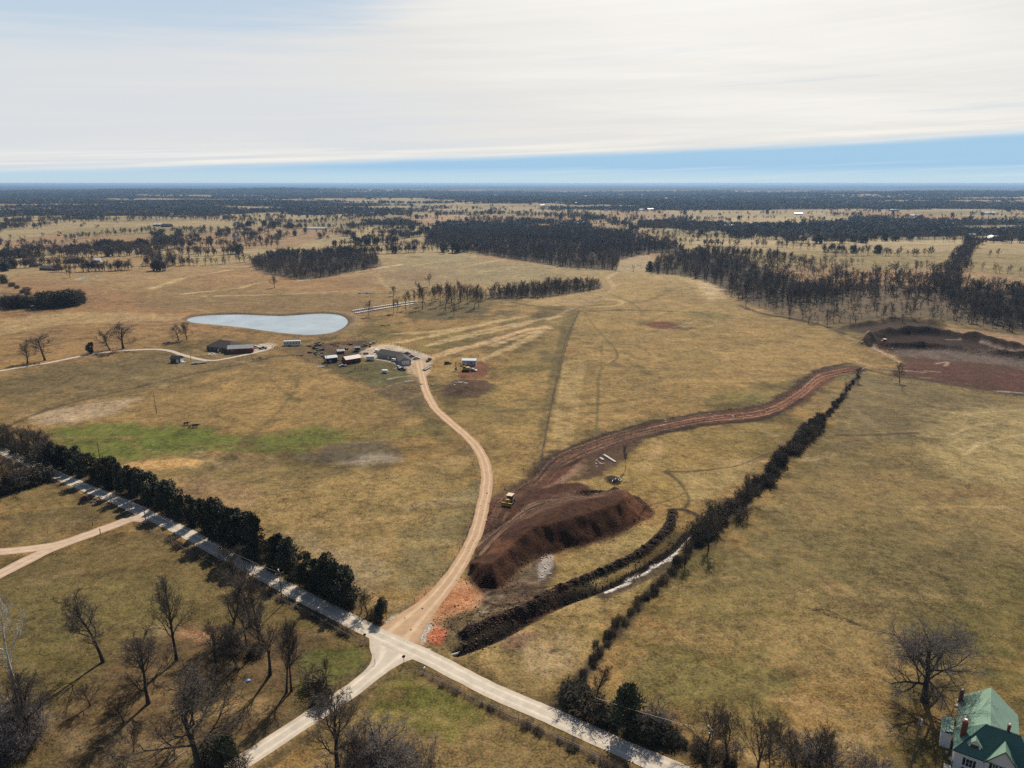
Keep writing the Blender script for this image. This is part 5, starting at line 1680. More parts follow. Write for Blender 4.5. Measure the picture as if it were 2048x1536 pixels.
rg0 = np.random.RandomState(12)
N0 = 600000
Y0 = 900 * (3600 / 900) ** rg0.uniform(0, 1, N0)
X0 = Y0 * rg0.uniform(-0.85, 0.85, N0)
nn = fbm(X0 / 420, Y0 / 300, 81, 3)
nn2 = fbm(X0 / 520 + 7, Y0 / 260 + 3, 91, 3)
band = (np.abs(nn - 0.5) < 0.0045) | (np.abs(nn2 - 0.47) < 0.0035)
clump = fbm(X0 / 90, Y0 / 60, 95, 3) > 0.36
avoid = (Y0 < 1150) & (X0 > -450)
for P_ in (W2, W3, [(1226, 541), (1296, 547), (1315, 527), (1298, 508), (1240, 508)], [(780, 545), (900, 505), (1200, 550), (1200, 585), (900, 580)]):
    avoid |= inside(X0, Y0, GP(P_))
kk = band & clump & ~avoid
for x_, y_ in zip(X0[kk][:7000], Y0[kk][:7000]):
    TREES.append((float(x_), float(y_), float(rg0.uniform(9, 16)), FA[rg0.randint(3)] if rg0.rand() < .97 else 'mcedar', 'distant'))

GL = {'grove': ('bare tree in the open grove beyond the white bale rows', 'trees of the open grove beyond the bales'),
      'strip': ('bare tree in the narrow dark strip of woodland right of the open grove', 'trees of the narrow wood strip'),
      'nearwood': ('brownish bare tree in the compact wood behind the pond pasture', 'trees of the compact wood behind the pond'),
      'rightedge': ('dark bare tree in the wood at the right edge above the red dirt pit', 'trees of the wood at the right edge'),
      'thinwood': ('slim bare tree scattered over the brown woodland floor above the dirt pit', 'thinly spread trees above the pit'),
      'rightwood': ('dark bare tree at the near edge of the dense wood right of the clearing', 'trees of the dense wood right of the clearing'),
      'centralwood': ('bare tree at the near edge of the broad dark wood in the middle distance', 'trees of the broad middle wood'),
      'leftline': ('bare tree in the field lines of the left middle distance', 'field trees on the left'),
      'rightline': ('bare tree in the field lines of the right middle distance', 'field trees on the right'),
      'distant': ('small tree in the distant field lines', 'distant field trees')}
TREES.sort(key=lambda q: -q[2] / math.hypot(q[0], q[1]))
lim = 298 - n_bare
used = 0
rest = []
for q in TREES:
    if used < lim and q[3] in MT + MO and abs(q[0] / q[1]) < 0.80:
        used += 1
        lb, gr = GL[q[4]]
        place(q[3], (q[0], q[1]), q[2], rnd.random() * 6.28, 'bare_tree', lb, 'tree', gr, rnd.uniform(1.0, 1.35))
    else:
        rest.append(q)


def merge(name, items, kind_keys=None, mats=('bark', 'twig')):
    """one merged mesh out of many tree copies: real geometry, nobody can count it"""
    Vs, Fs, Ms, n = [], [], [], 0
    by = {}
    for q in items:
        by.setdefault(q[3], []).append(q)
    for k, L in by.items():
        P = PROTO[k]
        A = np.array([(q[0], q[1], q[2] / P['H']) for q in L])
        Z = macro(A[:, 0], A[:, 1])
        s_ = np.where((A[:, 1] < 700))[0]
        for j in s_:
            Z[j] = H1(A[j, 0], A[j, 1])
        rg = np.random.RandomState(len(L))
        th = rg.uniform(0, 6.28, len(A))
        wd = rg.uniform(1.05, 1.5, len(A))
        ca, sa = np.cos(th), np.sin(th)
        for part, mi in (('T', 0), ('K', 2 if 'cedar' in k else 1)):
            v, f = P[part]
            x = (v[None, :, 0] * ca[:, None] - v[None, :, 1] * sa[:, None]) * (A[:, 2] * wd)[:, None] + A[:, 0][:, None]
            y = (v[None, :, 0] * sa[:, None] + v[None, :, 1] * ca[:, None]) * (A[:, 2] * wd)[:, None] + A[:, 1][:, None]
            z = v[None, :, 2] * A[:, 2][:, None] + Z[:, None]
            Vs.append(np.stack([x, y, z], -1).reshape(-1, 3).astype(np.float32))
            ff = (f[None] + (np.arange(len(A)) * len(v))[:, None, None]).reshape(-1, 3) + n
            Fs.append(ff)
            Ms.append(np.full(len(ff), mi, dtype=np.int32))
            n += len(v) * len(A)
    V, F_ = np.concatenate(Vs), np.concatenate(Fs)
    me = np_mesh(name, V, F_, None)
    for m_ in ('bark', 'woodtwig', 'cedar'):
        me.materials.append(M[m_])
    me.polygons.foreach_set('material_index', np.concatenate(Ms))
    o = bpy.data.objects.new(name, me)
    C.objects.link(o)
    tag(o, kind='stuff')
    return o, len(F_)


def lod(q):
    r_ = math.hypot(q[0], q[1])
    if r_ > 1150 and q[3] != 'mcedar':
        return (q[0], q[1], q[2], FA[int(q[0] * 7 + q[1]) % 3], q[4])
    if q[3] in MO or q[3] in MT:
        return (q[0], q[1], q[2], 'lt%d' % (int(q[0] * 7 + q[1]) % 4), q[4])
    return q


o, nf = merge('woodland', [lod(q) for q in rest])
tag(o, 'masses of dark leafless woods and field tree lines spread over the middle distance', 'woodland')
print('woodland faces', nf, 'trees', len(rest))

# woods beyond 2.5 km: rough crowns, larger and sparser with distance
rg = np.random.RandomState(4)
N = 90000
Y = 1550 * (11000 / 1550) ** rg.uniform(0, 1, N)
X = Y * rg.uniform(-0.82, 0.82, N)
k = wood_mask(X, Y) > rg.uniform(0.2, 0.9, N)
keepfield = rg.uniform(0, 1, N) < 0.004
k = k | (keepfield & (Y < 5500))
X, Y = X[k], Y[k]
k = np.argsort(Y)
X, Y = X[k], Y[k]
nk = 16
sz = 6.0 * (Y / 2500) ** 0.8
hh = rg.uniform(9, 15, len(X)) * np.clip((Y / 4000) ** .25, .9, 1.3)
Z = macro(X, Y)
a = rg.normal(0, 1, (len(X), nk, 3))
a /= np.linalg.norm(a, axis=2)[:, :, None]
rad = rg.uniform(0.45, 1.0, (len(X), nk))
cx = X[:, None] + a[..., 0] * rad * sz[:, None]
cy = Y[:, None] + a[..., 1] * rad * sz[:, None]
cz = Z[:, None] + hh[:, None] * (0.5 + 0.5 * a[..., 2] * rad)
tri = rg.normal(0, 1, (len(X), nk, 3, 3)) * np.array([1, 1, .8]) * (sz[:, None] * 0.42)[..., None, None]
V = (np.stack([cx, cy, cz], -1)[:, :, None, :] + tri).reshape(-1, 3)
me = np_mesh('far_woods', V, np.arange(len(V)).reshape(-1, 3), M['farwood'])
o = bpy.data.objects.new('far_woods', me)
C.objects.link(o)
tag(o, 'dark blue-grey woods covering the hills out to the horizon', 'woodland', None, 'stuff')
print('far tris', len(V) // 3)

# ------------------------------------------------------------------ buildings


def part(parent, name, mt, fn, label=None):
    mb = MB()
    fn(mb)
    return mb.build(name, mt, parent, label=label)


def yaw_px(a, b):
    """ground direction between two photo pixels"""
    (x0, y0), (x1, y1) = G(*a), G(*b)
    return math.atan2(y1 - y0, x1 - x0), math.dist((x0, y0), (x1, y1))


def windows_on(root, specs, frame_mat='white', glass='glass'):
    """specs: (x, y, z, w, h, axis) axis 'y-': wall facing -y, 'x-','x+','y+'"""
    for (x, y, z, w, h, ax) in specs:
        f, g = MB(), MB()
        t = 0.08
        if ax[0] == 'y':
            s = -1 if ax[1] == '-' else 1
            f.box(x - w / 2 - .1, min(y, y + s * t), z - .1, x + w / 2 + .1, max(y, y + s * t), z + h + .1)
            g.box(x - w / 2, min(y + s * t, y + s * (t + .03)), z, x + w / 2, max(y + s * t, y + s * (t + .03)), z + h)
        else:
            s = -1 if ax[1] == '-' else 1
            f.box(min(x, x + s * t), y - w / 2 - .1, z - .1, max(x, x + s * t), y + w / 2 + .1, z + h + .1)
            g.box(min(x + s * t, x + s * (t + .03)), y - w / 2, z, max(x + s * t, x + s * (t + .03)), y + w / 2, z + h)
        fo = f.build('window', M[frame_mat], root)
        g.build('pane', M[glass], fo)


def gable(name, loc, rz, L, Wd, he, hr, wall, roof, label, cat, group=None, over=0.4, door=None, wins=(), hip=0.0, z=None, open_front=False):
    """gable house: ridge along local x, L long, Wd deep"""
    r = empty(name, (*loc, H1(*loc) - 0.05 if z is None else z), rz, label, cat, group)
    l, w = L / 2, Wd / 2
    if hip:
        w_ = MB()
        w_.box(-l, -w, -.5, l, w, he)
        w_.build('wall', M[wall], r)
        m = MB()
        a = l - hip
        E_ = [(-l - over, -w - over, he - .05), (l + over, -w - over, he - .05), (l + over, w + over, he - .05), (-l - over, w + over, he - .05)]
        R0, R1 = (-a, 0, he + hr), (a, 0, he + hr)
        n = len(m.v)
        m.v += E_ + [R0, R1]
        m.f += [(0, 1, 5, 4), (1, 2, 5), (2, 3, 4, 5), (3, 0, 4), (3, 2, 1, 0)]
        m.m += [0] * 5
        m.build('roof', M[roof], r)
    else:
        w_ = MB()
        if open_front:
            w_.prism([(-w + .6, 0), (w, 0), (w, he), (0, he + hr), (-w + .6, he + hr * .12)], -l, l, 'x')
            for q in range(5):
                xx = -l + .1 + (L - .3) * q / 4
                w_.box(xx, -w, -.3, xx + .14, -w + .14, he)
        else:
            w_.prism([(-w, -.5), (w, -.5), (w, he), (0, he + hr), (-w, he)], -l, l, 'x')
        w_.build('wall', M[wall], r)
        m = MB()
        sl = hr / w
        for s in (-1, 1):
            m.slab([(-l - over, 0, he + hr + .12), (l + over, 0, he + hr + .12), (l + over, s * (w + over), he - over * sl + .12), (-l - over, s * (w + over), he - over * sl + .12)][::s], .10)
        m.build('roof', M[roof], r)
    if door:
        x, wd, hd, mt = door
        d = MB()
        d.box(x - wd / 2, -w - .06, 0, x + wd / 2, -w + .02, hd)
        d.build('door', M[mt], r)
    windows_on(r, wins)
    return r


# ---- the near farmhouse ----------------------------------------------------
def farmhouse():
    ox, oy = 84.42, 111.6
    z0 = H1(92, 116) - 0.1
    r = empty('farmhouse', (ox, oy, z0), math.atan2(-.539, .842), 'white farmhouse with a green metal roof, dormer and brick chimneys in the lower right corner', 'house')
    th = .12
    # front block (hip roof), rear wing (gable), front cross gable
    w = MB()
    w.box(0.35, 1.65, -.5, 13.6, 7.4, 4.9)
    w.prism([(1.0, -.5), (10.3, -.5), (10.3, 5.3), (5.6, 9.75), (1.0, 5.3)], 7.4, 18.2, 'y')
    w.prism([(5.3, -.3), (10.5, -.3), (10.5, 5.2), (7.9, 8.45), (5.3, 5.2)], 1.4, 4.2, 'y')
    w.build('wall', M['white'], r)
    ra = MB()
    ra.slab([(5.55, 18.5, 9.95), (5.35, 5.7, 9.95), (.3, 7.9, 5.3), (.4, 18.9, 5.3)], th)
    ra.slab([(5.35, 5.7, 9.95), (5.55, 18.5, 9.95), (10.9, 18.9, 5.2), (10.9, 6.5, 5.2)], th)
    ra.build('roof', M['greenroof'], r, label='pale sunlit rear wing roof')
    rb = MB()
    # front slope, left hip slope, right hip slope, rear slope
    rb.slab([(0, 1.3, 5.0), (13.9, 1.3, 5.0), (10.2, 5.5, 9.85), (4.6, 5.5, 9.85)], th)
    rb.slab([(0, 7.9, 5.0), (0, 1.3, 5.0), (4.6, 5.5, 9.85), (4.6, 5.9, 9.85)], th)
    rb.slab([(13.9, 1.3, 5.0), (13.9, 7.9, 5.0), (10.2, 5.9, 9.85), (10.2, 5.5, 9.85)], th)
    rb.slab([(4.6, 5.9, 9.85), (10.2, 5.9, 9.85), (13.9, 7.9, 5.0), (0, 7.9, 5.0)][::-1], th)
    rb.build('roof', M['greenroof_shaded'], r, label='shaded front roof')
    rc = MB()
    rc.slab([(7.9, .95, 8.72), (7.9, 4.55, 8.72), (4.95, 1.3, 4.95), (4.95, .95, 4.95)][::-1], th)
    rc.slab([(7.9, 4.55, 8.72), (7.9, .95, 8.72), (10.85, .95, 4.95), (10.85, 1.3, 4.95)][::-1], th)
    rc.build('roof', M['greenroof'], r, label='front cross gable roof')
    rk = MB()
    for p, q in (((4.95, .9, 4.9), (7.9, .9, 8.68)), ((7.9, .9, 8.68), (10.85, .9, 4.9)), ((0, 1.24, 4.92), (4.95, 1.24, 4.92)), ((10.85, 1.24, 4.92), (13.9, 1.24, 4.92)), ((4.6, 5.5, 9.9), (10.2, 5.5, 9.9)), ((0, 1.3, 5.05), (4.6, 5.5, 9.9))):
        rk.tube([p, q], .09, 5)
    rk.build('roof_trim', M['trim'], r)
    # dormer
    d = MB()
    d.prism([(2.3, 5.7), (4.3, 5.7), (4.3, 6.95), (3.3, 7.85), (2.3, 6.95)], 2.4, 4.2, 'y')
    dm = d.build('dormer', M['white'], r)
    e = MB()
    e.slab([(3.3, 2.15, 8.08), (3.3, 4.3, 8.08), (2.05, 3.4, 6.85), (2.05, 2.15, 6.85)], .08)
    e.slab([(3.3, 4.3, 8.08), (3.3, 2.15, 8.08), (4.55, 2.15, 6.85), (4.55, 3.4, 6.85)], .08)
    e.build('dormer_roof', M['greenroof'], dm)
    g = MB()
    g.box(2.65, 2.33, 6.1, 3.95, 2.38, 6.9)
    g.build('window', M['glass'], dm)
    # chimneys
    for nm, x, y, za, zb, s in (('chimney', 1.35, 5.0, 5.6, 9.6, .95), ('chimney', .75, 16.9, 5.2, 8.1, .75), ('chimney', 8.2, 6.0, 8.6, 11.0, .5)):
        c = MB()
        c.box(x - s / 2, y - s / 2, za, x + s / 2, y + s / 2, zb)
        c.box(x - s / 2 - .08, y - s / 2 - .08, zb, x + s / 2 + .08, y + s / 2 + .08, zb + .18)
        co = c.build('chimney', M['brick'], r)
        q = MB()
        q.box(x - s / 4, y - s / 4, zb + .18, x + s / 4, y + s / 4, zb + .45)
        q.build('chimney_cap', M['white'], co)
    # chimney stack down the left wall and small lean-to on the left
    lt = MB()
    lt.slab([(-.05, 12.4, 4.6), (-.05, 7.4, 4.6), (-2.1, 7.4, 3.7), (-2.1, 12.4, 3.7)][::-1], .1)
    lo = lt.build('side_roof', M['greenroof'], r)
    lw = MB()
    lw.box(-1.95, 7.6, -.5, -.1, 12.2, 3.6)
    lw.build('side_wall', M['white'], r)
    # windows with shutters
    for x, z, ww, hh, n, yy in ((2.9, 2.3, 1.0, 1.6, 1, 1.65), (2.9, .1, 1.0, 1.6, 1, 1.65), (6.9, 3.7, .75, 1.35, 1, 1.4), (7.9, 3.7, .75, 1.35, 1, 1.4), (8.9, 3.7, .75, 1.35, 1, 1.4), (12.1, 2.3, 1.0, 1.6, 1, 1.65), (12.1, .1, 1.0, 1.6, 1, 1.65), (6.7, .8, .9, 1.7, 1, 1.4), (9.1, .8, .9, 1.7, 1, 1.4)):
        f = MB()
        f.box(x - ww / 2 - .1, yy - .07, z - .1, x + ww / 2 + .1, yy, z + hh + .12)
        f.box(x - .03, yy - .105, z, x + .03, yy - .072, z + hh)
        f.box(x - ww / 2, yy - .105, z + hh / 2 - .03, x - .03, yy - .072, z + hh / 2 + .03)
        f.box(x + .03, yy - .105, z + hh / 2 - .03, x + ww / 2, yy - .072, z + hh / 2 + .03)
        fo = f.build('window', M['white'], r)
        g = MB()
        g.box(x - ww / 2, yy - .095, z, x + ww / 2, yy - .0705, z + hh)
        g.build('pane', M['glass'], fo)
        if ww >= 1 or x in (6.9, 8.9):
            for sgn in (-1, 1):
                if (x == 6.9 and sgn == 1) or (x == 8.9 and sgn == -1):
                    continue
                s_ = MB()
                s_.box(x + sgn * (ww / 2 + .34) - .2, yy - .06, z - .05, x + sgn * (ww / 2 + .34) + .2, yy - .003, z + hh + .05)
                s_.build('shutter', M['shutter'], fo)
    windows_on(r, [(1.0, 10.0, 3.9, .9, 1.3, 'x-'), (1.0, 14.0, 3.4, .9, 1.4, 'x-'), (1.0, 14.0, .8, .9, 1.5, 'x-')])
    # foundation and step
    dd = MB()
    dd.box(-.9, 1.2, -.5, .35, 2.6, .35)
    dd.build('doorstep', M['concrete'], r)
    dr = MB()
    dr.box(.28, 1.45, .35, .349, 2.35, 2.4)
    dr.build('door', M['trim'], r)
    return r


farmhouse()
# things beside the farmhouse
for u, v, nm, lb, ct in ((-1.6, -1.2, 'garden_bench', 'pale bench by the dark side of the farmhouse, near the orange leaf patch', 'bench'),):
    x = 84.42 + .842 * u + .539 * v
    y_ = 111.6 - .539 * u + .842 * v
    b = empty(nm, (x, y_, H1(x, y_)), 1.2, lb, ct)
    part(b, 'seat', M['stone'], lambda m: m.box(-.8, -.25, .4, .8, .25, .48))
    part(b, 'leg', M['stone'], lambda m: m.box(-.7, -.2, 0, -.55, .2, .4))
    part(b, 'leg', M['stone'], lambda m: m.box(.55, -.2, 0, .7, .2, .4))
for k, (px, py) in enumerate([(1886, 1492), (1893, 1505), (1902, 1520), (1910, 1530), (1917, 1402), (1912, 1412)]):
    x, y_ = G(px, py)
    m = MB()
    rr = random.Random(k)
    s_ = rr.uniform(.25, .45)
    pts = []
    ring = [(s_ * math.cos(q * 1.05) * rr.uniform(.8, 1.2), s_ * math.sin(q * 1.05) * rr.uniform(.8, 1.2)) for q in range(6)]
    m.prism(ring, 0, s_ * .9, 'z')
    o = m.build('garden_stone', M['stone'], None, (x, y_, H1(x, y_)))
    tag(o, 'pale rounded garden stone along the shaded side of the farmhouse', 'stone', 'garden stones beside the farmhouse')

# ---- middle distance buildings ---------------------------------------------
# long grey building in the gravel yard and its ell
a, L = yaw_px((757, 713), (807, 722))
c1 = G(785, 716)
gable('workshop_building', c1, a, 19, 9, 2.9, 2.0, 'greywall', 'darkroof', 'long low building with dark grey roof in the middle of the gravel yard', 'building',
      wins=[(-6, -4.5, 1.0, 1.2, 1.1, 'y-'), (-2, -4.5, 1.0, 1.2, 1.1, 'y-'), (3, -4.5, 1.0, 1.2, 1.1, 'y-')], door=(0.6, 1.0, 2.1, 'white'))
c2 = G(808, 726)
gable('garage_building', c2, R(-72), 12, 7, 3.0, 1.9, 'greywall', 'darkroof', 'dark-roofed garage with a white end door, joined to the long yard building', 'garage')
gd = empty('garage_door', (0, 0, 0))
bpy.data.objects.remove(gd)
g_ = [o for o in bpy.data.objects if o.name.startswith('garage_building')][0]
m = MB()
m.box(6.0, -2.4, 0, 6.1, 2.4, 2.9)
m.build('garage_door', M['white'], g_)
# red-winged house on the left
hc = G(452, 699)
gable('brown_house', hc, R(-22), 20, 14, 3.0, 3.6, 'brownwall', 'brownroof', 'large dark brown hip-roofed house beside the pond', 'house', hip=5.0,
      wins=[(-7, -7, 1, 1.4, 1.3, 'y-'), (-3, -7, 1, 1.4, 1.3, 'y-'), (2, -7, 1, 1.4, 1.3, 'y-')], door=(0, 1.1, 2.1, 'white'))
hc = G(483, 704)
gable('red_garage_wing', hc, R(14), 16, 8, 3.4, 1.6, 'redwall', 'greyroof', 'red-walled wing with pale grey metal roof joined to the brown house', 'building', door=(3, 3.0, 2.5, 'brownwall'),
      wins=[(-5, -4, 1.2, 1.2, 1.1, 'y-')])
hc = G(355, 724)
gable('garden_shed', hc, R(-8), 6.5, 4.5, 2.8, 1.5, 'brownwall', 'brownroof', 'small dark brown shed with a white open end beside the bend of the pale lane', 'shed', door=(1.6, 1.8, 2.3, 'white'))
m = MB()
m.box(3.27, -1.9, 0, 3.35, 1.9, 2.7)
m.build('end_panel', M['white'], [o for o in bpy.data.objects if o.name.startswith('garden_shed')][0])
m = MB()
m.prism([(-1.4, 0), (1.4, 0), (1.4, .12), (-1.4, .55)], 3.4, 5.4, 'x')
m.build('ramp', M['whitemetal'], [o for o in bpy.data.objects if o.name.startswith('garden_shed')][0])
hc = G(703, 725)
gable('red_barn', hc, R(38), 10, 6, 3.2, 1.4, 'redwall', 'pinkroof', 'red barn with pinkish white roof at the left end of the gravel yard', 'barn', door=(0, 2.6, 2.6, 'black'))
hc = G(662, 724)
gable('grey_shed', hc, R(28), 7, 5, 3.4, 1.0, 'black', 'whitemetal', 'small dark shed with a white roof left of the red barn', 'shed', door=(-1, 1.6, 2.2, 'greywall'))
hc = G(681, 707)
gable('pen_shelter', hc, R(25), 4.6, 3.6, 2.2, .8, 'brownwall', 'greyroof', 'little shelter with light roof in the pens above the small dark shed', 'shelter')
hc = G(715, 701)
gable('stock_shelter', hc, R(5), 3.4, 3.0, 2.4, .7, 'black', 'greyroof', 'tiny dark square shelter at the upper left corner of the gravel yard', 'shelter')
hc = G(939, 729)
gable('site_shed', hc, R(-4), 8.6, 4.8, 3.3, .7, 'canvas', 'whitemetal', 'white-roofed grey site shed at the top of the red earth circle', 'shed', door=(-2, 1.4, 2.2, 'white'), wins=[(1.5, -2.4, 1.2, 1.4, .9, 'y-')])
# far left houses
gable('dark_house', G(147, 526), R(-4), 22, 15, 3.2, 4.2, 'brownwall', 'brownroof', 'dark hip-roofed house in front of the evergreens on the far left', 'house', hip=6, wins=[(-6, -7.5, 1, 1.6, 1.4, 'y-'), (4, -7.5, 1, 1.6, 1.4, 'y-')])
gable('white_shed', G(196, 524), R(3), 11, 9, 3.2, 2.2, 'white', 'whitemetal', 'small white outbuilding right of the dark hip-roofed house on the far left', 'shed', door=(0, 3, 2.6, 'greywall'))
gable('grey_roof_house', G(103, 540), R(-14), 26, 12, 3.0, 2.8, 'brownwall', 'darkroof', 'long grey-roofed house nearest the narrow bright pool on the far left', 'house', wins=[(-8, -6, 1, 1.6, 1.3, 'y-'), (0, -6, 1, 1.6, 1.3, 'y-'), (8, -6, 1, 1.6, 1.3, 'y-')])
gable('grey_barn', G(72, 533), R(-5), 13, 8, 2.8, 1.8, 'brownwall', 'darkroof', 'low dark barn left of the long grey-roofed house on the far left', 'barn')
gable('hilltop_barn', G(318, 452), R(-10), 26, 16, 4, 4, 'brownwall', 'whitemetal', 'farm building with bright roof at the end of the curling lane, upper left', 'barn')
gable('hilltop_house', G(334, 454), R(-8), 26, 14, 4, 4, 'brownwall', 'brownroof', 'dark house right beside the bright-roofed building at the curling lane', 'house')
gable('gable_barn', G(1986, 481), R(80), 26, 26, 5.5, 4.5, 'brownwall', 'whitemetal', 'wide barn with white gable roof at the far end of the diagonal tree line', 'barn')
gable('long_sheds', G(635, 459), R(4), 46, 9, 3.5, 2, 'white', 'whitemetal', 'long low white sheds beyond the compact wood, upper left middle', 'shed')
# distant white specks: farms and houses
FARM = [(1087, 402, 46), (1085, 412, 30), (1146, 407, 50), (1123, 407, 22), (1152, 390, 40), (1170, 393, 30), (990, 391, 70), (995, 391, 40), (1151, 401, 40), (1336, 392, 40), (1384, 392, 30), (1240, 395, 26), (1283, 391, 40), (1448, 376, 60), (1447, 386, 60), (1788, 422, 46), (1981, 408, 90),
        (1826, 433, 50), (1888, 447, 34), (1902, 451, 40), (1640, 450, 30), (1622, 451, 30), (1460, 455, 44), (1472, 452, 30), (1455, 459, 20), (1597, 429, 40), (1600, 406, 50), (1556, 412, 20), (1943, 473, 20), (1806, 457, 24), (1975, 428, 60), (245, 407, 40), (278, 415, 20), (118, 421, 30), (435, 425, 24), (720, 427, 30), (746, 428, 24), (1054, 440, 24), (1158, 449, 30), (1284, 421, 30), (472, 474, 20), (1300, 420, 40)]
for i, (px, py, L) in enumerate(FARM):
    p = G(px, py)
    L *= 0.75
    gable('farm_building', p, R(rnd.uniform(-25, 25)), L, L * .45, 4 + L * .02, 2 + L * .03, rnd.choice(['white', 'greywall', 'white']), 'whitemetal', 'tiny pale-roofed building in the distance', 'building', 'scattered farm buildings in the distance')

# junction things ------------------------------------------------------------


def box_trailer(loc, rz, L, label, cat='trailer', name='box_trailer', group=None, h=2.6, mt='whitemetal', wheels=2, win=0):
    r = empty(name, (*loc, H1(*loc)), rz, label, cat, group)
    part(r, 'body', M[mt], lambda m: m.prism([(-1.2, .7), (1.2, .7), (1.2, h + .5), (.9, h + .7), (-.9, h + .7), (-1.2, h + .5)], -L / 2, L / 2, 'x'))
    part(r, 'chassis', M['steel'], lambda m: (m.box(-L / 2, -.5, .5, L / 2, .5, .69), m.box(L / 2, -.08, .5, L / 2 + 1.2, .08, .62)))
    for s in (-1, 1):
        for k in range(wheels):
            x = -L * .12 - k * .95
            part(r, 'wheel', M['rubber'], lambda m: m.tube([(x, s * 1.22, .4), (x, s * .98, .4)], .4, 12))
    if win:
        g = MB()
        for k in range(win):
            x = -L / 2 + .8 + k * (L - 1.6) / max(win - 1, 1)
            g.box(x - .45, -1.23, 1.6, x + .45, -1.203, 2.3)
        g.build('window_row', M['glass'], r)
    return r


def car(loc, rz, label, body='silver', kind='car', name='parked_car', group=None):
    r = empty(name, (*loc, H1(*loc)), rz, label, kind if kind != 'suv' else 'car', group)
    L = {'car': 4.6, 'suv': 4.9, 'pickup': 5.6, 'truck': 6.5}[kind]
    w = .92
    if kind == 'car':
        low = [(-2.3, .35), (2.3, .35), (2.3, .75), (1.4, .92), (-1.9, .95), (-2.3, .85)]
        cab = [(-1.85, .93), (1.0, .92), (.35, 1.42), (-1.1, 1.45)]
    elif kind == 'suv':
        low = [(-2.4, .4), (2.4, .4), (2.4, .95), (1.3, 1.08), (-2.35, 1.1)]
        cab = [(-2.3, 1.08), (1.1, 1.07), (.45, 1.72), (-2.1, 1.75)]
    else:
        low = [(-L / 2, .5), (L / 2, .5), (L / 2, 1.05), (L / 2 - 1.3, 1.2), (-L / 2, 1.15)]
        cab = [(-.5, 1.14), (L / 2 - 1.4, 1.15), (L / 2 - 2.0, 1.85), (-.3, 1.85)]
    bo = part(r, 'body', M[body], lambda m: (m.prism(low, -w, w, 'y'), m.prism([(p[0] * .97, p[1] + .06 if p[1] > 1.3 else p[1]) for p in cab], -w * .82, w * .82, 'y')))
    part(r, 'windows', M['glass'], lambda m: m.prism([(cab[0][0] + .12, cab[0][1] + .08), (cab[1][0] - .02, cab[1][1] + .08), (cab[2][0] + .02, cab[2][1] - .06), (cab[3][0] + .06, cab[3][1] - .06)], -w * .84, w * .84, 'y'))
    for sx_ in (-1, 1):
        for sy in (-1, 1):
            x = sx_ * (L / 2 - .85)
            wo = part(r, 'wheel', M['rubber'], lambda m: m.tube([(x, sy * .93, .36), (x, sy * .70, .36)], .36, 12))
            part(wo, 'rim', M['rim'], lambda m: m.tube([(x, sy * .945, .36), (x, sy * .92, .36)], .2, 8))
    for sy in (-1, 1):
        part(r, 'headlight', M['whitemetal'], lambda m: m.box(L / 2 - .02, sy * .65 - .18, .62, L / 2 + .02, sy * .65 + .18, .78))
        part(r, 'tail_light', M['redwall'], lambda m: m.box(-L / 2 - .02, sy * .7 - .12, .65, -L / 2 + .02, sy * .7 + .12, .82))
    return r


CARS = [(761, 707, 'black', 'pickup', 10, 'dark pickup parked at the left end of the long building in the yard'),
        (774, 709, 'silver', 'car', -20, 'grey car parked against the front wall of the long building'),
        (780, 715, 'white', 'suv', 35, 'white car parked between the long building and the garage, upper one'),
        (790, 723, 'white', 'suv', -25, 'white car parked just left of the dark-roofed garage, nearest the camera'),
        (797, 736, 'silver', 'car', -30, 'pale car at the lower edge of the gravel yard'),
        (804, 740, 'black', 'pickup', -20, 'black pickup at the lower edge of the gravel yard beside the pale car'),
        (833, 718, 'silver', 'car', 20, 'grey car standing alone right of the garage'),
        (822, 715, 'black', 'pickup', 8, 'dark pickup close to the right side of the garage'),
        (815, 708, 'black', 'car', -10, 'dark car behind the garage, right of the long building'),
        (896, 728, 'black', 'suv', 12, 'dark car parked in the grass between the drive and the red earth circle'),
        (510, 696, 'white', 'pickup', 15, 'white pickup at the right end of the red-walled wing'),
        (526, 698, 'black', 'pickup', 5, 'dark pickup beside the white one on the loop of the pale lane'),
        (947, 742, 'silver', 'car', -20, 'small pale car standing on the red earth right of the digger'),
        (745, 688, 'silver', 'pickup', 60, 'pale pickup at the top edge of the gravel yard by the fence'),
        (686, 733, 'silver', 'car', 30, 'small pale car below the red barn'),
        (712, 704, 'black', 'car', 20, 'dark car at the left end of the gravel yard above the red barn'),
        ]
for px, py, b, k, dg, lb in CARS:
    car(G(px, py), R(dg), lb, b, k)
c = car(G(858, 722), R(75), 'dark lorry cab in front of the flatbed where the drive enters the yard', 'black', 'truck', 'lorry')
box_trailer(G(585, 691), R(10), 11.5, 'long white trailer with dark windows between the pond and the pens', name='camper_trailer', h=2.9, win=6)
box_trailer(G(741, 721), R(4), 5, 'small white box trailer on the grass edge right of the red barn', h=2.3)
box_trailer(G(770, 746), R(-6), 3.4, 'tiny white trailer on the grass below the gravel yard', h=1.3, wheels=1)
box_trailer(G(753, 704), R(100), 3.0, 'small white tank trailer at the upper left of the long building', h=1.2, wheels=1)


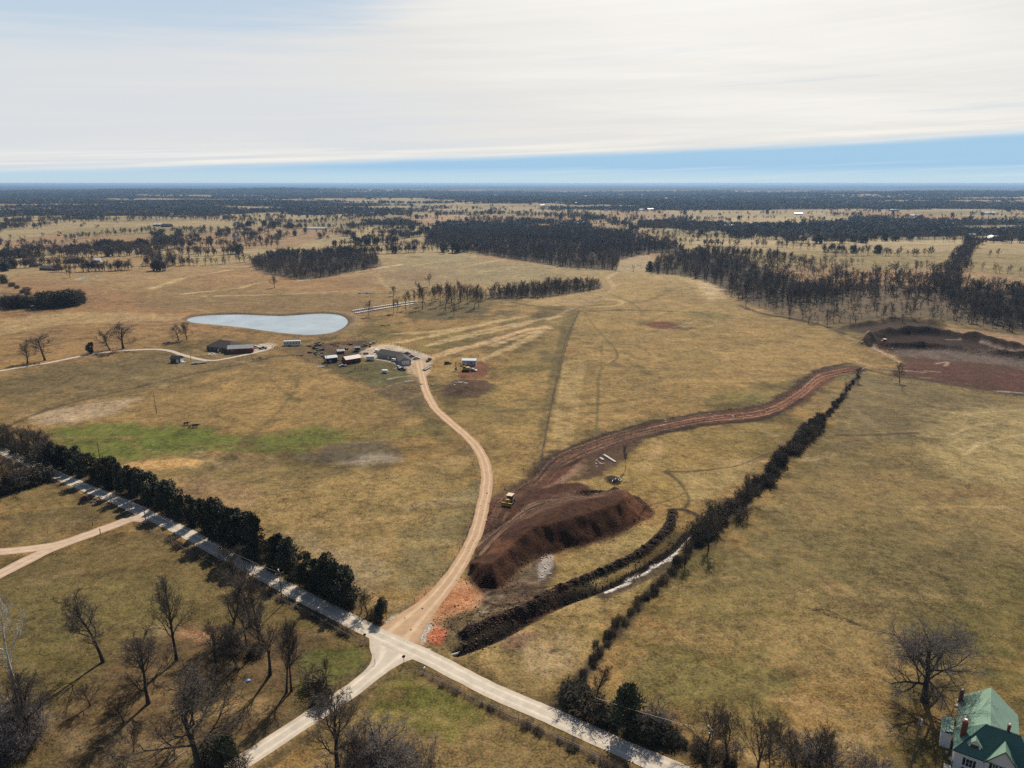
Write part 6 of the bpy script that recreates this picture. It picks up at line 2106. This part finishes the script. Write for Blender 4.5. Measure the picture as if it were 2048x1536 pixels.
def flatbed(loc, rz, L, label):
    r = empty('flatbed_trailer', (*loc, H1(*loc)), rz, label, 'trailer')
    part(r, 'deck', M['wood'], lambda m: m.box(-L / 2, -1.0, .75, L / 2, 1.0, .85))
    for s in (-1, 1):
        part(r, 'side_rail', M['whitemetal'], lambda m: m.box(-L / 2, s * 1.14 - .12, .70, L / 2, s * 1.14 + .12, 1.05))
        for k in range(2):
            x = -L * .2 - k
            part(r, 'wheel', M['rubber'], lambda m: m.tube([(x, s * 1.3, .38), (x, s * 1.05, .38)], .38, 12))
    part(r, 'hitch', M['steel'], lambda m: m.prism([(-.8, 0), (.8, 0), (0, 0)], 0, .1, 'z') if False else m.box(L / 2, -.1, .6, L / 2 + 1.6, .1, .75))
    return r


flatbed(G(854, 738), R(72), 9.5, 'flatbed trailer with two white side rails at the mouth of the gravel yard')
flatbed(G(399, 727), R(24), 9.0, 'long white flatbed trailer beside the pale lane, right of the small shed')
flatbed(G(738, 587), R(0), 11, 'long pale flatbed left of the bale rows in the pasture behind the pond')
flatbed(G(722, 587), R(2), 6, 'short dark-loaded flatbed end to end with the long pale one behind the pond')


def tracks(r, L, gauge=1.1, w=.5, h=.9):
    for s in (-1, 1):
        part(r, 'track', M['rubber'], lambda m: m.prism([(-L / 2 + .3, 0), (L / 2 - .3, 0), (L / 2, .35), (L / 2 - .2, h), (-L / 2 + .2, h), (-L / 2, .35)], s * gauge - w / 2, s * gauge + w / 2, 'y'))


def excavator(loc, rz, label):
    r = empty('excavator', (*loc, H1(*loc)), rz, label, 'excavator')
    tracks(r, 4.2)
    part(r, 'body', M['yellow'], lambda m: (m.box(-2.6, -1.35, 1.05, 1.3, 1.35, 1.9), m.prism([(-2.6, 1.9), (-.6, 1.9), (-.6, 2.6), (-2.3, 2.6)], -1.3, 1.3, 'y')))
    cb = part(r, 'cab', M['yellow'], lambda m: m.prism([(-.5, 1.9), (1.35, 1.9), (1.1, 3.2), (-.4, 3.2)], .3, 1.3, 'y'))
    part(cb, 'window', M['glass'], lambda m: m.prism([(-.35, 2.2), (1.22, 2.2), (1.06, 3.05), (-.3, 3.05)], .28, 1.32, 'y'))
    part(r, 'boom', M['yellow'], lambda m: m.prism([(1.0, 1.6), (1.5, 1.6), (3.4, 4.6), (6.2, 4.9), (6.2, 5.3), (3.1, 5.2)], -.45, -.05, 'y'))
    ar = part(r, 'arm', M['yellow'], lambda m: m.prism([(5.9, 5.4), (6.5, 5.2), (6.2, 1.7), (5.8, 1.7)], -.4, -.1, 'y'))
    part(ar, 'bucket', M['steel'], lambda m: m.prism([(5.7, 1.8), (6.5, 1.7), (6.6, .8), (5.8, .3), (5.1, .7), (5.6, 1.2)], -.8, .3, 'y'))
    part(r, 'counterweight', M['steel'], lambda m: m.box(-2.95, -1.3, 1.15, -2.61, 1.3, 2.2))
    return r


def dozer(loc, rz, label):
    r = empty('bulldozer', (*loc, H1(*loc)), rz, label, 'bulldozer')
    tracks(r, 4.0, 1.15, .55, 1.1)
    part(r, 'body', M['yellow'], lambda m: (m.box(-1.9, -.85, .7, 2.0, .85, 1.5), m.box(.3, -.6, 1.5, 2.1, .6, 2.2)))
    cb = part(r, 'cab', M['black'], lambda m: (m.box(-1.6, -.85, 1.5, .25, .85, 2.9)))
    part(cb, 'roof', M['tan'], lambda m: m.box(-2.0, -1.15, 2.95, .6, 1.15, 3.08))
    part(r, 'blade', M['yellow'], lambda m: m.prism([(2.7, .1), (3.05, .1), (2.85, .7), (3.05, 1.35), (2.75, 1.35), (2.55, .7)], -1.9, 1.9, 'y'))
    part(r, 'push_arm', M['steel'], lambda m: (m.box(-.5, -1.62, .45, 2.6, -1.48, .65), m.box(-.5, 1.48, .45, 2.6, 1.62, .65)))
    part(r, 'ripper', M['steel'], lambda m: (m.box(-2.7, -.7, .5, -1.9, .7, .8), m.box(-2.7, -.08, -.0, -2.5, .08, .5)))
    return r


excavator(G(931, 742), R(170), 'yellow tracked digger with raised boom working on the red earth circle')
dozer(G(1019, 1006), R(-112), 'bulldozer with tan canopy on the haul road beside the clay driveway')
dozer(G(1766, 692), R(200), 'small bulldozer down in the dark earth pit on the right')

# utility poles and wires ------------------------------------------------------


def pole(px, py, ty, label, arm=True, lamp=False, can=False, rz=0.5, hh=None):
    p = G(px, py)
    h = hh or px_h(px, py, ty)
    r = empty('utility_pole', (*p, H1(*p)), rz, label, 'pole', None)
    part(r, 'post', M['pole'], lambda m: m.tube([(0, 0, -.3), (0, 0, h)], [.17, .11], 8))
    if arm:
        part(r, 'crossarm', M['pole'], lambda m: m.box(-1.1, -.06, h - .7, 1.1, .06, h - .55))
        for s in (-.95, .95):
            part(r, 'insulator', M['whitemetal'], lambda m: m.tube([(s, 0, h - .55), (s, 0, h - .3)], .06, 6))
    if lamp:
        part(r, 'lamp', M['whitemetal'], lambda m: (m.tube([(0, .1, h - .3), (0, 1.1, h - .05)], .04, 5), m.tube([(0, 1.0, h - .05), (0, 1.35, h - .12)], [.12, .22], 8)))
    if can:
        part(r, 'transformer', M['canvas'], lambda m: (m.tube([(.36, 0, h - 1.7), (.36, 0, h - .5)], .3, 12), m.tube([(.36, 0, h - .5), (.36, 0, h - .35)], [.3, .12], 12)))
    return (p[0], p[1], H1(*p) + h - .35)


p1 = pole(565, 1210, 1143, 'wooden utility pole with a street lamp in front of the roadside cedars', lamp=True)
p2 = pole(104, 963, 932, 'wooden utility pole at the left, on the near verge of the road', arm=True)
p3 = pole(291, 1040, 1012, 'short wooden utility pole on the verge where the clay driveway meets the road')
p4 = pole(1419, 1536, 1508, 'wooden utility pole at the very bottom among the roadside trees', lamp=True, hh=9)
p5 = pole(313, 827, 786, 'thin lone pole standing in the pasture above the bright green strip', arm=False)
p6 = pole(382, 721, 708, 'thin pole beside the pale lane near the small shed', arm=False)
p7 = pole(654, 732, 706, 'pole beside the small white-roofed dark shed', arm=False, lamp=True)
p8 = pole(1820, 1548, 1436, 'pole with a pale grey transformer left of the farmhouse under the willow', arm=False, can=True)
p9 = pole(200, 918, 885, 'thin pole rising just behind the roadside cedars near the green strip', arm=False)


def wire(a, b, label, sag=.03, r_=.02, name='power_line'):
    L = math.dist(a, b)
    pts = []
    for i in range(13):
        t = i / 12
        pts.append((a[0] + (b[0] - a[0]) * t, a[1] + (b[1] - a[1]) * t, a[2] + (b[2] - a[2]) * t - 4 * sag * L * .5 * t * (1 - t)))
    o = MB().tube(pts, r_, 4).build(name, M['wire'])
    tag(o, label, 'cable')


wire(p9, p5, 'pale overhead cable crossing the bright green strip to the lone pasture pole', r_=.03)
wire(p5, p6, 'thin overhead cable from the lone pasture pole to the pole by the pale lane', r_=.02)
wire(p2, p3, 'overhead cable along the near side of the road at the upper left', r_=.02)
wire(p3, p1, 'overhead cable between the clay driveway pole and the street lamp pole', r_=.02)
q4 = G(1190, 1452)
wire(p4, (q4[0], q4[1], H1(*q4) + 7), 'overhead cable above the roadside shrubs at bottom right', r_=.025)

# stop sign, mailboxes, gate posts, litter
x, y_ = G(808, 1330)
r = empty('stop_sign', (x, y_, H1(x, y_)), R(200), 'small road sign on a post at the near corner of the road junction', 'sign')
part(r, 'post', M['steel'], lambda m: m.tube([(0, 0, -.2), (0, 0, 2.6)], .05, 6))
part(r, 'sign_plate', M['redwall'], lambda m: m.tube([(0, -.03, 2.3), (0, -.06, 2.3)], .42, 8))
x, y_ = G(730, 1283)
r = empty('road_sign', (x, y_, H1(x, y_)), R(20), 'dark sign post on the near verge just left of the junction', 'sign')
part(r, 'post', M['steel'], lambda m: m.tube([(0, 0, -.2), (0, 0, 2.3)], .05, 6))
part(r, 'sign_plate', M['black'], lambda m: m.box(-.35, -.06, 1.7, .35, -.03, 2.3))
x, y_ = G(849, 1344)
r = empty('mailbox', (x, y_, H1(x, y_)), R(-30), 'white mailbox on a dark post at the junction corner, beside the main road', 'mailbox')
part(r, 'post', M['wood'], lambda m: m.box(-.06, -.06, -.2, .06, .06, 1.0))
part(r, 'box', M['white'], lambda m: m.prism([(-.15, 1.0), (.15, 1.0), (.15, 1.22), (.08, 1.34), (-.08, 1.34), (-.15, 1.22)], -.28, .28, 'y'))
for px, py, lb in ((186, 1052, 'wooden gate post on the upper side of the clay driveway'), (201, 1068, 'wooden gate post on the lower side of the clay driveway')):
    x, y_ = G(px, py)
    o = MB().tube([(0, 0, -.2), (0, 0, 2.0)], [.14, .12], 8).build('gate_post', M['wood'], None, (x, y_, H1(x, y_)))
    tag(o, lb, 'post')
x, y_ = G(497, 1362)
m = MB()
m.prism([(-.5, 0), (.5, 0), (.4, .22), (-.1, .35), (-.45, .2)], -.35, .35, 'y')
tag(m.build('plastic_sheet', M['blue'], None, (x, y_, H1(x, y_)), .6), 'scrap of blue plastic on the ground left of the side road', 'litter')
x, y_ = G(280, 1322)
m = MB()
m.tube([(-.3, 0, .3), (.3, 0, .3)], .3, 10)
tag(m.build('white_bucket', M['wrap'], None, (x, y_, H1(x, y_))), 'white bucket lying left of the forked bare tree', 'bucket')
x, y_ = G(907, 1303)
m = MB()
m.tube([(-1.1, -.5, .3), (1.1, .5, .35)], .32, 10)
tag(m.build('culvert_pipe', M['concrete'], None, (x, y_, H1(x, y_))), 'pale culvert pipe end where the ditch reaches the road', 'pipe')
x, y_ = G(617, 1318)
m = MB()
m.tube([(-.5, -1.1, .2), (0, 0, .9), (.3, .9, 1.6)], [.14, .11, .07], 6)
tag(m.build('broken_branch', M['white_bark'], None, (x, y_, H1(x, y_))), 'broken pale limb lying beside the small brown-leaved tree', 'branch')
for a_, b_, lb in (((338, 1526), (370, 1503), 'pale fallen branch on the grass left of the massive bottom tree'), ((595, 1122), (612, 1116), 'pale fallen pole behind the roadside cedars')):
    P0, P1 = G(*a_), G(*b_)
    m = MB().tube([(*P0, H1(*P0) + .1), (*P1, H1(*P1) + .12)], [.12, .07], 6)
    tag(m.build('fallen_branch', M['white_bark']), lb, 'branch')

# concrete pipes lying by the haul road, stones
for (a_, b_, lb) in (((1208, 911), (1231, 925), 'long pale concrete slab beside the haul road, the longer of two'), ((1200, 917), (1207, 921), 'short pale slab lying just left of the long one by the haul road')):
    P0, P1 = G(*a_), G(*b_)
    rz = math.atan2(P1[1] - P0[1], P1[0] - P0[0])
    L = math.dist(P0, P1)
    m = MB().box(0, -.45, 0, L, .45, .5)
    tag(m.build('concrete_slab', M['concrete'], None, (*P0, H1(*P0) + .02), rz), lb, 'slab')


def rocks(n, cpx, spread, size, label, group, name='rock', mt='stone', sq=1.0):
    rr = random.Random(n * 7 + int(cpx[0]))
    for i in range(n):
        px, py = cpx[0] + rr.gauss(0, spread[0]), cpx[1] + rr.gauss(0, spread[1])
        x, y_ = G(px, py)
        s = rr.uniform(*size)
        k = 7
        m = MB()
        lo = [(s * math.cos(q * 6.283 / k) * rr.uniform(.75, 1.2), s * sq * math.sin(q * 6.283 / k) * rr.uniform(.75, 1.2)) for q in range(k)]
        n0 = len(m.v)
        m.v += [(p[0], p[1], -s * .3) for p in lo] + [(p[0] * .7, p[1] * .7, s * rr.uniform(.35, .7)) for p in lo]
        for q in range(k):
            j = (q + 1) % k
            m.f.append((q, j, k + j, k + q))
            m.m.append(0)
        m.f.append(tuple(range(k, 2 * k)))
        m.m.append(0)
        o = m.build(name, M[mt], None, (x, y_, H1(x, y_)), rr.random() * 6)
        tag(o, label, 'rock', group)


rocks(26, (921, 769), (9, 2.2), (.3, .8), 'pale rock on the crest of the dark earth heap below the red earth circle', 'pale rocks on the dark heap')
rocks(14, (1205, 927), (9, 4), (.25, .6), 'pale rock scattered beside the concrete slabs at the haul road', 'pale rocks by the haul road')
rocks(16, (1093, 1140), (10, 14), (.15, .45), 'whitish stone in the wet ground at the foot of the spoil heap', 'stones at the foot of the spoil heap')
rocks(10, (1350, 838), (80, 5), (.3, .7), 'pale rock along the upper edge of the red haul road', 'rocks along the haul road')
rocks(16, (1765, 705), (30, 14), (.3, .9), 'pale rock on the lip of the dark pit on the right', 'rocks on the pit lip')
rocks(16, (810, 765), (25, 8), (.4, 1.1), 'pale rock slab in the rough ground left of the upper drive', 'rocks left of the upper drive', sq=.5)
rocks(14, (940, 1290), (20, 9), (.15, .4), 'dark clod by the lower end of the ditch', 'clods by the ditch end', name='clod', mt='rusty')
rocks(6, (1449, 603), (8, 2), (.4, .9), 'white rock at the corner of the pasture by the dark wood on the right', 'white rocks at the pasture corner')

# wrapped bales in two rows
N_ = 34
for row, (A_, B_) in enumerate((((707, 622), (832, 604)), ((712, 627), (826, 609)))):
    P0, P1 = G(*A_), G(*B_)
    for i in range(N_):
        t = i / (N_ - 1)
        x, y_ = P0[0] + (P1[0] - P0[0]) * t, P0[1] + (P1[1] - P0[1]) * t
        m = MB().tube([(-1.6, 0, .55), (1.6, 0, .55)], .5, 10)
        tag(m.build('hay_bale', M['wrap'], None, (x, y_, H1(x, y_)), R(62 + rnd.uniform(-5, 5))), 'white wrapped bale in the two slanting rows behind the pond', 'bale', 'white bales in two rows')

# junk and machinery heaps
JUNK = [((425, 710), 9, 'white'), ((512, 718), 7, 'wood'), ((340, 715), 6, 'whitemetal'), ((668, 688), 5, 'rusty'), ((697, 690), 5, 'rusty'), ((768, 652), 6, 'steel'), ((772, 632), 9, 'steel'), ((336, 686), 7, 'wood'), ((845, 605), 5, 'rusty'), ((680, 722), 5, 'rusty'), ((665, 714), 6, 'rusty'), ((690, 712), 5, 'rusty'), ((795, 738), 4, 'whitemetal'), ((600, 712), 4, 'rusty'), ((815, 712), 6, 'steel'), ((640, 735), 3, 'whitemetal'), ((168, 1000), 7, 'rusty'), ((184, 1004), 6, 'wood'), ((700, 745), 3, 'steel'),
        ((340, 975), 4, 'white')]
JL = {0: 'pallets heaped near the brown house', 1: 'machine parts heaped below the loop of the pale lane', 2: 'scrap heaped left of the small brown shed', 3: 'rusty scrap in the upper pen', 4: 'rusty scrap in the pen left of the gravel yard', 5: 'dark scrap on the round bare patch behind the yard', 6: 'dark brush heap below the bale rows', 7: 'logs stacked under the pair of trees by the pond', 8: 'rusty scrap in the grove by the bales',
      9: 'rusty scrap left of the red barn', 10: 'rusty scrap behind the small dark shed', 11: 'rusty scrap above the red barn roof', 12: 'pale scrap at the lower yard edge', 13: 'rusty feeder heap in the left pen', 14: 'dark scrap behind the garage', 15: 'pale scrap on the grass below the dark shed', 16: 'brush heap left of the road above the clay driveway, larger part', 17: 'brush heap near the road above the clay driveway, smaller part', 18: 'steel scrap inside the round pen', 19: 'pale litter behind the roadside cedars'}
for i, ((px, py), n, mt) in enumerate(JUNK):
    rr = random.Random(i + 50)
    x, y_ = G(px, py)
    m = MB()
    s = .8 if py < 900 else .7
    for k in range(n * 3):
        a, b = rr.gauss(0, n * .28), rr.gauss(0, n * .22)
        if rr.random() < .5:
            m.box(a, b, 0, a + rr.uniform(.5, 1.6) * s, b + rr.uniform(.4, 1.2) * s, rr.uniform(.3, 1.1) * s, rr.random() * 3)
        else:
            m.tube([(a, b, rr.uniform(0, .4)), (a + rr.uniform(-2, 2) * s, b + rr.uniform(-2, 2) * s, rr.uniform(.3, 1.2) * s)], .1 * s, 5)
    tag(m.build('scrap_heap' if mt not in ('wood',) else 'timber_heap', M[mt], None, (x, y_, H1(x, y_))), JL[i], 'heap')
rr = random.Random(99)
for i in range(22):
    px, py = rr.uniform(622, 738), rr.uniform(686, 722)
    x, y_ = G(px, py)
    m = MB()
    for k in range(rr.randrange(3, 8)):
        a, b = rr.gauss(0, 1.4), rr.gauss(0, 1.2)
        m.box(a, b, 0, a + rr.uniform(.6, 2.2), b + rr.uniform(.5, 1.5), rr.uniform(.4, 1.5), rr.random() * 3)
    tag(m.build('scrap_heap', M[rr.choice(['rusty', 'steel', 'rusty', 'wood', 'black'])], None, (x, y_, H1(x, y_)), rr.random() * 3), 'small dark scrap pile lying in the brown pens around the red barn', 'heap', 'scrap piles in the pens')
# burnt heap in the pasture
x, y_ = G(1228, 962)
m = MB()
rr = random.Random(3)
for k in range(60):
    a, b = rr.gauss(0, 1.6), rr.gauss(0, .9)
    m.tube([(a, b, rr.uniform(0, .4)), (a + rr.uniform(-1.3, 1.3), b + rr.uniform(-1.3, 1.3), rr.uniform(.2, 1.0))], .08, 4)
tag(m.build('brush_heap', M['black'], None, (x, y_, H1(x, y_))), 'round black burnt brush heap on the pasture above the ditch', 'heap')

# round pen and pasture pen
x, y_ = G(723, 739)
r = empty('round_pen', (x, y_, H1(x, y_)), 0, 'round dark livestock pen on the grass below the red barn', 'pen')
for k in range(14):
    t = k / 14 * 6.283
    part(r, 'post', M['rusty'], lambda m: m.tube([(4.2 * math.cos(t), 4.2 * math.sin(t), 0), (4.2 * math.cos(t), 4.2 * math.sin(t), 1.8)], .09, 5))
for zz in (.5, 1.0, 1.5):
    part(r, 'rail', M['rusty'], lambda m: m.tube([(4.2 * math.cos(k / 28 * 6.283), 4.2 * math.sin(k / 28 * 6.283), zz) for k in range(29)], .06, 4, False))


def cow(px, py, rz, sc_, label):
    x, y_ = G(px, py)
    bm = []
    V = [(-1.0, 0, 1.15, .30, .34), (-.75, 0, 1.12, .36, .40), (0, 0, 1.05, .40, .44), (.6, 0, 1.12, .34, .42), (.95, 0, 1.22, .22, .28), (1.2, 0, 1.2, .16, .2), (1.45, 0, 1.0, .15, .17), (1.65, 0, .82, .10, .11)]
    me = bpy.data.meshes.new('cow')
    pts = [(v[0], v[1], v[2]) for v in V]
    ed = [(i, i + 1) for i in range(len(V) - 1)]
    rad = [(v[3], v[4]) for v in V]
    legs = []
    for bx, root in ((-.85, 1), (.62, 3)):
        for s in (-1, 1):
            n = len(pts)
            hk = -.12 if bx < 0 else .04
            pts += [(bx, s * .24, .78), (bx + hk, s * .25, .42), (bx + .02, s * .25, .05)]
            rad += [(.17, .15), (.085, .085), (.07, .07)]
            ed += [(root, n), (n, n + 1), (n + 1, n + 2)]
    n = len(pts)
    pts += [(-1.12, 0, 1.0), (-1.16, 0, .5)]
    rad += [(.05, .05), (.04, .04)]
    ed += [(0, n), (n, n + 1)]
    for s in (-1, 1):
        n = len(pts)
        pts.append((1.32, s * .25, 1.22))
        rad.append((.05, .04))
        ed.append((5, n))
    me.from_pydata(pts, ed, [])
    me.materials.append(M['cow'])
    o = bpy.data.objects.new('cow', me)
    C.objects.link(o)
    o.location = (x, y_, H1(x, y_))
    o.rotation_euler = (0, 0, rz)
    o.scale = (sc_,) * 3
    o.modifiers.new('skin', 'SKIN')
    for i, q in enumerate(rad):
        me.skin_vertices[0].data[i].radius = q
    me.skin_vertices[0].data[2].use_root = True
    sb = o.modifiers.new('sub', 'SUBSURF')
    sb.levels = sb.render_levels = 1
    tag(o, label, 'cow')


cow(373, 850, R(10), 1.0, 'black cow, upper left of the three grazing above the green strip')
cow(380, 855, R(80), .85, 'small black cow in the middle of the three above the green strip')
cow(391, 855, R(25), 1.2, 'largest black cow, right of the three above the green strip')

# fences ---------------------------------------------------------------------


def fence(px, step, label, h=1.3, wires=2, name='pasture_fence', pw=.07):
    P = GP(px)
    P = smooth_line(P, 3) if len(P) > 2 else P
    cum = [0]
    for i in range(1, len(P)):
        cum.append(cum[-1] + math.dist(P[i], P[i - 1]))
    n = min(96, max(2, int(cum[-1] / step)))
    pos = []
    for i in range(n + 1):
        d = cum[-1] * i / n
        x = float(np.interp(d, cum, [p[0] for p in P]))
        y = float(np.interp(d, cum, [p[1] for p in P]))
        pos.append((x, y, H1(x, y)))
    r = empty(name, pos[0], 0, label, 'fence')
    o0 = Vector(pos[0])
    mb = MB().tube([(0, 0, -.2), (0, 0, h)], pw, 5)
    me = mb.mesh('post', M['wood'])
    for p in pos:
        o = bpy.data.objects.new('post', me)
        C.objects.link(o)
        o.parent = r
        o.location = Vector(p) - o0
    for k in range(wires):
        z = h * (.9 - .35 * k)
        mb = MB().tube([tuple(Vector(p) - o0 + Vector((0, 0, z))) for p in pos], .018, 3, False)
        mb.build('wire', M['wire'], r)


fence([(1079, 945), (1085, 905), (1100, 820), (1120, 720), (1140, 660), (1158, 622)], 3.5, 'straight fence with pale posts running up the middle pasture from the spoil ground', pw=.10)
fence([(0, 858), (100, 816), (250, 779), (400, 744), (500, 724), (560, 711)], 5, 'long fence crossing the left pasture below the pale lane')
fence([(545, 695), (560, 700), (585, 712), (640, 730), (655, 732)], 3.5, 'dark fence along the lower side of the left pens', h=1.6, pw=.12)
fence([(605, 693), (640, 686), (690, 676), (740, 683), (790, 690), (830, 702), (862, 712)], 3.5, 'curved fence along the top of the pens and the gravel yard', h=1.6, pw=.12)
fence([(655, 732), (700, 755), (760, 790), (820, 810)], 5, 'fence running down from the pens towards the bend of the drive')
fence([(1716, 746), (1800, 764), (1900, 775), (2000, 790), (2080, 802)], 5, 'fence along the near edge of the red dirt field on the right', pw=.09)
fence([(180, 1040), (140, 1055), (60, 1078), (0, 1092)], 4, 'fence along the upper side of the clay driveway')
fence([(750, 1328), (690, 1366), (600, 1426), (500, 1488), (430, 1532)], 4.5, 'fence along the upper verge of the side road')
fence([(790, 1352), (845, 1350), (950, 1402), (1060, 1454), (1200, 1520)], 4.5, 'fence on the near side of the main road right of the junction')
fence([(300, 1064), (400, 1118), (520, 1182), (620, 1232), (720, 1290)], 4.5, 'fence on the near side of the main road left of the junction')
fence([(773, 1240), (860, 1180), (925, 1090), (950, 1010), (955, 950), (930, 890)], 5, 'fence along the inner side of the clay drive')
# woodland edge logs
x, y_ = G(1660, 1226)
m = MB()
for k in range(26):
    t = k / 25
    P = G(1616 + 100 * t, 1216 + 34 * t)
    m.tube([(P[0] + rnd.uniform(-.5, .5), P[1] + rnd.uniform(-.3, .3), H1(*P) + .05), (P[0] + rnd.uniform(-.9, .9), P[1] + rnd.uniform(-.5, .5), H1(*P) + rnd.uniform(.2, .5))], .06, 4)
tag(m.build('brush_row', M['brush']), 'short line of dead brush lying alone in the right hand pasture', 'brush')


# ---- loose clods on the raw earth: rough little lumps nobody could count ------
def clods():
    rg_ = np.random.RandomState(8)
    P = []

    def along(pts, n, spread, s0, s1):
        cum = np.concatenate([[0], np.cumsum([math.dist(pts[i], pts[i + 1]) for i in range(len(pts) - 1)])])
        d = rg_.uniform(0, cum[-1], n)
        x = np.interp(d, cum, [p[0] for p in pts]) + rg_.normal(0, spread, n)
        y = np.interp(d, cum, [p[1] for p in pts]) + rg_.normal(0, spread, n)
        P.append(np.column_stack([x, y, rg_.uniform(s0, s1, n) * rg_.uniform(.4, 1, n)]))

    along(BERM, 4200, 1.0, .10, .45)
    along(DITCH, 900, 1.5, .15, .45)
    along(M_TOE, 900, 1.6, .1, .35)
    along(M_BACK, 500, 3.0, .1, .3)
    along(TOPB, 900, 1.2, .1, .4)
    along(GP(RD), 900, 5.0, .15, .5)
    along([(p[0] * 1, p[1] + 9) for p in GP(RD[2:])], 700, 1.8, .15, .5)
    along(PITBANK, 700, 5.0, .15, .5)
    along(PITBANK2, 500, 4.0, .15, .5)
    along(PITBANK3, 300, 3.5, .15, .5)
    along(RPILE, 260, 4.0, .12, .4)
    along(GP([(880, 1260), (940, 1235), (1010, 1230), (1080, 1190)]), 800, 4.0, .1, .4)
    A = np.concatenate(P)
    Z = works(A[:, 0].copy(), A[:, 1].copy(), macro(A[:, 0], A[:, 1]))
    ico = np.array([(0, 0, 1), (.9, 0, .3), (.28, .85, .3), (-.72, .52, .3), (-.72, -.52, .3), (.28, -.85, .3), (0, 0, -.5)])
    ff = np.array([(0, i, i % 5 + 1) for i in range(1, 6)] + [(6, i % 5 + 1, i) for i in range(1, 6)])
    V = ico[None] * rg_.uniform(.6, 1.35, (len(A), 7, 3)) * A[:, 2][:, None, None] * np.array([1, 1, .75])
    V[..., 0] += A[:, 0][:, None]
    V[..., 1] += A[:, 1][:, None]
    V[..., 2] += Z[:, None]
    F_ = (ff[None] + (np.arange(len(A)) * 7)[:, None, None]).reshape(-1, 3)
    soil = mat('soil_clod', (0.045, 0.027, 0.019), 0.95, 0.5, 0.3, hue2=(0.10, 0.055, 0.036))
    o = bpy.data.objects.new('soil_clods', np_mesh('soil_clods', V.reshape(-1, 3), F_, soil))
    C.objects.link(o)
    tag(o, 'loose dark clods strewn over the spoil heap, ditch bank, haul road and pit', 'clods', None, 'stuff')


clods()

# ------------------------------------------------------------------ haze
hz = MB()
hz.box(-52000, -1500, -130, 52000, 46500, CAMH + 6)
hm = bpy.data.materials.new('haze')
hm.use_nodes = True
t = hm.node_tree
t.nodes.clear()
pv = nd(t, 'ShaderNodeVolumePrincipled')
pv.inputs['Color'].default_value = (0.34, 0.56, 0.90, 1)
pv.inputs['Density'].default_value = 5.0e-5
pv.inputs['Anisotropy'].default_value = 0.3
oo = nd(t, 'ShaderNodeOutputMaterial')
t.links.new(pv.outputs[0], oo.inputs['Volume'])
ho = hz.build('haze', hm)
tag(ho, kind='stuff')
